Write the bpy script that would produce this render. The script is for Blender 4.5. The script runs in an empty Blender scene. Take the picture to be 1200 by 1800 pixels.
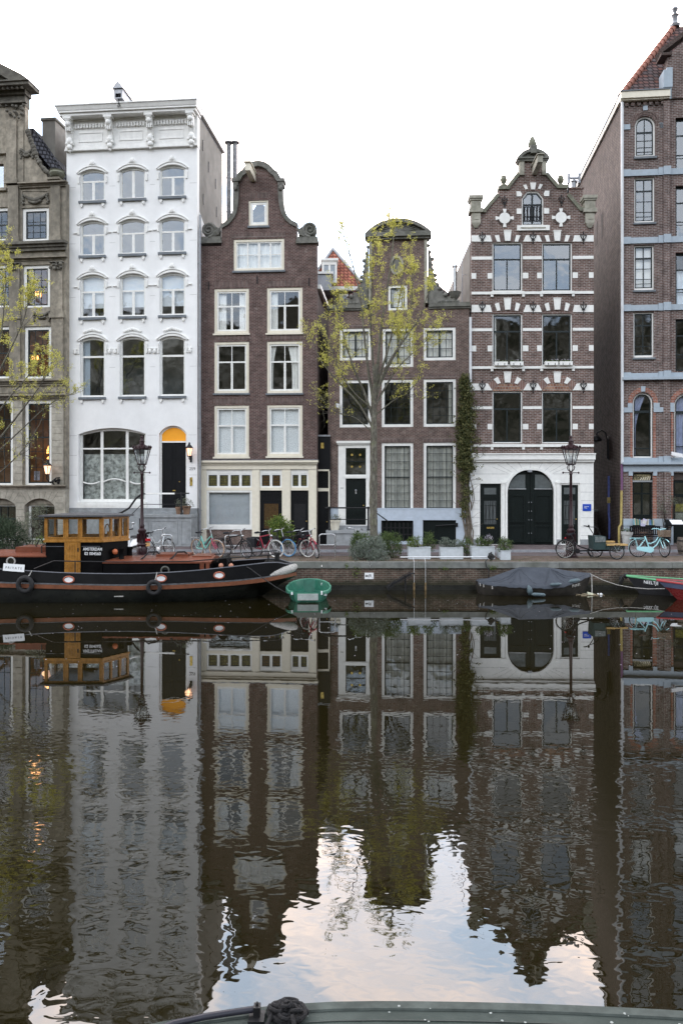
import bpy, bmesh, math, random
from mathutils import Vector, Matrix, noise as mnoise
from mathutils.geometry import tessellate_polygon
random.seed(7)
scene = bpy.context.scene
COL = scene.collection
R = math.radians
# ------------------------------------------------------------------ camera, sky, sun, exposure
FPX, HZ, CAMH = 1400.0, 860.0, 3.7          # focal length in photo pixels, horizon row, eye height over the water
cam_d = bpy.data.cameras.new('camera'); cam = bpy.data.objects.new('camera', cam_d); COL.objects.link(cam)
cam.location = (0, 0, CAMH); cam.rotation_euler = (R(90), 0, 0)
cam_d.sensor_fit = 'HORIZONTAL'; cam_d.sensor_width = 36.0; cam_d.lens = 36.0 * FPX / 1200.0
cam_d.shift_y = -40.0 / 1200.0
cam_d.clip_start = 0.05; cam_d.clip_end = 3000
scene.camera = cam
scene.view_settings.view_transform = 'Standard'; scene.view_settings.look = 'None'
scene.view_settings.exposure = 0.0; scene.view_settings.gamma = 1.0
scene.cycles.use_denoising = True
scene.cycles.max_bounces = 8; scene.cycles.transparent_max_bounces = 16; scene.cycles.diffuse_bounces = 4
scene.cycles.caustics_reflective = False; scene.cycles.caustics_refractive = False
scene.cycles.sample_clamp_indirect = 6.0
class NT:
 """small helper over a node tree"""
 def __init__(s, tree): s.t = tree; s.n = tree.nodes; s.l = tree.links
 def new(s, typ, **kw):
  n = s.n.new(typ)
  for k, v in kw.items():
   if k.startswith('i_'):
    key = k[2:]
    key = int(key) if key.isdigit() else key.replace('_', ' ')
    s.set(n, key, v)
   else: setattr(n, k, v)
  return n
 def set(s, n, key, v):
  sock = n.inputs[key]
  if hasattr(v, 'is_linked') or isinstance(v, bpy.types.NodeSocket): s.l.new(v, sock)
  else: sock.default_value = v
 def math(s, op, a, b=None, clamp=False):
  n = s.n.new('ShaderNodeMath'); n.operation = op; n.use_clamp = clamp
  s.set(n, 0, a)
  if b is not None: s.set(n, 1, b)
  return n.outputs[0]
 def mix(s, f, a, b, blend='MIX'):
  n = s.n.new('ShaderNodeMix'); n.data_type = 'RGBA'; n.blend_type = blend
  s.set(n, 0, f); s.set(n, 6, a); s.set(n, 7, b)
  return n.outputs[2]
 def ramp(s, f, pts):
  n = s.n.new('ShaderNodeValToRGB'); e = n.color_ramp.elements
  while len(e) < len(pts): e.new(0.5)
  for q, (p, c) in zip(e, pts):
   q.position = p; q.color = (c, c, c, 1) if isinstance(c, (int, float)) else (*c, 1)
  s.set(n, 0, f); return n.outputs[0]
 def noise(s, vec, scale, detail=3, rough=0.55, dist=0.0):
  n = s.n.new('ShaderNodeTexNoise'); s.set(n, 'Vector', vec)
  n.inputs['Scale'].default_value = scale; n.inputs['Detail'].default_value = detail
  n.inputs['Roughness'].default_value = rough; n.inputs['Distortion'].default_value = dist
  return n.outputs[0]
 def mapr(s, v, a, b, c, d):
  n = s.n.new('ShaderNodeMapRange'); n.interpolation_type = 'SMOOTHSTEP'
  s.set(n, 0, v); n.inputs[1].default_value = a; n.inputs[2].default_value = b
  n.inputs[3].default_value = c; n.inputs[4].default_value = d
  return n.outputs[0]
 def sep(s, v):
  n = s.n.new('ShaderNodeSeparateXYZ'); s.set(n, 0, v); return n.outputs
 def comb(s, x, y, z):
  n = s.n.new('ShaderNodeCombineXYZ'); s.set(n, 0, x); s.set(n, 1, y); s.set(n, 2, z); return n.outputs[0]
def c4(c): return (c[0], c[1], c[2], 1.0)
SUN_EL, SUN_AZ = R(38), R(222)               # soft light from behind the viewer's left
def make_world():
 w = bpy.data.worlds.new('World'); scene.world = w; w.use_nodes = True
 w.node_tree.nodes.clear(); k = NT(w.node_tree)
 tc = k.new('ShaderNodeTexCoord').outputs['Generated']
 sky = k.new('ShaderNodeTexSky'); sky.sky_type = 'NISHITA'; sky.sun_disc = False
 sky.sun_elevation = SUN_EL; sky.sun_rotation = SUN_AZ; sky.air_density = 1.0; sky.dust_density = 0.6
 x, y, z = k.sep(tc)
 zc = k.math('MAXIMUM', z, 0.02)
 den = k.math('ADD', zc, 0.18)
 cv = k.comb(k.math('DIVIDE', x, den), k.math('MULTIPLY', k.math('DIVIDE', y, den), 1.0), 0.0)
 n1 = k.noise(cv, 2.6, 6, 0.55, 0.8)
 cl = k.ramp(n1, [(0.41, 0.0), (0.58, 1.0)])
 clouds = k.mix(cl, (0.54, 0.65, 0.80, 1), k.mix(k.mapr(y, -0.2, 0.4, 0.0, 1.0), (0.93, 0.93, 0.95, 1), (1.25, 1.04, 0.92, 1)))
 # thin overcast: brighter over the roofs ahead than behind the viewer
 g = k.mapr(y, -0.5, 0.85, SKY_BACK, SKY_FRONT)
 g = k.math('MULTIPLY', g, k.mapr(z, 0.45, 0.95, 1.0, 0.55))
 lit = k.mix(1.0, clouds, k.comb(g, g, g), 'MULTIPLY')
 nz = k.mix(1.0, sky.outputs[0], (0.035, 0.035, 0.035, 1), 'MULTIPLY')
 tot = k.mix(1.0, lit, nz, 'ADD')
 # roofs and trees of the far bank behind the viewer, low over that horizon
 az = k.new('ShaderNodeMath', operation='ARCTAN2'); k.set(az, 0, x); k.set(az, 1, k.math('MULTIPLY', y, -1.0))
 sk = k.noise(k.comb(az.outputs[0], 0.0, 0.0), 6.0, 3, 0.6)
 step = k.noise(k.comb(k.math('SNAP', az.outputs[0], 0.13), 0.0, 0.0), 37.0, 1, 0.5)
 top = k.math('ADD', 0.05, k.math('ADD', k.math('MULTIPLY', sk, 0.16), k.math('MULTIPLY', step, 0.16)))
 el = k.math('SUBTRACT', top, z)
 back = k.math('MULTIPLY', k.mapr(y, -0.15, -0.35, 0.0, 1.0), k.mapr(el, 0.0, 0.012, 0.0, 1.0))
 tx = k.noise(tc, 26, 5, 0.7)
 far = k.ramp(tx, [(0.36, (0.06, 0.07, 0.045)), (0.52, (0.24, 0.22, 0.17)), (0.70, (0.75, 0.72, 0.64))])
 out = k.mix(back, tot, far)
 bg = k.new('ShaderNodeBackground'); k.set(bg, 0, out); bg.inputs[1].default_value = 1.0
 o = k.new('ShaderNodeOutputWorld'); k.l.new(bg.outputs[0], o.inputs[0])
SKY_BACK, SKY_FRONT = 2.68, 6.3
make_world()
sl = bpy.data.lights.new('sun', 'SUN'); sl.energy = 0.75; sl.angle = R(40); sl.color = (1.0, 0.95, 0.89)
so = bpy.data.objects.new('sun', sl); COL.objects.link(so)
so.rotation_euler = Vector((0.60, 0.67, -0.70)).to_track_quat('-Z', 'Y').to_euler()
# ------------------------------------------------------------------ materials
MATS = {}
def _base(name):
 m = bpy.data.materials.new(name); m.use_nodes = True
 m.node_tree.nodes.clear(); k = NT(m.node_tree)
 b = k.new('ShaderNodeBsdfPrincipled'); o = k.new('ShaderNodeOutputMaterial')
 k.l.new(b.outputs[0], o.inputs[0])
 return m, k, b
def mat(name, col, rough=0.6, metal=0.0, var=0.12, vs=6.0, stain=0.0, ss=0.9, bump=0.0, bs=60.0, spec=0.3, emit=None, stcol=None, streak=False):
 if name in MATS: return MATS[name]
 m, k, b = _base(name)
 tc = k.new('ShaderNodeTexCoord').outputs['Object']
 n = k.noise(tc, vs, 4, 0.6)
 f = k.mapr(n, 0.3, 0.7, 1 - var, 1 + var)
 c = k.mix(1.0, c4(col), k.comb(f, f, f), 'MULTIPLY')
 if stain > 0:
  v = tc
  if streak:
   x, y, z = k.sep(tc); v = k.comb(x, y, k.math('MULTIPLY', z, 0.22))
  s = k.ramp(k.noise(v, ss, 6, 0.68, 0.3), [(0.40, 0.0), (0.72, 1.0)])
  dc = stcol or tuple(q * 0.35 for q in col)
  c = k.mix(k.math('MULTIPLY', s, stain), c, c4(dc))
 k.set(b, 'Base Color', c)
 rn = k.mapr(k.noise(tc, vs * 2.3, 3), 0.3, 0.7, max(0.03, rough - 0.08), min(1, rough + 0.08))
 k.set(b, 'Roughness', rn); b.inputs['Metallic'].default_value = metal
 b.inputs['Specular IOR Level'].default_value = spec
 if bump > 0:
  bn = k.new('ShaderNodeBump'); bn.inputs['Strength'].default_value = bump; bn.inputs['Distance'].default_value = 0.01
  k.set(bn, 'Height', k.noise(tc, bs, 4, 0.6)); k.l.new(bn.outputs[0], b.inputs['Normal'])
 if emit:
  b.inputs['Emission Color'].default_value = c4(emit[0]); b.inputs['Emission Strength'].default_value = emit[1]
 MATS[name] = m
 return m
def brick(name, c1, c2, mortar, bw=0.21, bh=0.066, ms=0.011, var=0.25, stain=0.35, ss=0.5, horiz=False, stcol=(0.03, 0.025, 0.022), msm=0.15, light=0.0, algae=0.0):
 if name in MATS: return MATS[name]
 m, k, b = _base(name)
 tc = k.new('ShaderNodeTexCoord').outputs['Object']
 x, y, z = k.sep(tc)
 v = k.comb(x, y, 0.0) if horiz else k.comb(k.math('ADD', x, y), z, 0.0)
 t = k.new('ShaderNodeTexBrick'); k.set(t, 'Vector', v)
 t.inputs['Scale'].default_value = 1.0; t.inputs['Brick Width'].default_value = bw; t.inputs['Row Height'].default_value = bh
 t.inputs['Mortar Size'].default_value = ms; t.inputs['Mortar Smooth'].default_value = msm; t.inputs['Bias'].default_value = 0.0
 t.offset = 0.5; t.squash = 1.0
 t.inputs['Color1'].default_value = c4(c1); t.inputs['Color2'].default_value = c4(c2); t.inputs['Mortar'].default_value = c4(mortar)
 f = k.mapr(k.noise(tc, 3.0, 5, 0.7), 0.3, 0.7, 1 - var, 1 + var)
 c = k.mix(1.0, t.outputs[0], k.comb(f, f, f), 'MULTIPLY')
 s = k.ramp(k.noise(tc, ss, 6, 0.7, 0.4), [(0.45, 0.0), (0.8, 1.0)])
 c = k.mix(k.math('MULTIPLY', s, stain), c, c4(stcol))
 if light > 0:
  l = k.ramp(k.noise(tc, 1.7, 6, 0.75, 0.2), [(0.60, 0.0), (0.72, 1.0)])
  c = k.mix(k.math('MULTIPLY', l, light), c, c4((0.42, 0.38, 0.35)))
 if algae > 0:          # green black growth creeping up from the waterline
  a_ = k.mapr(k.math('ADD', z, k.math('MULTIPLY', k.noise(tc, 2.2, 5, 0.7), -0.5)), algae - 0.32, algae - 0.02, 1.0, 0.0)
  c = k.mix(k.math('MULTIPLY', a_, 0.85), c, (0.022, 0.024, 0.013, 1))
 k.set(b, 'Base Color', c); b.inputs['Roughness'].default_value = 0.85
 b.inputs['Specular IOR Level'].default_value = 0.08 if horiz else 0.2
 bn = k.new('ShaderNodeBump'); bn.inputs['Strength'].default_value = 0.6; bn.inputs['Distance'].default_value = 0.008
 k.set(bn, 'Height', k.math('SUBTRACT', k.math('MULTIPLY', k.noise(tc, 40, 3), 0.4), t.outputs['Fac']))
 k.l.new(bn.outputs[0], b.inputs['Normal'])
 MATS[name] = m
 return m
def glass(name, f0=0.15, tint=(0.93, 0.95, 0.95), wob=0.008):
 m = bpy.data.materials.new(name); m.use_nodes = True; m.node_tree.nodes.clear(); k = NT(m.node_tree)
 tr = k.new('ShaderNodeBsdfTransparent'); tr.inputs[0].default_value = c4(tint)
 gl = k.new('ShaderNodeBsdfGlossy'); gl.inputs['Roughness'].default_value = 0.005
 gl.inputs[0].default_value = (0.86, 0.93, 1, 1)
 tc = k.new('ShaderNodeTexCoord').outputs['Object']
 bn = k.new('ShaderNodeBump'); bn.inputs['Strength'].default_value = 1.0; bn.inputs['Distance'].default_value = wob
 k.set(bn, 'Height', k.noise(tc, 1.3, 2, 0.4)); k.l.new(bn.outputs[0], gl.inputs['Normal'])
 lw = k.new('ShaderNodeLayerWeight'); lw.inputs[0].default_value = 0.5
 fac = k.math('ADD', f0, k.math('MULTIPLY', k.math('POWER', lw.outputs['Facing'], 4.0), 1 - f0), True)
 mx = k.new('ShaderNodeMixShader'); k.set(mx, 0, fac); k.l.new(tr.outputs[0], mx.inputs[1]); k.l.new(gl.outputs[0], mx.inputs[2])
 o = k.new('ShaderNodeOutputMaterial'); k.l.new(mx.outputs[0], o.inputs[0])
 MATS[name] = m
 return m
def leafmat(name, c1, c2, c3=None, transl=0.25):
 m, k, b = _base(name)
 g = k.new('ShaderNodeNewGeometry').outputs['Random Per Island']
 pts = [(0.0, c1), (1.0, c2)] if c3 is None else [(0.0, c1), (0.6, c2), (1.0, c3)]
 c = k.ramp(g, pts)
 k.set(b, 'Base Color', c); b.inputs['Roughness'].default_value = 0.6; b.inputs['Specular IOR Level'].default_value = 0.3
 if transl:
  t = k.new('ShaderNodeBsdfTranslucent'); k.set(t, 0, c)
  mx = k.new('ShaderNodeMixShader'); mx.inputs[0].default_value = transl
  k.l.new(b.outputs[0], mx.inputs[1]); k.l.new(t.outputs[0], mx.inputs[2])
  o = [n for n in k.n if n.type == 'OUTPUT_MATERIAL'][0]; k.l.new(mx.outputs[0], o.inputs[0])
 MATS[name] = m
 return m
# ------------------------------------------------------------------ mesh builder
def P(px, py, Y):
 return Vector(((px - 600.0) * Y / FPX, Y, CAMH + (HZ - py) * Y / FPX))
def PG(px, Y, z):
 return Vector(((px - 600.0) * Y / FPX, Y, z))
class MB:
 def __init__(s): s.v = []; s.f = []; s.mi = []; s.cur = 0; s.cuts = []
 def cut(s): s.cuts.append((len(s.v), len(s.f)))          # the next shapes become a separate part
 def add(s, vs, fs):
  o = len(s.v); s.v.extend([tuple(p) for p in vs])
  for f in fs: s.f.append(tuple(o + i for i in f)); s.mi.append(s.cur)
  return s
 def box(s, x0, x1, y0, y1, z0, z1):
  if x0 > x1: x0, x1 = x1, x0
  if y0 > y1: y0, y1 = y1, y0
  if z0 > z1: z0, z1 = z1, z0
  v = [(x0,y0,z0),(x1,y0,z0),(x1,y1,z0),(x0,y1,z0),(x0,y0,z1),(x1,y0,z1),(x1,y1,z1),(x0,y1,z1)]
  return s.add(v, [(0,3,2,1),(4,5,6,7),(0,1,5,4),(1,2,6,5),(2,3,7,6),(3,0,4,7)])
 def hexa(s, v):
  return s.add(v, [(0,3,2,1),(4,5,6,7),(0,1,5,4),(1,2,6,5),(2,3,7,6),(3,0,4,7)])
 def prism(s, out, holes=(), y0=0.0, y1=0.1, axis='y'):
  """polygon in (u, z) with holes, extruded in depth from y0 to y1"""
  def area(p): return sum(p[i][0]*p[(i+1)%len(p)][1]-p[(i+1)%len(p)][0]*p[i][1] for i in range(len(p)))
  out = list(out)
  if area(out) < 0: out.reverse()
  hs = []
  for h in holes:
   h = list(h)
   if area(h) > 0: h.reverse()
   hs.append(h)
  loops = [[Vector((a, b, 0)) for a, b in L] for L in [out] + hs]
  tris = tessellate_polygon(loops)
  flat = [p for L in loops for p in L]
  N = len(flat)
  def mk(p, d):
   if axis == 'y': return (p.x, d, p.y)
   if axis == 'x': return (d, p.x, p.y)
   return (p.x, p.y, d)
  vs = [mk(p, y0) for p in flat] + [mk(p, y1) for p in flat]
  fs = []
  for a, b, c in tris:
   A, B, C = flat[a], flat[b], flat[c]
   if (B - A).cross(C - A).z < 0: b, c = c, b
   if (B - A).cross(C - A).length < 1e-9: continue
   fs.append((a, b, c)); fs.append((N + a, N + c, N + b))
  o = 0
  for L in loops:
   n = len(L)
   for i in range(n):
    j = (i + 1) % n
    fs.append((o + j, o + i, N + o + i, N + o + j))
   o += n
  return s.add(vs, fs)
 def tube(s, pts, r, n=6, cap=True, closed=False):
  pts = [Vector(p) for p in pts]; m = len(pts)
  rs = r if isinstance(r, (list, tuple)) else [r] * m
  ring = []; up = None; vs = []
  for i, p in enumerate(pts):
   a = pts[(i - 1) % m] if (closed or i > 0) else p
   b = pts[(i + 1) % m] if (closed or i < m - 1) else p
   t = (b - a)
   if t.length < 1e-9: t = Vector((0, 0, 1))
   t.normalize()
   if up is None:
    up = Vector((0, 0, 1)) if abs(t.z) < 0.9 else Vector((1, 0, 0))
   sx = t.cross(up)
   if sx.length < 1e-6: sx = t.cross(Vector((0.3, 1, 0.2)))
   sx.normalize(); sy = sx.cross(t).normalized(); up = sy
   for j in range(n):
    a_ = 2 * math.pi * j / n
    vs.append(p + (sx * math.cos(a_) + sy * math.sin(a_)) * rs[i])
  fs = []
  for i in range(m if closed else m - 1):
   q = (i + 1) % m
   for j in range(n):
    k = (j + 1) % n
    fs.append((i * n + j, i * n + k, q * n + k, q * n + j))
  if cap and not closed:
   fs.append(tuple(reversed(range(n)))); fs.append(tuple((m - 1) * n + j for j in range(n)))
  return s.add(vs, fs)
 def lathe(s, prof, c=(0, 0, 0), n=12, ax='z', phase=0.0):
  vs = []; c = Vector(c)
  for r, h in prof:
   for j in range(n):
    a = 2 * math.pi * j / n + phase
    if ax == 'z': vs.append(c + Vector((r * math.cos(a), r * math.sin(a), h)))
    elif ax == 'y': vs.append(c + Vector((r * math.cos(a), h, r * math.sin(a))))
    else: vs.append(c + Vector((h, r * math.cos(a), r * math.sin(a))))
  fs = []
  for i in range(len(prof) - 1):
   for j in range(n):
    k = (j + 1) % n
    fs.append((i * n + j, i * n + k, (i + 1) * n + k, (i + 1) * n + j))
  fs.append(tuple(reversed(range(n)))); fs.append(tuple((len(prof) - 1) * n + j for j in range(n)))
  return s.add(vs, fs)
 def ball(s, c, r, n=8, m=5, sc=(1, 1, 1)):
  c = Vector(c); vs = [c + Vector((0, 0, -r * sc[2]))]
  for i in range(1, m):
   th = math.pi * i / m
   for j in range(n):
    a = 2 * math.pi * j / n
    vs.append(c + Vector((r * sc[0] * math.sin(th) * math.cos(a), r * sc[1] * math.sin(th) * math.sin(a), -r * sc[2] * math.cos(th))))
  vs.append(c + Vector((0, 0, r * sc[2]))); L = len(vs) - 1
  fs = [(0, 1 + (j + 1) % n, 1 + j) for j in range(n)]
  for i in range(m - 2):
   for j in range(n):
    k = (j + 1) % n; a = 1 + i * n
    fs.append((a + j, a + k, a + n + k, a + n + j))
  a = 1 + (m - 2) * n
  fs += [(a + j, a + (j + 1) % n, L) for j in range(n)]
  return s.add(vs, fs)
 def loft(s, secs, closed=False, cap=False):
  n = len(secs[0]); vs = [p for q in secs for p in q]; fs = []
  for i in range(len(secs) - 1):
   for j in range(n if closed else n - 1):
    k = (j + 1) % n
    fs.append((i * n + j, i * n + k, (i + 1) * n + k, (i + 1) * n + j))
  if cap:
   fs.append(tuple(reversed(range(n)))); fs.append(tuple((len(secs) - 1) * n + j for j in range(n)))
  return s.add(vs, fs)
 def grid(s, fn, nu, nv):
  vs = [fn(i / nu, j / nv) for j in range(nv + 1) for i in range(nu + 1)]
  fs = [(j * (nu + 1) + i, j * (nu + 1) + i + 1, (j + 1) * (nu + 1) + i + 1, (j + 1) * (nu + 1) + i) for j in range(nv) for i in range(nu)]
  return s.add(vs, fs)
 def leaf(s, c, d, w, l, nrm):
  """one small leaf: a folded quad pair along direction d"""
  side = d.cross(nrm)
  if side.length < 1e-5: side = Vector((1, 0, 0))
  side.normalize()
  a = c; b = c + d * l; mid = c + d * l * 0.5 + nrm * l * 0.08
  o = len(s.v)
  s.v += [tuple(a), tuple(mid + side * w * .5), tuple(b), tuple(mid - side * w * .5)]
  s.f.append((o, o + 1, o + 2, o + 3)); s.mi.append(s.cur)
 def build(s, name, mats, parent=None, smooth=None, loc=None):
  if s.cuts:
   v, f, pv, pf, o = s.v, s.f, 0, 0, None
   for cv, cf in s.cuts + [(len(v), len(f))]:
    if cf > pf:
     q = MB(); q.v = v[pv:cv]; q.f = [tuple(i - pv for i in t) for t in f[pf:cf]]; q.mi = [0] * len(q.f)
     o = q.build(name, mats, parent, smooth, loc)
    pv, pf = cv, cf
   return o
  me = bpy.data.meshes.new(name); me.from_pydata(s.v, [], s.f)
  if not isinstance(mats, (list, tuple)): mats = [mats]
  for m in mats: me.materials.append(MATS[m] if isinstance(m, str) else m)
  if len(mats) > 1: me.polygons.foreach_set('material_index', s.mi)
  if smooth is not None:
   me.polygons.foreach_set('use_smooth', [True] * len(me.polygons))
   if smooth < 180: me.set_sharp_from_angle(angle=R(smooth))
  me.update()
  o = bpy.data.objects.new(name, me); COL.objects.link(o)
  if parent is not None: o.parent = parent
  if loc is not None: o.location = loc
  return o
def tag(o, label, cat, group=None):
 o['label'] = label; o['category'] = cat
 if group: o['group'] = group
 return o
def thing(name, label, cat, loc=(0, 0, 0), rz=0.0, group=None):
 o = bpy.data.objects.new(name, None); COL.objects.link(o); o.empty_display_size = 0.2
 o.location = loc; o.rotation_euler = (0, 0, rz)
 return tag(o, label, cat, group)
def struct(o): o['kind'] = 'structure'; return o
def copy_tree(o, parent=None):
 c = o.copy(); COL.objects.link(c)
 if parent is not None: c.parent = parent
 for ch in list(o.children): copy_tree(ch, c)
 return c
def text_mesh(txt, size, name, m, parent, loc, rz=0.0, depth=0.004, shear=0.0, sx=1.0, align='CENTER', tilt=0.0, bold=0.0):
 cu = bpy.data.curves.new(name, 'FONT'); cu.body = txt; cu.size = size; cu.extrude = depth
 cu.offset = size * bold; cu.align_x = align; cu.align_y = 'CENTER'; cu.shear = shear
 ob = bpy.data.objects.new(name, cu); COL.objects.link(ob)
 me = bpy.data.meshes.new_from_object(ob)
 bpy.data.objects.remove(ob)
 M = Matrix.Translation(loc) @ Matrix.Rotation(rz, 4, 'Z') @ Matrix.Rotation(tilt, 4, 'Y') @ Matrix.Rotation(R(90), 4, 'X') @ Matrix.Diagonal((sx, 1, 1, 1))
 me.transform(M); me.materials.clear(); me.materials.append(MATS[m])
 o = bpy.data.objects.new(name, me); COL.objects.link(o)
 if parent is not None: o.parent = parent
 return o
def arch(u0, u1, z0, zs, z1, n=12):
 """outline: rectangle whose top is an elliptical arch springing at zs with crown z1"""
 pts = [(u0, z0), (u1, z0)]
 for i in range(n + 1):
  a = math.pi * i / n
  pts.append(((u0 + u1) / 2 + (u1 - u0) / 2 * math.cos(a), zs + (z1 - zs) * math.sin(a)))
 return pts
def segarc(u0, u1, zs, z1, n=12):
 """segmental arc points from (u1, zs) over the crown z1 to (u0, zs)"""
 c = (u1 - u0) / 2; h = max(z1 - zs, 1e-4); r = (c * c + h * h) / (2 * h); cz = z1 - r; m = (u0 + u1) / 2
 a0 = math.asin(min(1, c / r));
 return [(m + r * math.sin(a0 - 2 * a0 * i / n), cz + r * math.cos(a0 - 2 * a0 * i / n)) for i in range(n + 1)]
def rect(u0, u1, z0, z1): return [(u0, z0), (u1, z0), (u1, z1), (u0, z1)]
class Facade:
 """a house front; photo measurements become metres on its plane"""
 def __init__(s, name, label, px0, Y0, ang, zb=1.2, cat='house'):
  a = R(ang); s.a = a; s.zb = zb; s.px0 = px0
  s.O = Vector(((px0 - 600) * Y0 / FPX, Y0, zb))
  s.U = Vector((math.cos(a), -math.sin(a), 0)); s.N = Vector((math.sin(a), math.cos(a), 0))
  s.root = thing(name, label, cat, s.O, -a)
  s.holes = []
 def uv(s, px, py, d=0.0):
  C = Vector((0, 0, CAMH)); r = Vector(((px - 600) / FPX, 1, (HZ - py) / FPX))
  t = (s.N.dot(s.O - C) + d) / s.N.dot(r); p = C + r * t
  return s.U.dot(p - s.O), p.z - s.zb
 def u(s, px, py=700): return s.uv(px, py)[0]
 def z(s, py, px=None): return s.uv(s.px0 if px is None else px, py)[1]
 def r(s, x0, y0, x1, y1):
  xm, ym = (x0 + x1) / 2, (y0 + y1) / 2
  return s.u(x0, ym), s.u(x1, ym), s.z(y1, xm), s.z(y0, xm)
 def world(s, u, y, z): return s.O + s.U * u + s.N * y + Vector((0, 0, z))
def wavy(mb, u0, u1, z0, z1, y, waves, amp=0.02, taper=0.0, side=0):
 n = max(6, int(waves * 6))
 def fn(i, j):
  w = (u1 - u0)
  if taper:
   k = 1 - taper * math.sin(min(1, (1 - j) * 1.6) * math.pi / 2)
   x = u0 + w * i * k if side == 0 else u1 - w * (1 - i) * k
  else: x = u0 + w * i
  return (x, y + amp * math.sin(i * waves * 2 * math.pi) + 0.006 * math.sin(i * 17 + j * 5), z0 + (z1 - z0) * j)
 mb.grid(fn, n, 6)
def window(fac, box, fw=0.09, fm='paint_white', y0=0.05, bars=(), sw=0.04, sm=None, pane='glass', arch_h=0.0, curtain=None, sill=None,
   hole=True, seg=False, ft=0.09, name='window', cm='curtain', fb=None, proud=False):
 """frame ring (the part), sash, pane, curtain and sill as its sub-parts. box in photo pixels"""
 u0, u1, z0, z1 = fac.r(*box) if not proud else box
 fb = fw if fb is None else fb
 zs = z1 - arch_h
 def ol(i, ib=None):
  ib = i if ib is None else ib
  if arch_h > 0:
   if seg: return [(u0 + i, z0 + ib), (u1 - i, z0 + ib)] + segarc(u0 + i, u1 - i, zs - i * .3, z1 - i)
   return arch(u0 + i, u1 - i, z0 + ib, zs, z1 - i)
  return rect(u0 + i, u1 - i, z0 + ib, z1 - i)
 if hole: fac.holes.append(ol(0.0))
 mb = MB(); mb.prism(ol(0.002), [ol(fw, fb)], y0, y0 + ft)
 w = mb.build(name, fm, fac.root)
 iu0, iu1, iz0, iz1 = u0 + fw, u1 - fw, z0 + fb, z1 - fw
 mb = MB(); ys = y0 + ft * .35
 mb.prism(ol(fw + .001, fb + .001), [ol(fw + sw, fb + sw)], ys, ys + .05)
 W, H = iu1 - iu0, iz1 - iz0
 yb = ys + .006
 hz = [b for b in bars if b[0] == 'h']; vt = [b for b in bars if b[0] == 'v']
 for b in hz:
  _, f, a, c, t = b; z = iz0 + H * f
  mb.box(iu0 + W * a + sw * .5, iu0 + W * c - sw * .5, yb, yb + .04, z - t / 2, z + t / 2)
 for b in vt:
  _, f, a, c, t = b; x = iu0 + W * f; top = iz0 + H * c
  if arch_h > 0 and c > .99:
   q = abs((x - (u0 + u1) / 2) / ((u1 - u0) / 2)); top = (zs + arch_h * math.sqrt(max(0, 1 - q * q))) - fw
  mb.box(x - t / 2, x + t / 2, yb + .004, yb + .036, iz0 + H * a, top - sw * .5)
 mb.build('sash', sm or fm, w)
 yp = ys + .022
 mb = MB()
 o = ol(fw + sw * .5, fb + sw * .5); mb.add([(a, yp, b) for a, b in o], [tuple(range(len(o)))])
 mb.build('pane', pane, w)
 if curtain:
  yc = y0 + ft + .07
  for cu in ([curtain] if isinstance(curtain[0], str) else curtain):
   mb = MB(); k = cu[0]
   if k == 'sheer': wavy(mb, iu0, iu1, iz0 + H * cu[1], iz0 + H * cu[2], yc, cu[3] if len(cu) > 3 else 7)
   elif k == 'left': wavy(mb, iu0, iu0 + W * cu[1], iz0, iz1, yc, 3, .025, cu[2] if len(cu) > 2 else 0, 0)
   elif k == 'right': wavy(mb, iu1 - W * cu[1], iu1, iz0, iz1, yc, 3, .025, cu[2] if len(cu) > 2 else 0, 1)
   elif k == 'blind': mb.box(iu0, iu1, yc, yc + .012, iz0 + H * cu[1], iz1)
   elif k == 'slats':
    n = int(H / .05)
    for i in range(n): mb.hexa([(iu0, yc, iz0 + i * .05), (iu1, yc, iz0 + i * .05), (iu1, yc + .03, iz0 + i * .05 + .026), (iu0, yc + .03, iz0 + i * .05 + .026),
           (iu0, yc, iz0 + i * .05 + .004), (iu1, yc, iz0 + i * .05 + .004), (iu1, yc + .03, iz0 + i * .05 + .03), (iu0, yc + .03, iz0 + i * .05 + .03)])
   mb.build('blind' if k in ('blind', 'slats') else 'curtain', cu[-1] if isinstance(cu[-1], str) and cu[-1] in MATS else cm, w, 180 if k not in ('blind', 'slats') else None)
 if sill:
  h, pr, sm_ = sill
  mb = MB(); mb.box(u0 - .05, u1 + .05, -pr, y0 - .002, z0 - h, z0 - .001); mb.build('sill', sm_, w)
 return w
def body(fac, u0, u1, ztop, depth, floors, side_m, t=0.35, roof_m='slate', ridge=None, zlow=0.0, wall_mat='interior'):
 """side and rear walls, dark rooms behind the windows, roof"""
 mb = MB()
 mb.box(u0, u0 + .25, t, depth, zlow, ztop); mb.build('side_wall', side_m, fac.root)
 mb = MB(); mb.box(u1 - .25, u1, t, depth, zlow, ztop); mb.build('side_wall', side_m, fac.root)
 mb = MB(); mb.box(u0 + .25, u1 - .25, depth - .25, depth, zlow, ztop); mb.build('rear_wall', side_m, fac.root)
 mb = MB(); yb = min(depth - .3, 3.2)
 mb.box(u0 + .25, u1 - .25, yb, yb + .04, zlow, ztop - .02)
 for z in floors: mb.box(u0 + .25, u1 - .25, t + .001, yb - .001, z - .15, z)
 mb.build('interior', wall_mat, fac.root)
 mb = MB()
 if ridge is None: mb.box(u0 + .002, u1 - .002, t + .002, depth - .002, ztop, ztop + .12)
 else:
  um = (u0 + u1) / 2
  mb.prism([(u0, ztop), (u1, ztop), (um, ridge)], (), t + .002, depth)
 mb.build('roof', roof_m, fac.root)
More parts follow.
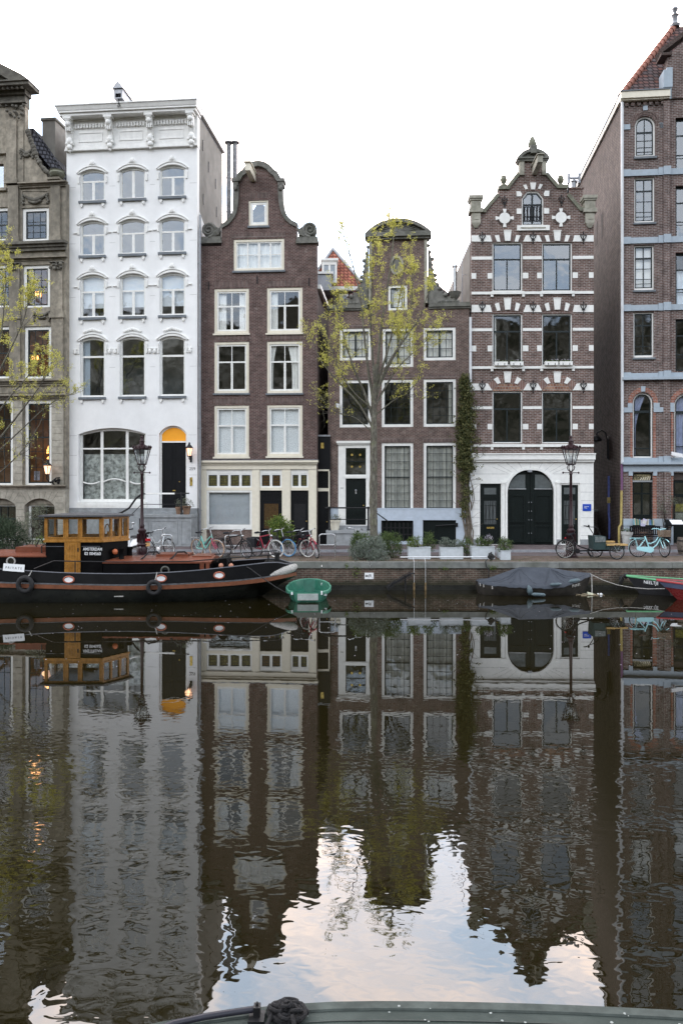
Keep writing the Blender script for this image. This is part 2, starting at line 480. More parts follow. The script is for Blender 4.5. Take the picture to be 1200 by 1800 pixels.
# ------------------------------------------------------------------ palette
mat('paint_white', (0.80, 0.80, 0.77), 0.45, var=0.05, stain=0.10, ss=1.2, streak=True)
mat('stucco', (0.845, 0.845, 0.84), 0.7, var=0.03, vs=2, stain=0.22, ss=0.55, bump=0.12, bs=25, stcol=(0.45, 0.45, 0.44), streak=True)
mat('stucco_trim', (0.83, 0.825, 0.80), 0.6, var=0.05, stain=0.22, ss=1.2, stcol=(0.36, 0.35, 0.31), streak=True)
mat('cream', (0.75, 0.70, 0.58), 0.45, var=0.04, stain=0.12, ss=1.0, streak=True)
mat('cement', (0.215, 0.205, 0.185), 0.9, var=0.14, vs=1.5, stain=0.55, ss=0.5, bump=0.3, stcol=(0.17, 0.15, 0.13), streak=True)
mat('sandstone', (0.315, 0.28, 0.225), 0.85, var=0.28, vs=4, stain=0.85, ss=0.7, bump=0.5, bs=30, stcol=(0.085, 0.08, 0.066), streak=True)
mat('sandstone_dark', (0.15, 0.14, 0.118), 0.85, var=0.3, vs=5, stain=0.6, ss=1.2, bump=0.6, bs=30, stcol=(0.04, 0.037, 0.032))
mat('ashlar', (0.37, 0.345, 0.29), 0.85, var=0.2, vs=4, stain=0.55, ss=0.8, bump=0.5, bs=30, stcol=(0.15, 0.135, 0.11))
mat('gable_stone', (0.17, 0.165, 0.15), 0.85, var=0.25, vs=5, stain=0.6, ss=1.8, bump=0.5, stcol=(0.065, 0.075, 0.05))
mat('pale_stone', (0.36, 0.345, 0.29), 0.8, var=0.18, vs=5, stain=0.55, ss=2.0, bump=0.4, stcol=(0.10, 0.105, 0.07))
mat('moss_stone', (0.20, 0.20, 0.16), 0.9, var=0.25, vs=6, stain=0.6, ss=3.0, bump=0.5, stcol=(0.10, 0.11, 0.045))
mat('bluestone', (0.17, 0.19, 0.21), 0.7, var=0.15, vs=5, stain=0.4, ss=2, stcol=(0.08, 0.085, 0.09))
mat('blue_paint', (0.36, 0.42, 0.475), 0.6, var=0.06, stain=0.2, ss=1.5, stcol=(0.25, 0.29, 0.33))
mat('plinth_blue', (0.45, 0.51, 0.585), 0.6, var=0.06, stain=0.22, ss=1.1, stcol=(0.33, 0.38, 0.43), streak=True)
mat('step_stone', (0.30, 0.315, 0.325), 0.8, var=0.16, vs=4, stain=0.5, ss=1.6, bump=0.3, stcol=(0.15, 0.155, 0.15))
mat('slate', (0.07, 0.07, 0.075), 0.6, var=0.2)
mat('door_green', (0.006, 0.0095, 0.009), 0.4, var=0.1, spec=0.18)
mat('door_black', (0.007, 0.0075, 0.009), 0.4, var=0.1, spec=0.18)
mat('sash_dark', (0.013, 0.02, 0.022), 0.35, var=0.1)
mat('black_iron', (0.010, 0.010, 0.011), 0.45, var=0.1)
mat('lamp_maroon', (0.026, 0.009, 0.012), 0.35, var=0.2, stain=0.3, ss=5)
mat('zinc', (0.30, 0.31, 0.33), 0.45, 0.6, var=0.15, stain=0.3, ss=3)
mat('steel', (0.55, 0.56, 0.57), 0.3, 0.9, var=0.08)
mat('pipe_white', (0.66, 0.68, 0.70), 0.5, var=0.05, stain=0.2, ss=3)
mat('curtain', (0.88, 0.87, 0.84), 0.9, var=0.05)
mat('curtain_grey', (0.64, 0.64, 0.63), 0.9, var=0.08)
mat('curtain_blue', (0.32, 0.36, 0.52), 0.9, var=0.1)
mat('blind_white', (0.66, 0.70, 0.74), 0.8, var=0.03)
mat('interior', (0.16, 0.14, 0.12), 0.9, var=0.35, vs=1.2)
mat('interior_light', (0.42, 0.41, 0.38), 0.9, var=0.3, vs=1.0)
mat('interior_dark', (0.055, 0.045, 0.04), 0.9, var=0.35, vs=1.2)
mat('interior_warm', (0.36, 0.17, 0.07), 0.8, var=0.45, vs=1.5)
mat('amber', (0.70, 0.30, 0.02), 0.5, var=0.03, emit=((0.8, 0.33, 0.02), 0.25))
mat('lace', (0.82, 0.85, 0.87), 0.9, var=0.22, vs=26)
mat('brass', (0.55, 0.40, 0.12), 0.3, 0.9)
mat('lamp_glow', (1, 0.6, 0.3), 0.5, emit=((1.0, 0.42, 0.12), 5.0))
mat('rubber', (0.018, 0.018, 0.019), 0.75, var=0.3, vs=9, bump=0.2)
mat('terracotta', (0.24, 0.15, 0.10), 0.85, var=0.2, stain=0.4, ss=4)
mat('soil', (0.03, 0.022, 0.015), 0.95, var=0.3)
mat('sign_white', (0.78, 0.79, 0.80), 0.4, var=0.02)
mat('ink', (0.012, 0.012, 0.014), 0.5)
mat('grey_ink', (0.16, 0.16, 0.16), 0.5)
mat('stained_glass', (0.13, 0.115, 0.04), 0.25, var=0.4, vs=8)
mat('amber_glass', (0.11, 0.065, 0.025), 0.15, var=0.3, vs=14)
glass('glass', 0.10); glass('glass_sky', 0.17, (0.62, 0.70, 0.78)); glass('glass_dim', 0.12, (0.72, 0.74, 0.72)); glass('glass_clear', 0.05, (0.92, 0.93, 0.92), 0.004)
brick('brick_c', (0.082, 0.044, 0.039), (0.122, 0.065, 0.057), (0.21, 0.18, 0.165), 0.20, 0.062, 0.010, 0.3, 0.45, 0.45, light=0.35)
brick('brick_d', (0.100, 0.058, 0.049), (0.145, 0.085, 0.070), (0.23, 0.20, 0.18), 0.20, 0.060, 0.011, 0.32, 0.5, 0.4, light=0.22)
brick('brick_e', (0.105, 0.057, 0.047), (0.155, 0.085, 0.069), (0.29, 0.26, 0.24), 0.22, 0.074, 0.014, 0.32, 0.45, 0.55, light=0.22)
brick('brick_f', (0.092, 0.054, 0.048), (0.14, 0.083, 0.073), (0.27, 0.245, 0.23), 0.22, 0.074, 0.014, 0.3, 0.4, 0.5, light=0.18)
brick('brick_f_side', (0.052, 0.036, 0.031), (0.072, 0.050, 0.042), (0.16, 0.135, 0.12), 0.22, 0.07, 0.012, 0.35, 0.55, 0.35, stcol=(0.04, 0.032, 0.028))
brick('brick_dark', (0.055, 0.034, 0.030), (0.085, 0.05, 0.044), (0.13, 0.115, 0.105), 0.20, 0.062, 0.010, 0.3, 0.5, 0.4)
brick('brick_soldier', (0.075, 0.045, 0.042), (0.11, 0.062, 0.056), (0.24, 0.21, 0.19), 0.062, 0.40, 0.011, 0.3, 0.3, 0.8)
brick('brick_red', (0.25, 0.075, 0.045), (0.32, 0.12, 0.075), (0.34, 0.28, 0.25), 0.22, 0.074, 0.012, 0.25, 0.2, 1.0)
brick('brick_red_soldier', (0.15, 0.075, 0.062), (0.20, 0.10, 0.08), (0.34, 0.29, 0.26), 0.075, 0.5, 0.013, 0.25, 0.2, 1.0)
brick('brick_quay', (0.065, 0.046, 0.037), (0.125, 0.075, 0.060), (0.17, 0.15, 0.12), 0.22, 0.070, 0.012, 0.45, 0.85, 0.55, stcol=(0.035, 0.032, 0.022), light=0.18, algae=0.27)
brick('pavers', (0.125, 0.100, 0.102), (0.17, 0.137, 0.138), (0.07, 0.063, 0.06), 0.20, 0.10, 0.010, 0.25, 0.45, 0.35, horiz=True)
brick('pavers_red', (0.135, 0.098, 0.088), (0.185, 0.13, 0.115), (0.09, 0.085, 0.055), 0.20, 0.10, 0.012, 0.3, 0.5, 0.5, horiz=True, stcol=(0.10, 0.095, 0.05))
brick('brick_two_tone', (0.34, 0.20, 0.13), (0.17, 0.065, 0.045), (0.30, 0.25, 0.22), 0.13, 0.13, 0.014, 0.25, 0.2, 1.0)
brick('tiles_red', (0.36, 0.13, 0.085), (0.46, 0.18, 0.125), (0.12, 0.04, 0.03), 0.22, 0.20, 0.028, 0.25, 0.25, 1.0)
brick('tiles_grey', (0.085, 0.088, 0.105), (0.12, 0.122, 0.142), (0.02, 0.02, 0.024), 0.24, 0.22, 0.04, 0.15, 0.2, 1.0)
brick('tiles_brown', (0.17, 0.075, 0.060), (0.12, 0.105, 0.11), (0.03, 0.022, 0.022), 0.24, 0.20, 0.03, 0.25, 0.3, 0.6)
# ------------------------------------------------------------------ water, ground, quay
def make_water():
 m, k, b = _base('water')
 tc = k.new('ShaderNodeTexCoord').outputs['Object']
 x, y, z = k.sep(tc)
 b.inputs['Base Color'].default_value = (0.0085, 0.0069, 0.0022, 1)
 b.inputs['Roughness'].default_value = 0.0; b.inputs['IOR'].default_value = WATER_IOR
 # slow swell, then crossing ripples that grow towards the open water
 rot = k.new('ShaderNodeMapping'); rot.inputs['Rotation'].default_value = (0, 0, R(24)); k.set(rot, 0, tc); rot.inputs['Scale'].default_value = (1.15, 1.6, 1.0)
 rp = k.noise(rot.outputs[0], 5.2, 1, 0.4, 0.5)
 rot2 = k.new('ShaderNodeMapping'); rot2.inputs['Rotation'].default_value = (0, 0, R(-14)); k.set(rot2, 0, tc); rot2.inputs['Scale'].default_value = (1.1, 1.3, 1.0)
 rp2 = k.noise(rot2.outputs[0], 0.9, 1, 0.4, 0.2)
 sw = k.noise(k.comb(k.math('MULTIPLY', x, 0.25), y, 0.0), 0.45, 2, 0.4)
 open_ = k.mapr(y, 15.5, 9.5, 0.045, 1.0)
 patch = k.mapr(k.noise(k.comb(k.math('MULTIPLY', x, 0.35), y, 3.0), 0.33, 3, 0.5), 0.36, 0.62, 0.35, 1.25)
 near = k.mapr(y, 8.5, 5.0, 1.0, 0.5)
 left = k.mapr(x, -4.0, 0.5, 1.25, 0.85)
 amp = k.math('MULTIPLY', k.math('MULTIPLY', open_, patch), k.math('MULTIPLY', near, left))
 h = k.math('ADD', k.math('MULTIPLY', k.math('ADD', k.math('MULTIPLY', rp, .70), k.math('MULTIPLY', rp2, 1.1)), amp), k.math('ADD', k.math('MULTIPLY', sw, 0.4), k.mapr(y, 2.0, 12.5, 0.0, .058 / WATER_BUMP)))
 bn = k.new('ShaderNodeBump'); bn.inputs['Strength'].default_value = 1.0; bn.inputs['Distance'].default_value = WATER_BUMP
 k.set(bn, 'Height', h); k.l.new(bn.outputs[0], b.inputs['Normal'])
 mb = MB(); mb.add([(-300, -120, 0), (300, -120, 0), (300, 29.4, 0), (-300, 29.4, 0)], [(0, 1, 2, 3)])
 struct(mb.build('water', m))
WATER_IOR, WATER_BUMP = 1.72, 0.0031
make_water()
mat('ground_mat', (0.10, 0.09, 0.085), 0.9, var=0.2)
mb = MB(); mb.add([(-900, 29.45, 0.9), (900, 29.45, 0.9), (900, 1500, 0.9), (-900, 1500, 0.9)], [(0, 1, 2, 3)]); struct(mb.build('ground', 'ground_mat'))
mb = MB(); mb.hexa([(-60, 29.55, .95), (60, 29.55, .95), (60, 31.6, .95), (-60, 31.6, .95), (-60, 29.55, 1.01), (60, 29.55, 1.01), (60, 31.6, 1.06), (-60, 31.6, 1.06)])
struct(mb.build('quay_path', 'pavers_red'))
mb = MB(); mb.hexa([(-60, 31.602, .95), (60, 31.602, .95), (60, 33, .95), (-60, 33, .95), (-60, 31.602, 1.055), (60, 31.602, 1.055), (60, 33, 1.085), (-60, 33, 1.085)])
struct(mb.build('road', 'pavers'))
mb = MB(); mb.box(-60, 60, 33.002, 33.16, .95, 1.185); struct(mb.build('kerb', mat('kerb_stone', (0.27, 0.28, 0.30), .8, var=.15, stain=.3, ss=2)))
mb = MB(); mb.hexa([(-60, 33.162, .95), (60, 33.162, .95), (60, 38, .95), (-60, 38, .95), (-60, 33.162, 1.18), (60, 33.162, 1.18), (60, 38, 1.205), (-60, 38, 1.205)])
struct(mb.build('pavement', 'pavers'))
mb = MB(); mb.add([(-60, 31.75, 1.0665), (60, 31.75, 1.0665), (60, 31.87, 1.069), (-60, 31.87, 1.069)], [(0, 1, 2, 3)]); struct(mb.build('gutter_strip', 'bluestone'))
mat('coping', (0.185, 0.19, 0.18), 0.8, var=0.25, vs=2.5, stain=0.8, ss=1.2, bump=0.3, stcol=(0.10, 0.105, 0.08), spec=0.1)
mat('wet_timber', (0.018, 0.018, 0.015), 0.35, var=0.3, vs=4)
q = thing('quay_wall', 'brick quay wall with grey stone coping along the canal', 'quay wall', (0, 29.3, 0))
mb = MB(); mb.box(-60, 60, 0.0, 0.5, 0.17, 0.80); mb.build('brick_face', 'brick_quay', q)
x = -60.0
mb = MB()
while x < 60:
 w = random.uniform(1.3, 2.0); mb.box(x + .006, x + w - .006, -0.06 + random.uniform(-.006, .006), 0.25, 0.803, 1.018 + random.uniform(-.005, .005)); x += w
mb.build('coping', 'coping', q)
mb = MB(); mb.box(-60, 60, -0.07, 0.5, -0.6, 0.14); mb.box(-60, 60, -0.03, .4, .142, .169); mb.build('waterline_beam', 'wet_timber', q)
# ------------------------------------------------------------------ house helpers
def poly(F, pts): return [F.uv(x, y) for x, y in pts]
def arcband(u0, u1, zs, z1, th, n=14):
 return segarc(u0 - th, u1 + th, zs - th * .25, z1 + th, n) + list(reversed(segarc(u0, u1, zs, z1, n)))
def panel_door(F, u0, u1, z0, z1, y, m, panels, name='door', knob=True, leaf=1):
 d = None
 mb = MB(); mb.box(u0, u1, y, y + .05, z0, z1)
 W, H = u1 - u0, z1 - z0
 for a, b, c, e in panels:
  x0, x1, q0, q1 = u0 + W * a, u0 + W * b, z0 + H * c, z0 + H * e
  mb.prism(rect(x0, x1, q0, q1), [rect(x0 + .03, x1 - .03, q0 + .03, q1 - .03)], y - .014, y - .001)
  mb.box(x0 + .06, x1 - .06, y - .01, y - .001, q0 + .06, q1 - .06)
 d = mb.build(name, m, F.root)
 if knob:
  mb = MB(); mb.ball((u0 + W * (.88 if leaf == 1 else .46), y - .03, z0 + H * .42), .03); mb.build('handle', 'brass', d, 180)
 return d
def downpipe(F, u, z0, z1, m='zinc', r=.05, y=-.08, parent=None, name='downpipe'):
 mb = MB(); mb.tube([(u, y, z0), (u, y, z1)], r, 8)
 for z in (z0 + (z1 - z0) * f for f in (.1, .35, .6, .85)): mb.box(u - r - .015, u + r + .015, y - r - .01, y + .08, z, z + .03)
 return mb.build(name, m, parent or F.root, 40)
# ------------------------------------------------------------------ white house with the bracketed cornice
def house_white():
 F = Facade('white_house', 'tall white plastered canal house with a heavy bracketed cornice', 232, 36.2, 5.6)
 u0, u1 = F.u(117, 700), F.u(346.5, 600); z = F.z
 ztop = z(262)
 cols = ((141, 184.5), (210.5, 255.5), (280.5, 325.5))
 rows = ((294, 349, 1, None), (385, 446, .62, None), (481, 556, .62, 'blind'), (592, 697, .69, None))
 for ri, (t, b, tr, cu) in enumerate(rows):
  for ci, (x0, x1) in enumerate(cols):
   dy = (1, 0, -1)[ci] * (4 if ri == 0 else 3 if ri == 1 else 2 if ri == 2 else 1)
   box = (x0, t + dy, x1, b + dy)
   if ri == 0 and ci == 1: bars = (('v', .5, 0, 1, .13),)
   elif ri == 3: bars = (('h', tr, 0, 1, .09),)
   else:
    q = .66 if ri == 0 else tr
    bars = (('h', q, 0, 1, .08), ('v', .5, 0, q, .13))
   curtain = None
   if cu: curtain = ('blind', .22, 'blind_white')
   if ri == 3 and ci == 0: curtain = ('left', .3)
   window(F, box, .07, 'paint_white', .07, bars, .025, None, 'glass' if ri == 2 else 'glass_sky', .16, curtain, (.11, .10, 'bluestone'), seg=True)
   a0, a1, q0, q1 = F.r(*box)
   mb = MB(); mb.prism(arcband(a0 - .03, a1 + .03, q1 - .16, q1 + .02, .10), (), -.06, -.001)
   mb.prism(arcband(a0 - .11, a1 + .11, q1 - .14, q1 + .14, .05), (), -.085, -.001)
   for s in (a0 - .10, a1 + .03): mb.box(s, s + .07, -.06, -.001, q1 - .62 if ri < 3 else q1 - .75, q1 - .30)
   m = (a0 + a1) / 2
   if ri < 3:
    mb.ball((m, -.08, q1 + .30), .11, 8, 6, (1, .6, 1.1)); mb.ball((m - .1, -.06, q1 + .24), .06, 6, 5); mb.ball((m + .1, -.06, q1 + .24), .06, 6, 5)
   else:
    for i in range(-4, 5): mb.ball((m + i * .095, -.05, q1 + .36 - abs(i) * .028), .075 - abs(i) * .004, 6, 5, (1, .6, 1))
   mb.build('hood_mould', 'stucco_trim', F.root, 35)
   mb = MB()
   for s in (a0 + .02, a1 - .14): mb.box(s, s + .12, -.07, -.001, q0 - .22, q0 - .115); mb.ball((s + .06, -.05, q0 - .26), .05, 6, 4); mb.cut()
   if ri in (1, 2, 3):
    for s in (a0 - .22, a1 + .22): mb.box(s - .09, s + .09, -.06, -.001, q1 - .56, q1 - .52); mb.cut()
    if ri == 3:
     for s in (a0 - .22, a1 + .22): mb.ball((s, -.05, q1 - .66), .09, 6, 5, (1, .6, 1.2)); mb.cut()
   mb.build('bracket', 'stucco_trim', F.root, 35)
 # shop-like ground floor window
 bx = (138, 752, 256, 882); a0, a1, q0, q1 = F.r(*bx)
 W, H = a1 - a0, q1 - q0
 mb = MB()
 w = window(F, bx, .09, 'paint_white', .16, (('v', .315, 0, 1, .13), ('v', .715, 0, 1, .13), ('h', .735, 0, 1, .07)), .03, None, 'glass', .28, None, None, seg=True)
 mb = MB(); mb.box(a0 - .06, a1 + .06, -.06, .158, q0 - .28, q0 - .002)
 for f in (.05, .34, .73): mb.box(a0 + W * f, a0 + W * (f + .23), -.075, -.061, q0 - .2, q0 - .1)
 mb.build('sill', 'paint_white', w)
 for f0, f1, up in ((.03, .29, -1), (.345, .69, 1), (.745, .97, -1)):
  mb = MB(); zc = q0 + H * .27
  pts = [(a0 + W * (f0 + (f1 - f0) * i / 10), .20, zc + up * .13 * math.sin(math.pi * i / 10) * (1 if up > 0 else .7)) for i in range(11)]
  mb.tube(pts, .035, 6); mb.build('sash', 'paint_white', w, 180)
 mb = MB(); mb.grid(lambda i, j: (a0 + .1 + (W - .2) * i, .42 + .03 * math.sin(i * 40 + j * 9) * math.sin(j * 23 + i * 5), q0 + .1 + H * .62 * j), 40, 20)
 mb.build('plastic_sheet', mat('plastic_sheet', (0.36, 0.38, 0.36), 0.2, var=0.6, vs=5), w, 180)
 # door with the amber fanlight
 bx = (279.5, 748, 328, 899); a0, a1, q0, q1 = F.r(*bx)
 ol = [(a0, q0), (a1, q0)] + segarc(a0, a1, q1 - .36, q1)
 F.holes.append(ol)
 mb = MB(); zt = z(776, 303)
 mb.prism([(a0 + .002, q0), (a1 - .002, q0)] + segarc(a0 + .002, a1 - .002, q1 - .36, q1 - .002),
    [rect(a0 + .08, a1 - .08, q0 + .06, zt - .04), [(a0 + .08, zt + .03), (a1 - .08, zt + .03)] + segarc(a0 + .08, a1 - .08, q1 - .40, q1 - .08)], .15, .24)
 df = mb.build('door_frame', 'paint_white', F.root)
 mb = MB(); fo = [(a0 + .08, zt + .03), (a1 - .08, zt + .03)] + segarc(a0 + .08, a1 - .08, q1 - .40, q1 - .08)
 mb.prism(fo, (), .19, .2); mb.build('fanlight', 'amber', df)
 um = (a0 + a1) / 2
 ps = [(.10, .90, .03, .20), (.10, .90, .24, .68), (.10, .90, .74, .97)]
 panel_door(F, a0 + .08, um - .002, q0 + .06, zt - .04, .19, 'door_black', ps, knob=False)
 panel_door(F, um + .002, a1 - .08, q0 + .06, zt - .04, .19, 'door_black', ps, leaf=2)
 mb = MB(); mb.box(um - .07, um + .07, .16, .175, q0 + .92, q0 + .97); mb.build('letter_slot', 'brass', df)
 # wall
 H0 = [list(h) for h in F.holes]
 mb = MB(); mb.prism(rect(u0, u1, z(893), ztop), H0, 0, .35); mb.build('wall', 'stucco', F.root)
 mb = MB(); mb.box(u0, u1, -.05, .35, z(960) - .1, z(893) - .001); mb.build('plinth', 'step_stone', F.root)
 mb = MB()
 for yy in (325, 425, 520, 645, 765, 800, 835):
  segs = [u0 + .02] + [v for c in cols for v in (F.u(c[0] - 8), F.u(c[1] + 8))] + [u1 - .02]
  if yy > 740: segs = [u0 + .02, F.u(135), F.u(259), F.u(276), F.u(331), u1 - .02]
  for i in range(0, len(segs), 2):
   if segs[i + 1] - segs[i] > .08: mb.box(segs[i], segs[i + 1], -.004, -.0005, z(yy) - .008, z(yy) + .008)
 mb.build('joint_line', mat('joint', (0.50, 0.50, 0.49), .8), F.root)
 # cornice
 mb = MB(); uL, uR = u0 - .02, u1 + .02
 zf0 = z(262);
 mb.box(uL, uR, -.06, .35, zf0 + .002, z(207));
 mb.box(uL - .02, uR + .02, -.14, -.061, zf0 + .002, zf0 + .07); mb.box(uL - .01, uR + .01, -.10, -.061, zf0 + .072, zf0 + .17)
 mb.build('frieze', 'stucco_trim', F.root)
 mb = MB(); zc = z(207)
 mb.box(uL - .1, uR + .05, -.50, .35, zc + .002, zc + .12); mb.box(uL - .14, uR + .1, -.58, .35, zc + .122, zc + .20)
 mb.hexa([(uL - .16, -.60, zc + .202), (uR + .1, -.60, zc + .202), (uR + .1, .35, zc + .202), (uL - .16, .35, zc + .202),
    (uL - .22, -.67, zc + .38), (uR + .14, -.67, zc + .38), (uR + .14, .35, zc + .38), (uL - .22, .35, zc + .38)])
 mb.box(uL - .25, uR + .15, -.70, .36, zc + .382, zc + .44)
 mb.build('cornice', 'stucco_trim', F.root)
 bc = [u0 + .22, u0 + .22 + (u1 - u0 - .44) / 3, u0 + .22 + 2 * (u1 - u0 - .44) / 3, u1 - .22]
 mb = MB(); n = 44
 for i in range(n):
  x = uL + .1 + (uR - uL - .2) * i / (n - 1)
  if min(abs(x - c) for c in bc) > .22: mb.box(x - .035, x + .035, -.17, -.061, z(223), z(216))
 mb.build('dentil', 'stucco_trim', F.root)
 for i in range(3):
  mb = MB(); x0, x1 = bc[i] + .38, bc[i + 1] - .38
  mb.prism(rect(x0, x1, z(247), z(230)), [rect(x0 + .04, x1 - .04, z(247) + .04, z(230) - .04)], -.085, -.061); mb.build('frieze_panel', 'stucco_trim', F.root)
 for c in bc:
  mb = MB()
  mb.prism([(-.06, zc), (-.48, zc), (-.47, zc - .18), (-.34, zc - .30), (-.36, zc - .50), (-.22, zc - .60), (-.20, zc - .80), (-.10, zc - .95), (-.06, zc - 1.0)], (), c - .13, c + .13, 'x')
  mb.box(c - .19, c + .19, -.50, -.061, zc - .12, zc - .003)
  for q in (-.08, 0, .08): mb.box(c + q - .022, c + q + .022, -.40, -.30, zc - .62, zc - .34)
  mb.ball((c, -.38, zc - .30), .14, 8, 6, (1, .8, 1));
  for q in (-.12, .12): mb.ball((c + q, -.18, zc - 1.12), .09, 6, 5)
  mb.ball((c, -.17, zc - 1.0), .15, 8, 6, (1, .8, 1.2)); mb.ball((c, -.18, zc - 1.28), .13, 8, 6, (1.1, .8, 1)); mb.ball((c, -.15, zc - 1.45), .07, 6, 5)
  mb.build('cornice_bracket', 'stucco_trim', F.root, 40)
 # hoist housing over the cornice
 h0, h1 = F.u(211, 175), F.u(226, 175); zb = zc + .434; hm = (h0 + h1) / 2
 mb = MB(); mb.prism([(h0, zb + .12), (h1, zb + .12), (h1, zb + .55), (h0, zb + .55)], [rect(h0 + .07, h1 - .07, zb + .16, zb + .34)], -.75, .5)
 mb.prism([(h0 - .07, zb + .552), (h1 + .07, zb + .552), (hm, zb + .87)], (), -.82, .5)
 mb.box(h0 + .05, h1 - .05, -.4, .5, zb, zb + .119)
 hh = mb.build('hoist_housing', 'zinc', F.root)
 mb = MB(); mb.tube([(hm, -.68, zb + .3), (hm, -.68, zb - .1)], .03, 6); mb.tube([(hm, -.68, zb - .1), (hm + .06, -.68, zb - .16), (hm, -.68, zb - .24), (hm - .05, -.68, zb - .17)], .022, 6)
 mb.build('hook', 'black_iron', hh)
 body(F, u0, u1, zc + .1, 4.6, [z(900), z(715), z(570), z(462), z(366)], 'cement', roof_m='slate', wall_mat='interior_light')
 mb = MB(); mb.prism([(.36, z(372)), (1.9, z(398)), (4.5, z(470)), (4.5, z(900)), (.36, z(900))], (), u1 + .001, u1 + .02, 'x'); mb.build('side_render', 'stucco', F.root)
 mb = MB(); mb.box(u1 - .2, u1 + .12, .37, 4.7, zc + .23, zc + .36); mb.build('side_gutter', 'stucco_trim', F.root)
 mb = MB()
 for yy, zz in ((.9, 235), (1.9, 258), (3.2, 270), (1.0, 330), (3.4, 320)): mb.box(u1 + .001, u1 + .03, yy, yy + .05, z(zz) - .5, z(zz)); mb.cut()
 mb.build('wall_anchor', 'black_iron', F.root)
 # stone landing and its steps
 s0, s1 = F.u(258, 910), F.u(347.5, 910)
 mb = MB(); zl = z(903)
 mb.box(s0 + .05, s1, -1.0, -.052, z(957), zl - .13)
 mb.build('landing', 'step_stone', F.root)
 mb = MB(); mb.box(s0, s1 + .03, -1.06, -.052, zl - .128, zl); mb.box(a0 - .05, a1 + .05, -.35, -.053, zl + .002, z(899)); mb.build('landing_slab', 'step_stone', F.root)
 mb = MB()
 for f0, f1 in ((.06, .18), (.22, .74), (.80, .96)): mb.prism(rect(s0 + (s1 - s0) * f0, s0 + (s1 - s0) * f1, z(955) + .05, zl - .25), [rect(s0 + (s1 - s0) * f0 + .04, s0 + (s1 - s0) * f1 - .04, z(955) + .09, zl - .29)], -1.02, -1.0005)
 mb.build('landing_panel', 'step_stone', F.root)
 for i in range(5):
  mb = MB(); mb.box(s0 - .25 * (i + 1), s0 - .25 * i - .002, -1.0, -.052, z(957), zl - .13 - .19 * i - .05); mb.build('step', 'step_stone', F.root)
 mb = MB(); zr = z(868)
 mb.tube([(s0 - 1.15, -1.0, z(905)), (s0 - .8, -1.0, z(903) + .08), (s0 - .45, -1.0, z(892)), (s0 - .15, -1.0, z(876)), (s0 + .12, -1.0, zr)], .045, 8)
 mb.tube([(s0 + .12, -1.0, zr), (s1 - .1, -1.0, zr + .03)], .028, 8); mb.tube([(s0 + .12, -1.0, zl + .45), (s1 - .1, -1.0, zl + .45)], .016, 6)
 mb.tube([(s0 - 1.0, -1.0, z(928)), (s0 + .12, -1.0, zl + .45)], .016, 6)
 for xx in (s0 + .12, s1 - .45):
  mb.lathe([(.06, zl + .0), (.06, zl + .06), (.028, zl + .1), (.05, zl + .3), (.028, zl + .4), (.045, zl + .62), (.025, zl + .75), (.045, zr + .03), (.03, zr + .07)], (xx, -1.0, 0), 8)
 mb.build('railing', 'black_iron', F.root, 40)
 mb = MB(); mb.box(s0 + .3, s1 - .75, -1.03, -.97, zr - .015, zr + .055); mb.build('railing_cover', 'curtain', F.root)
 downpipe(F, u1 + .10, z(955), z(380), 'zinc', .055, .1)
 text_mesh('259', .19, 'house_number', 'grey_ink', F.root, (F.u(338, 824), -.004, z(824, 338)))
 mb = MB(); a = F.u(336, 846); mb.box(a - .06, a + .06, -.02, -.001, z(854, 336), z(839, 336)); mb.build('bell_panel', 'brass', F.root)
 return F
HB = house_white()
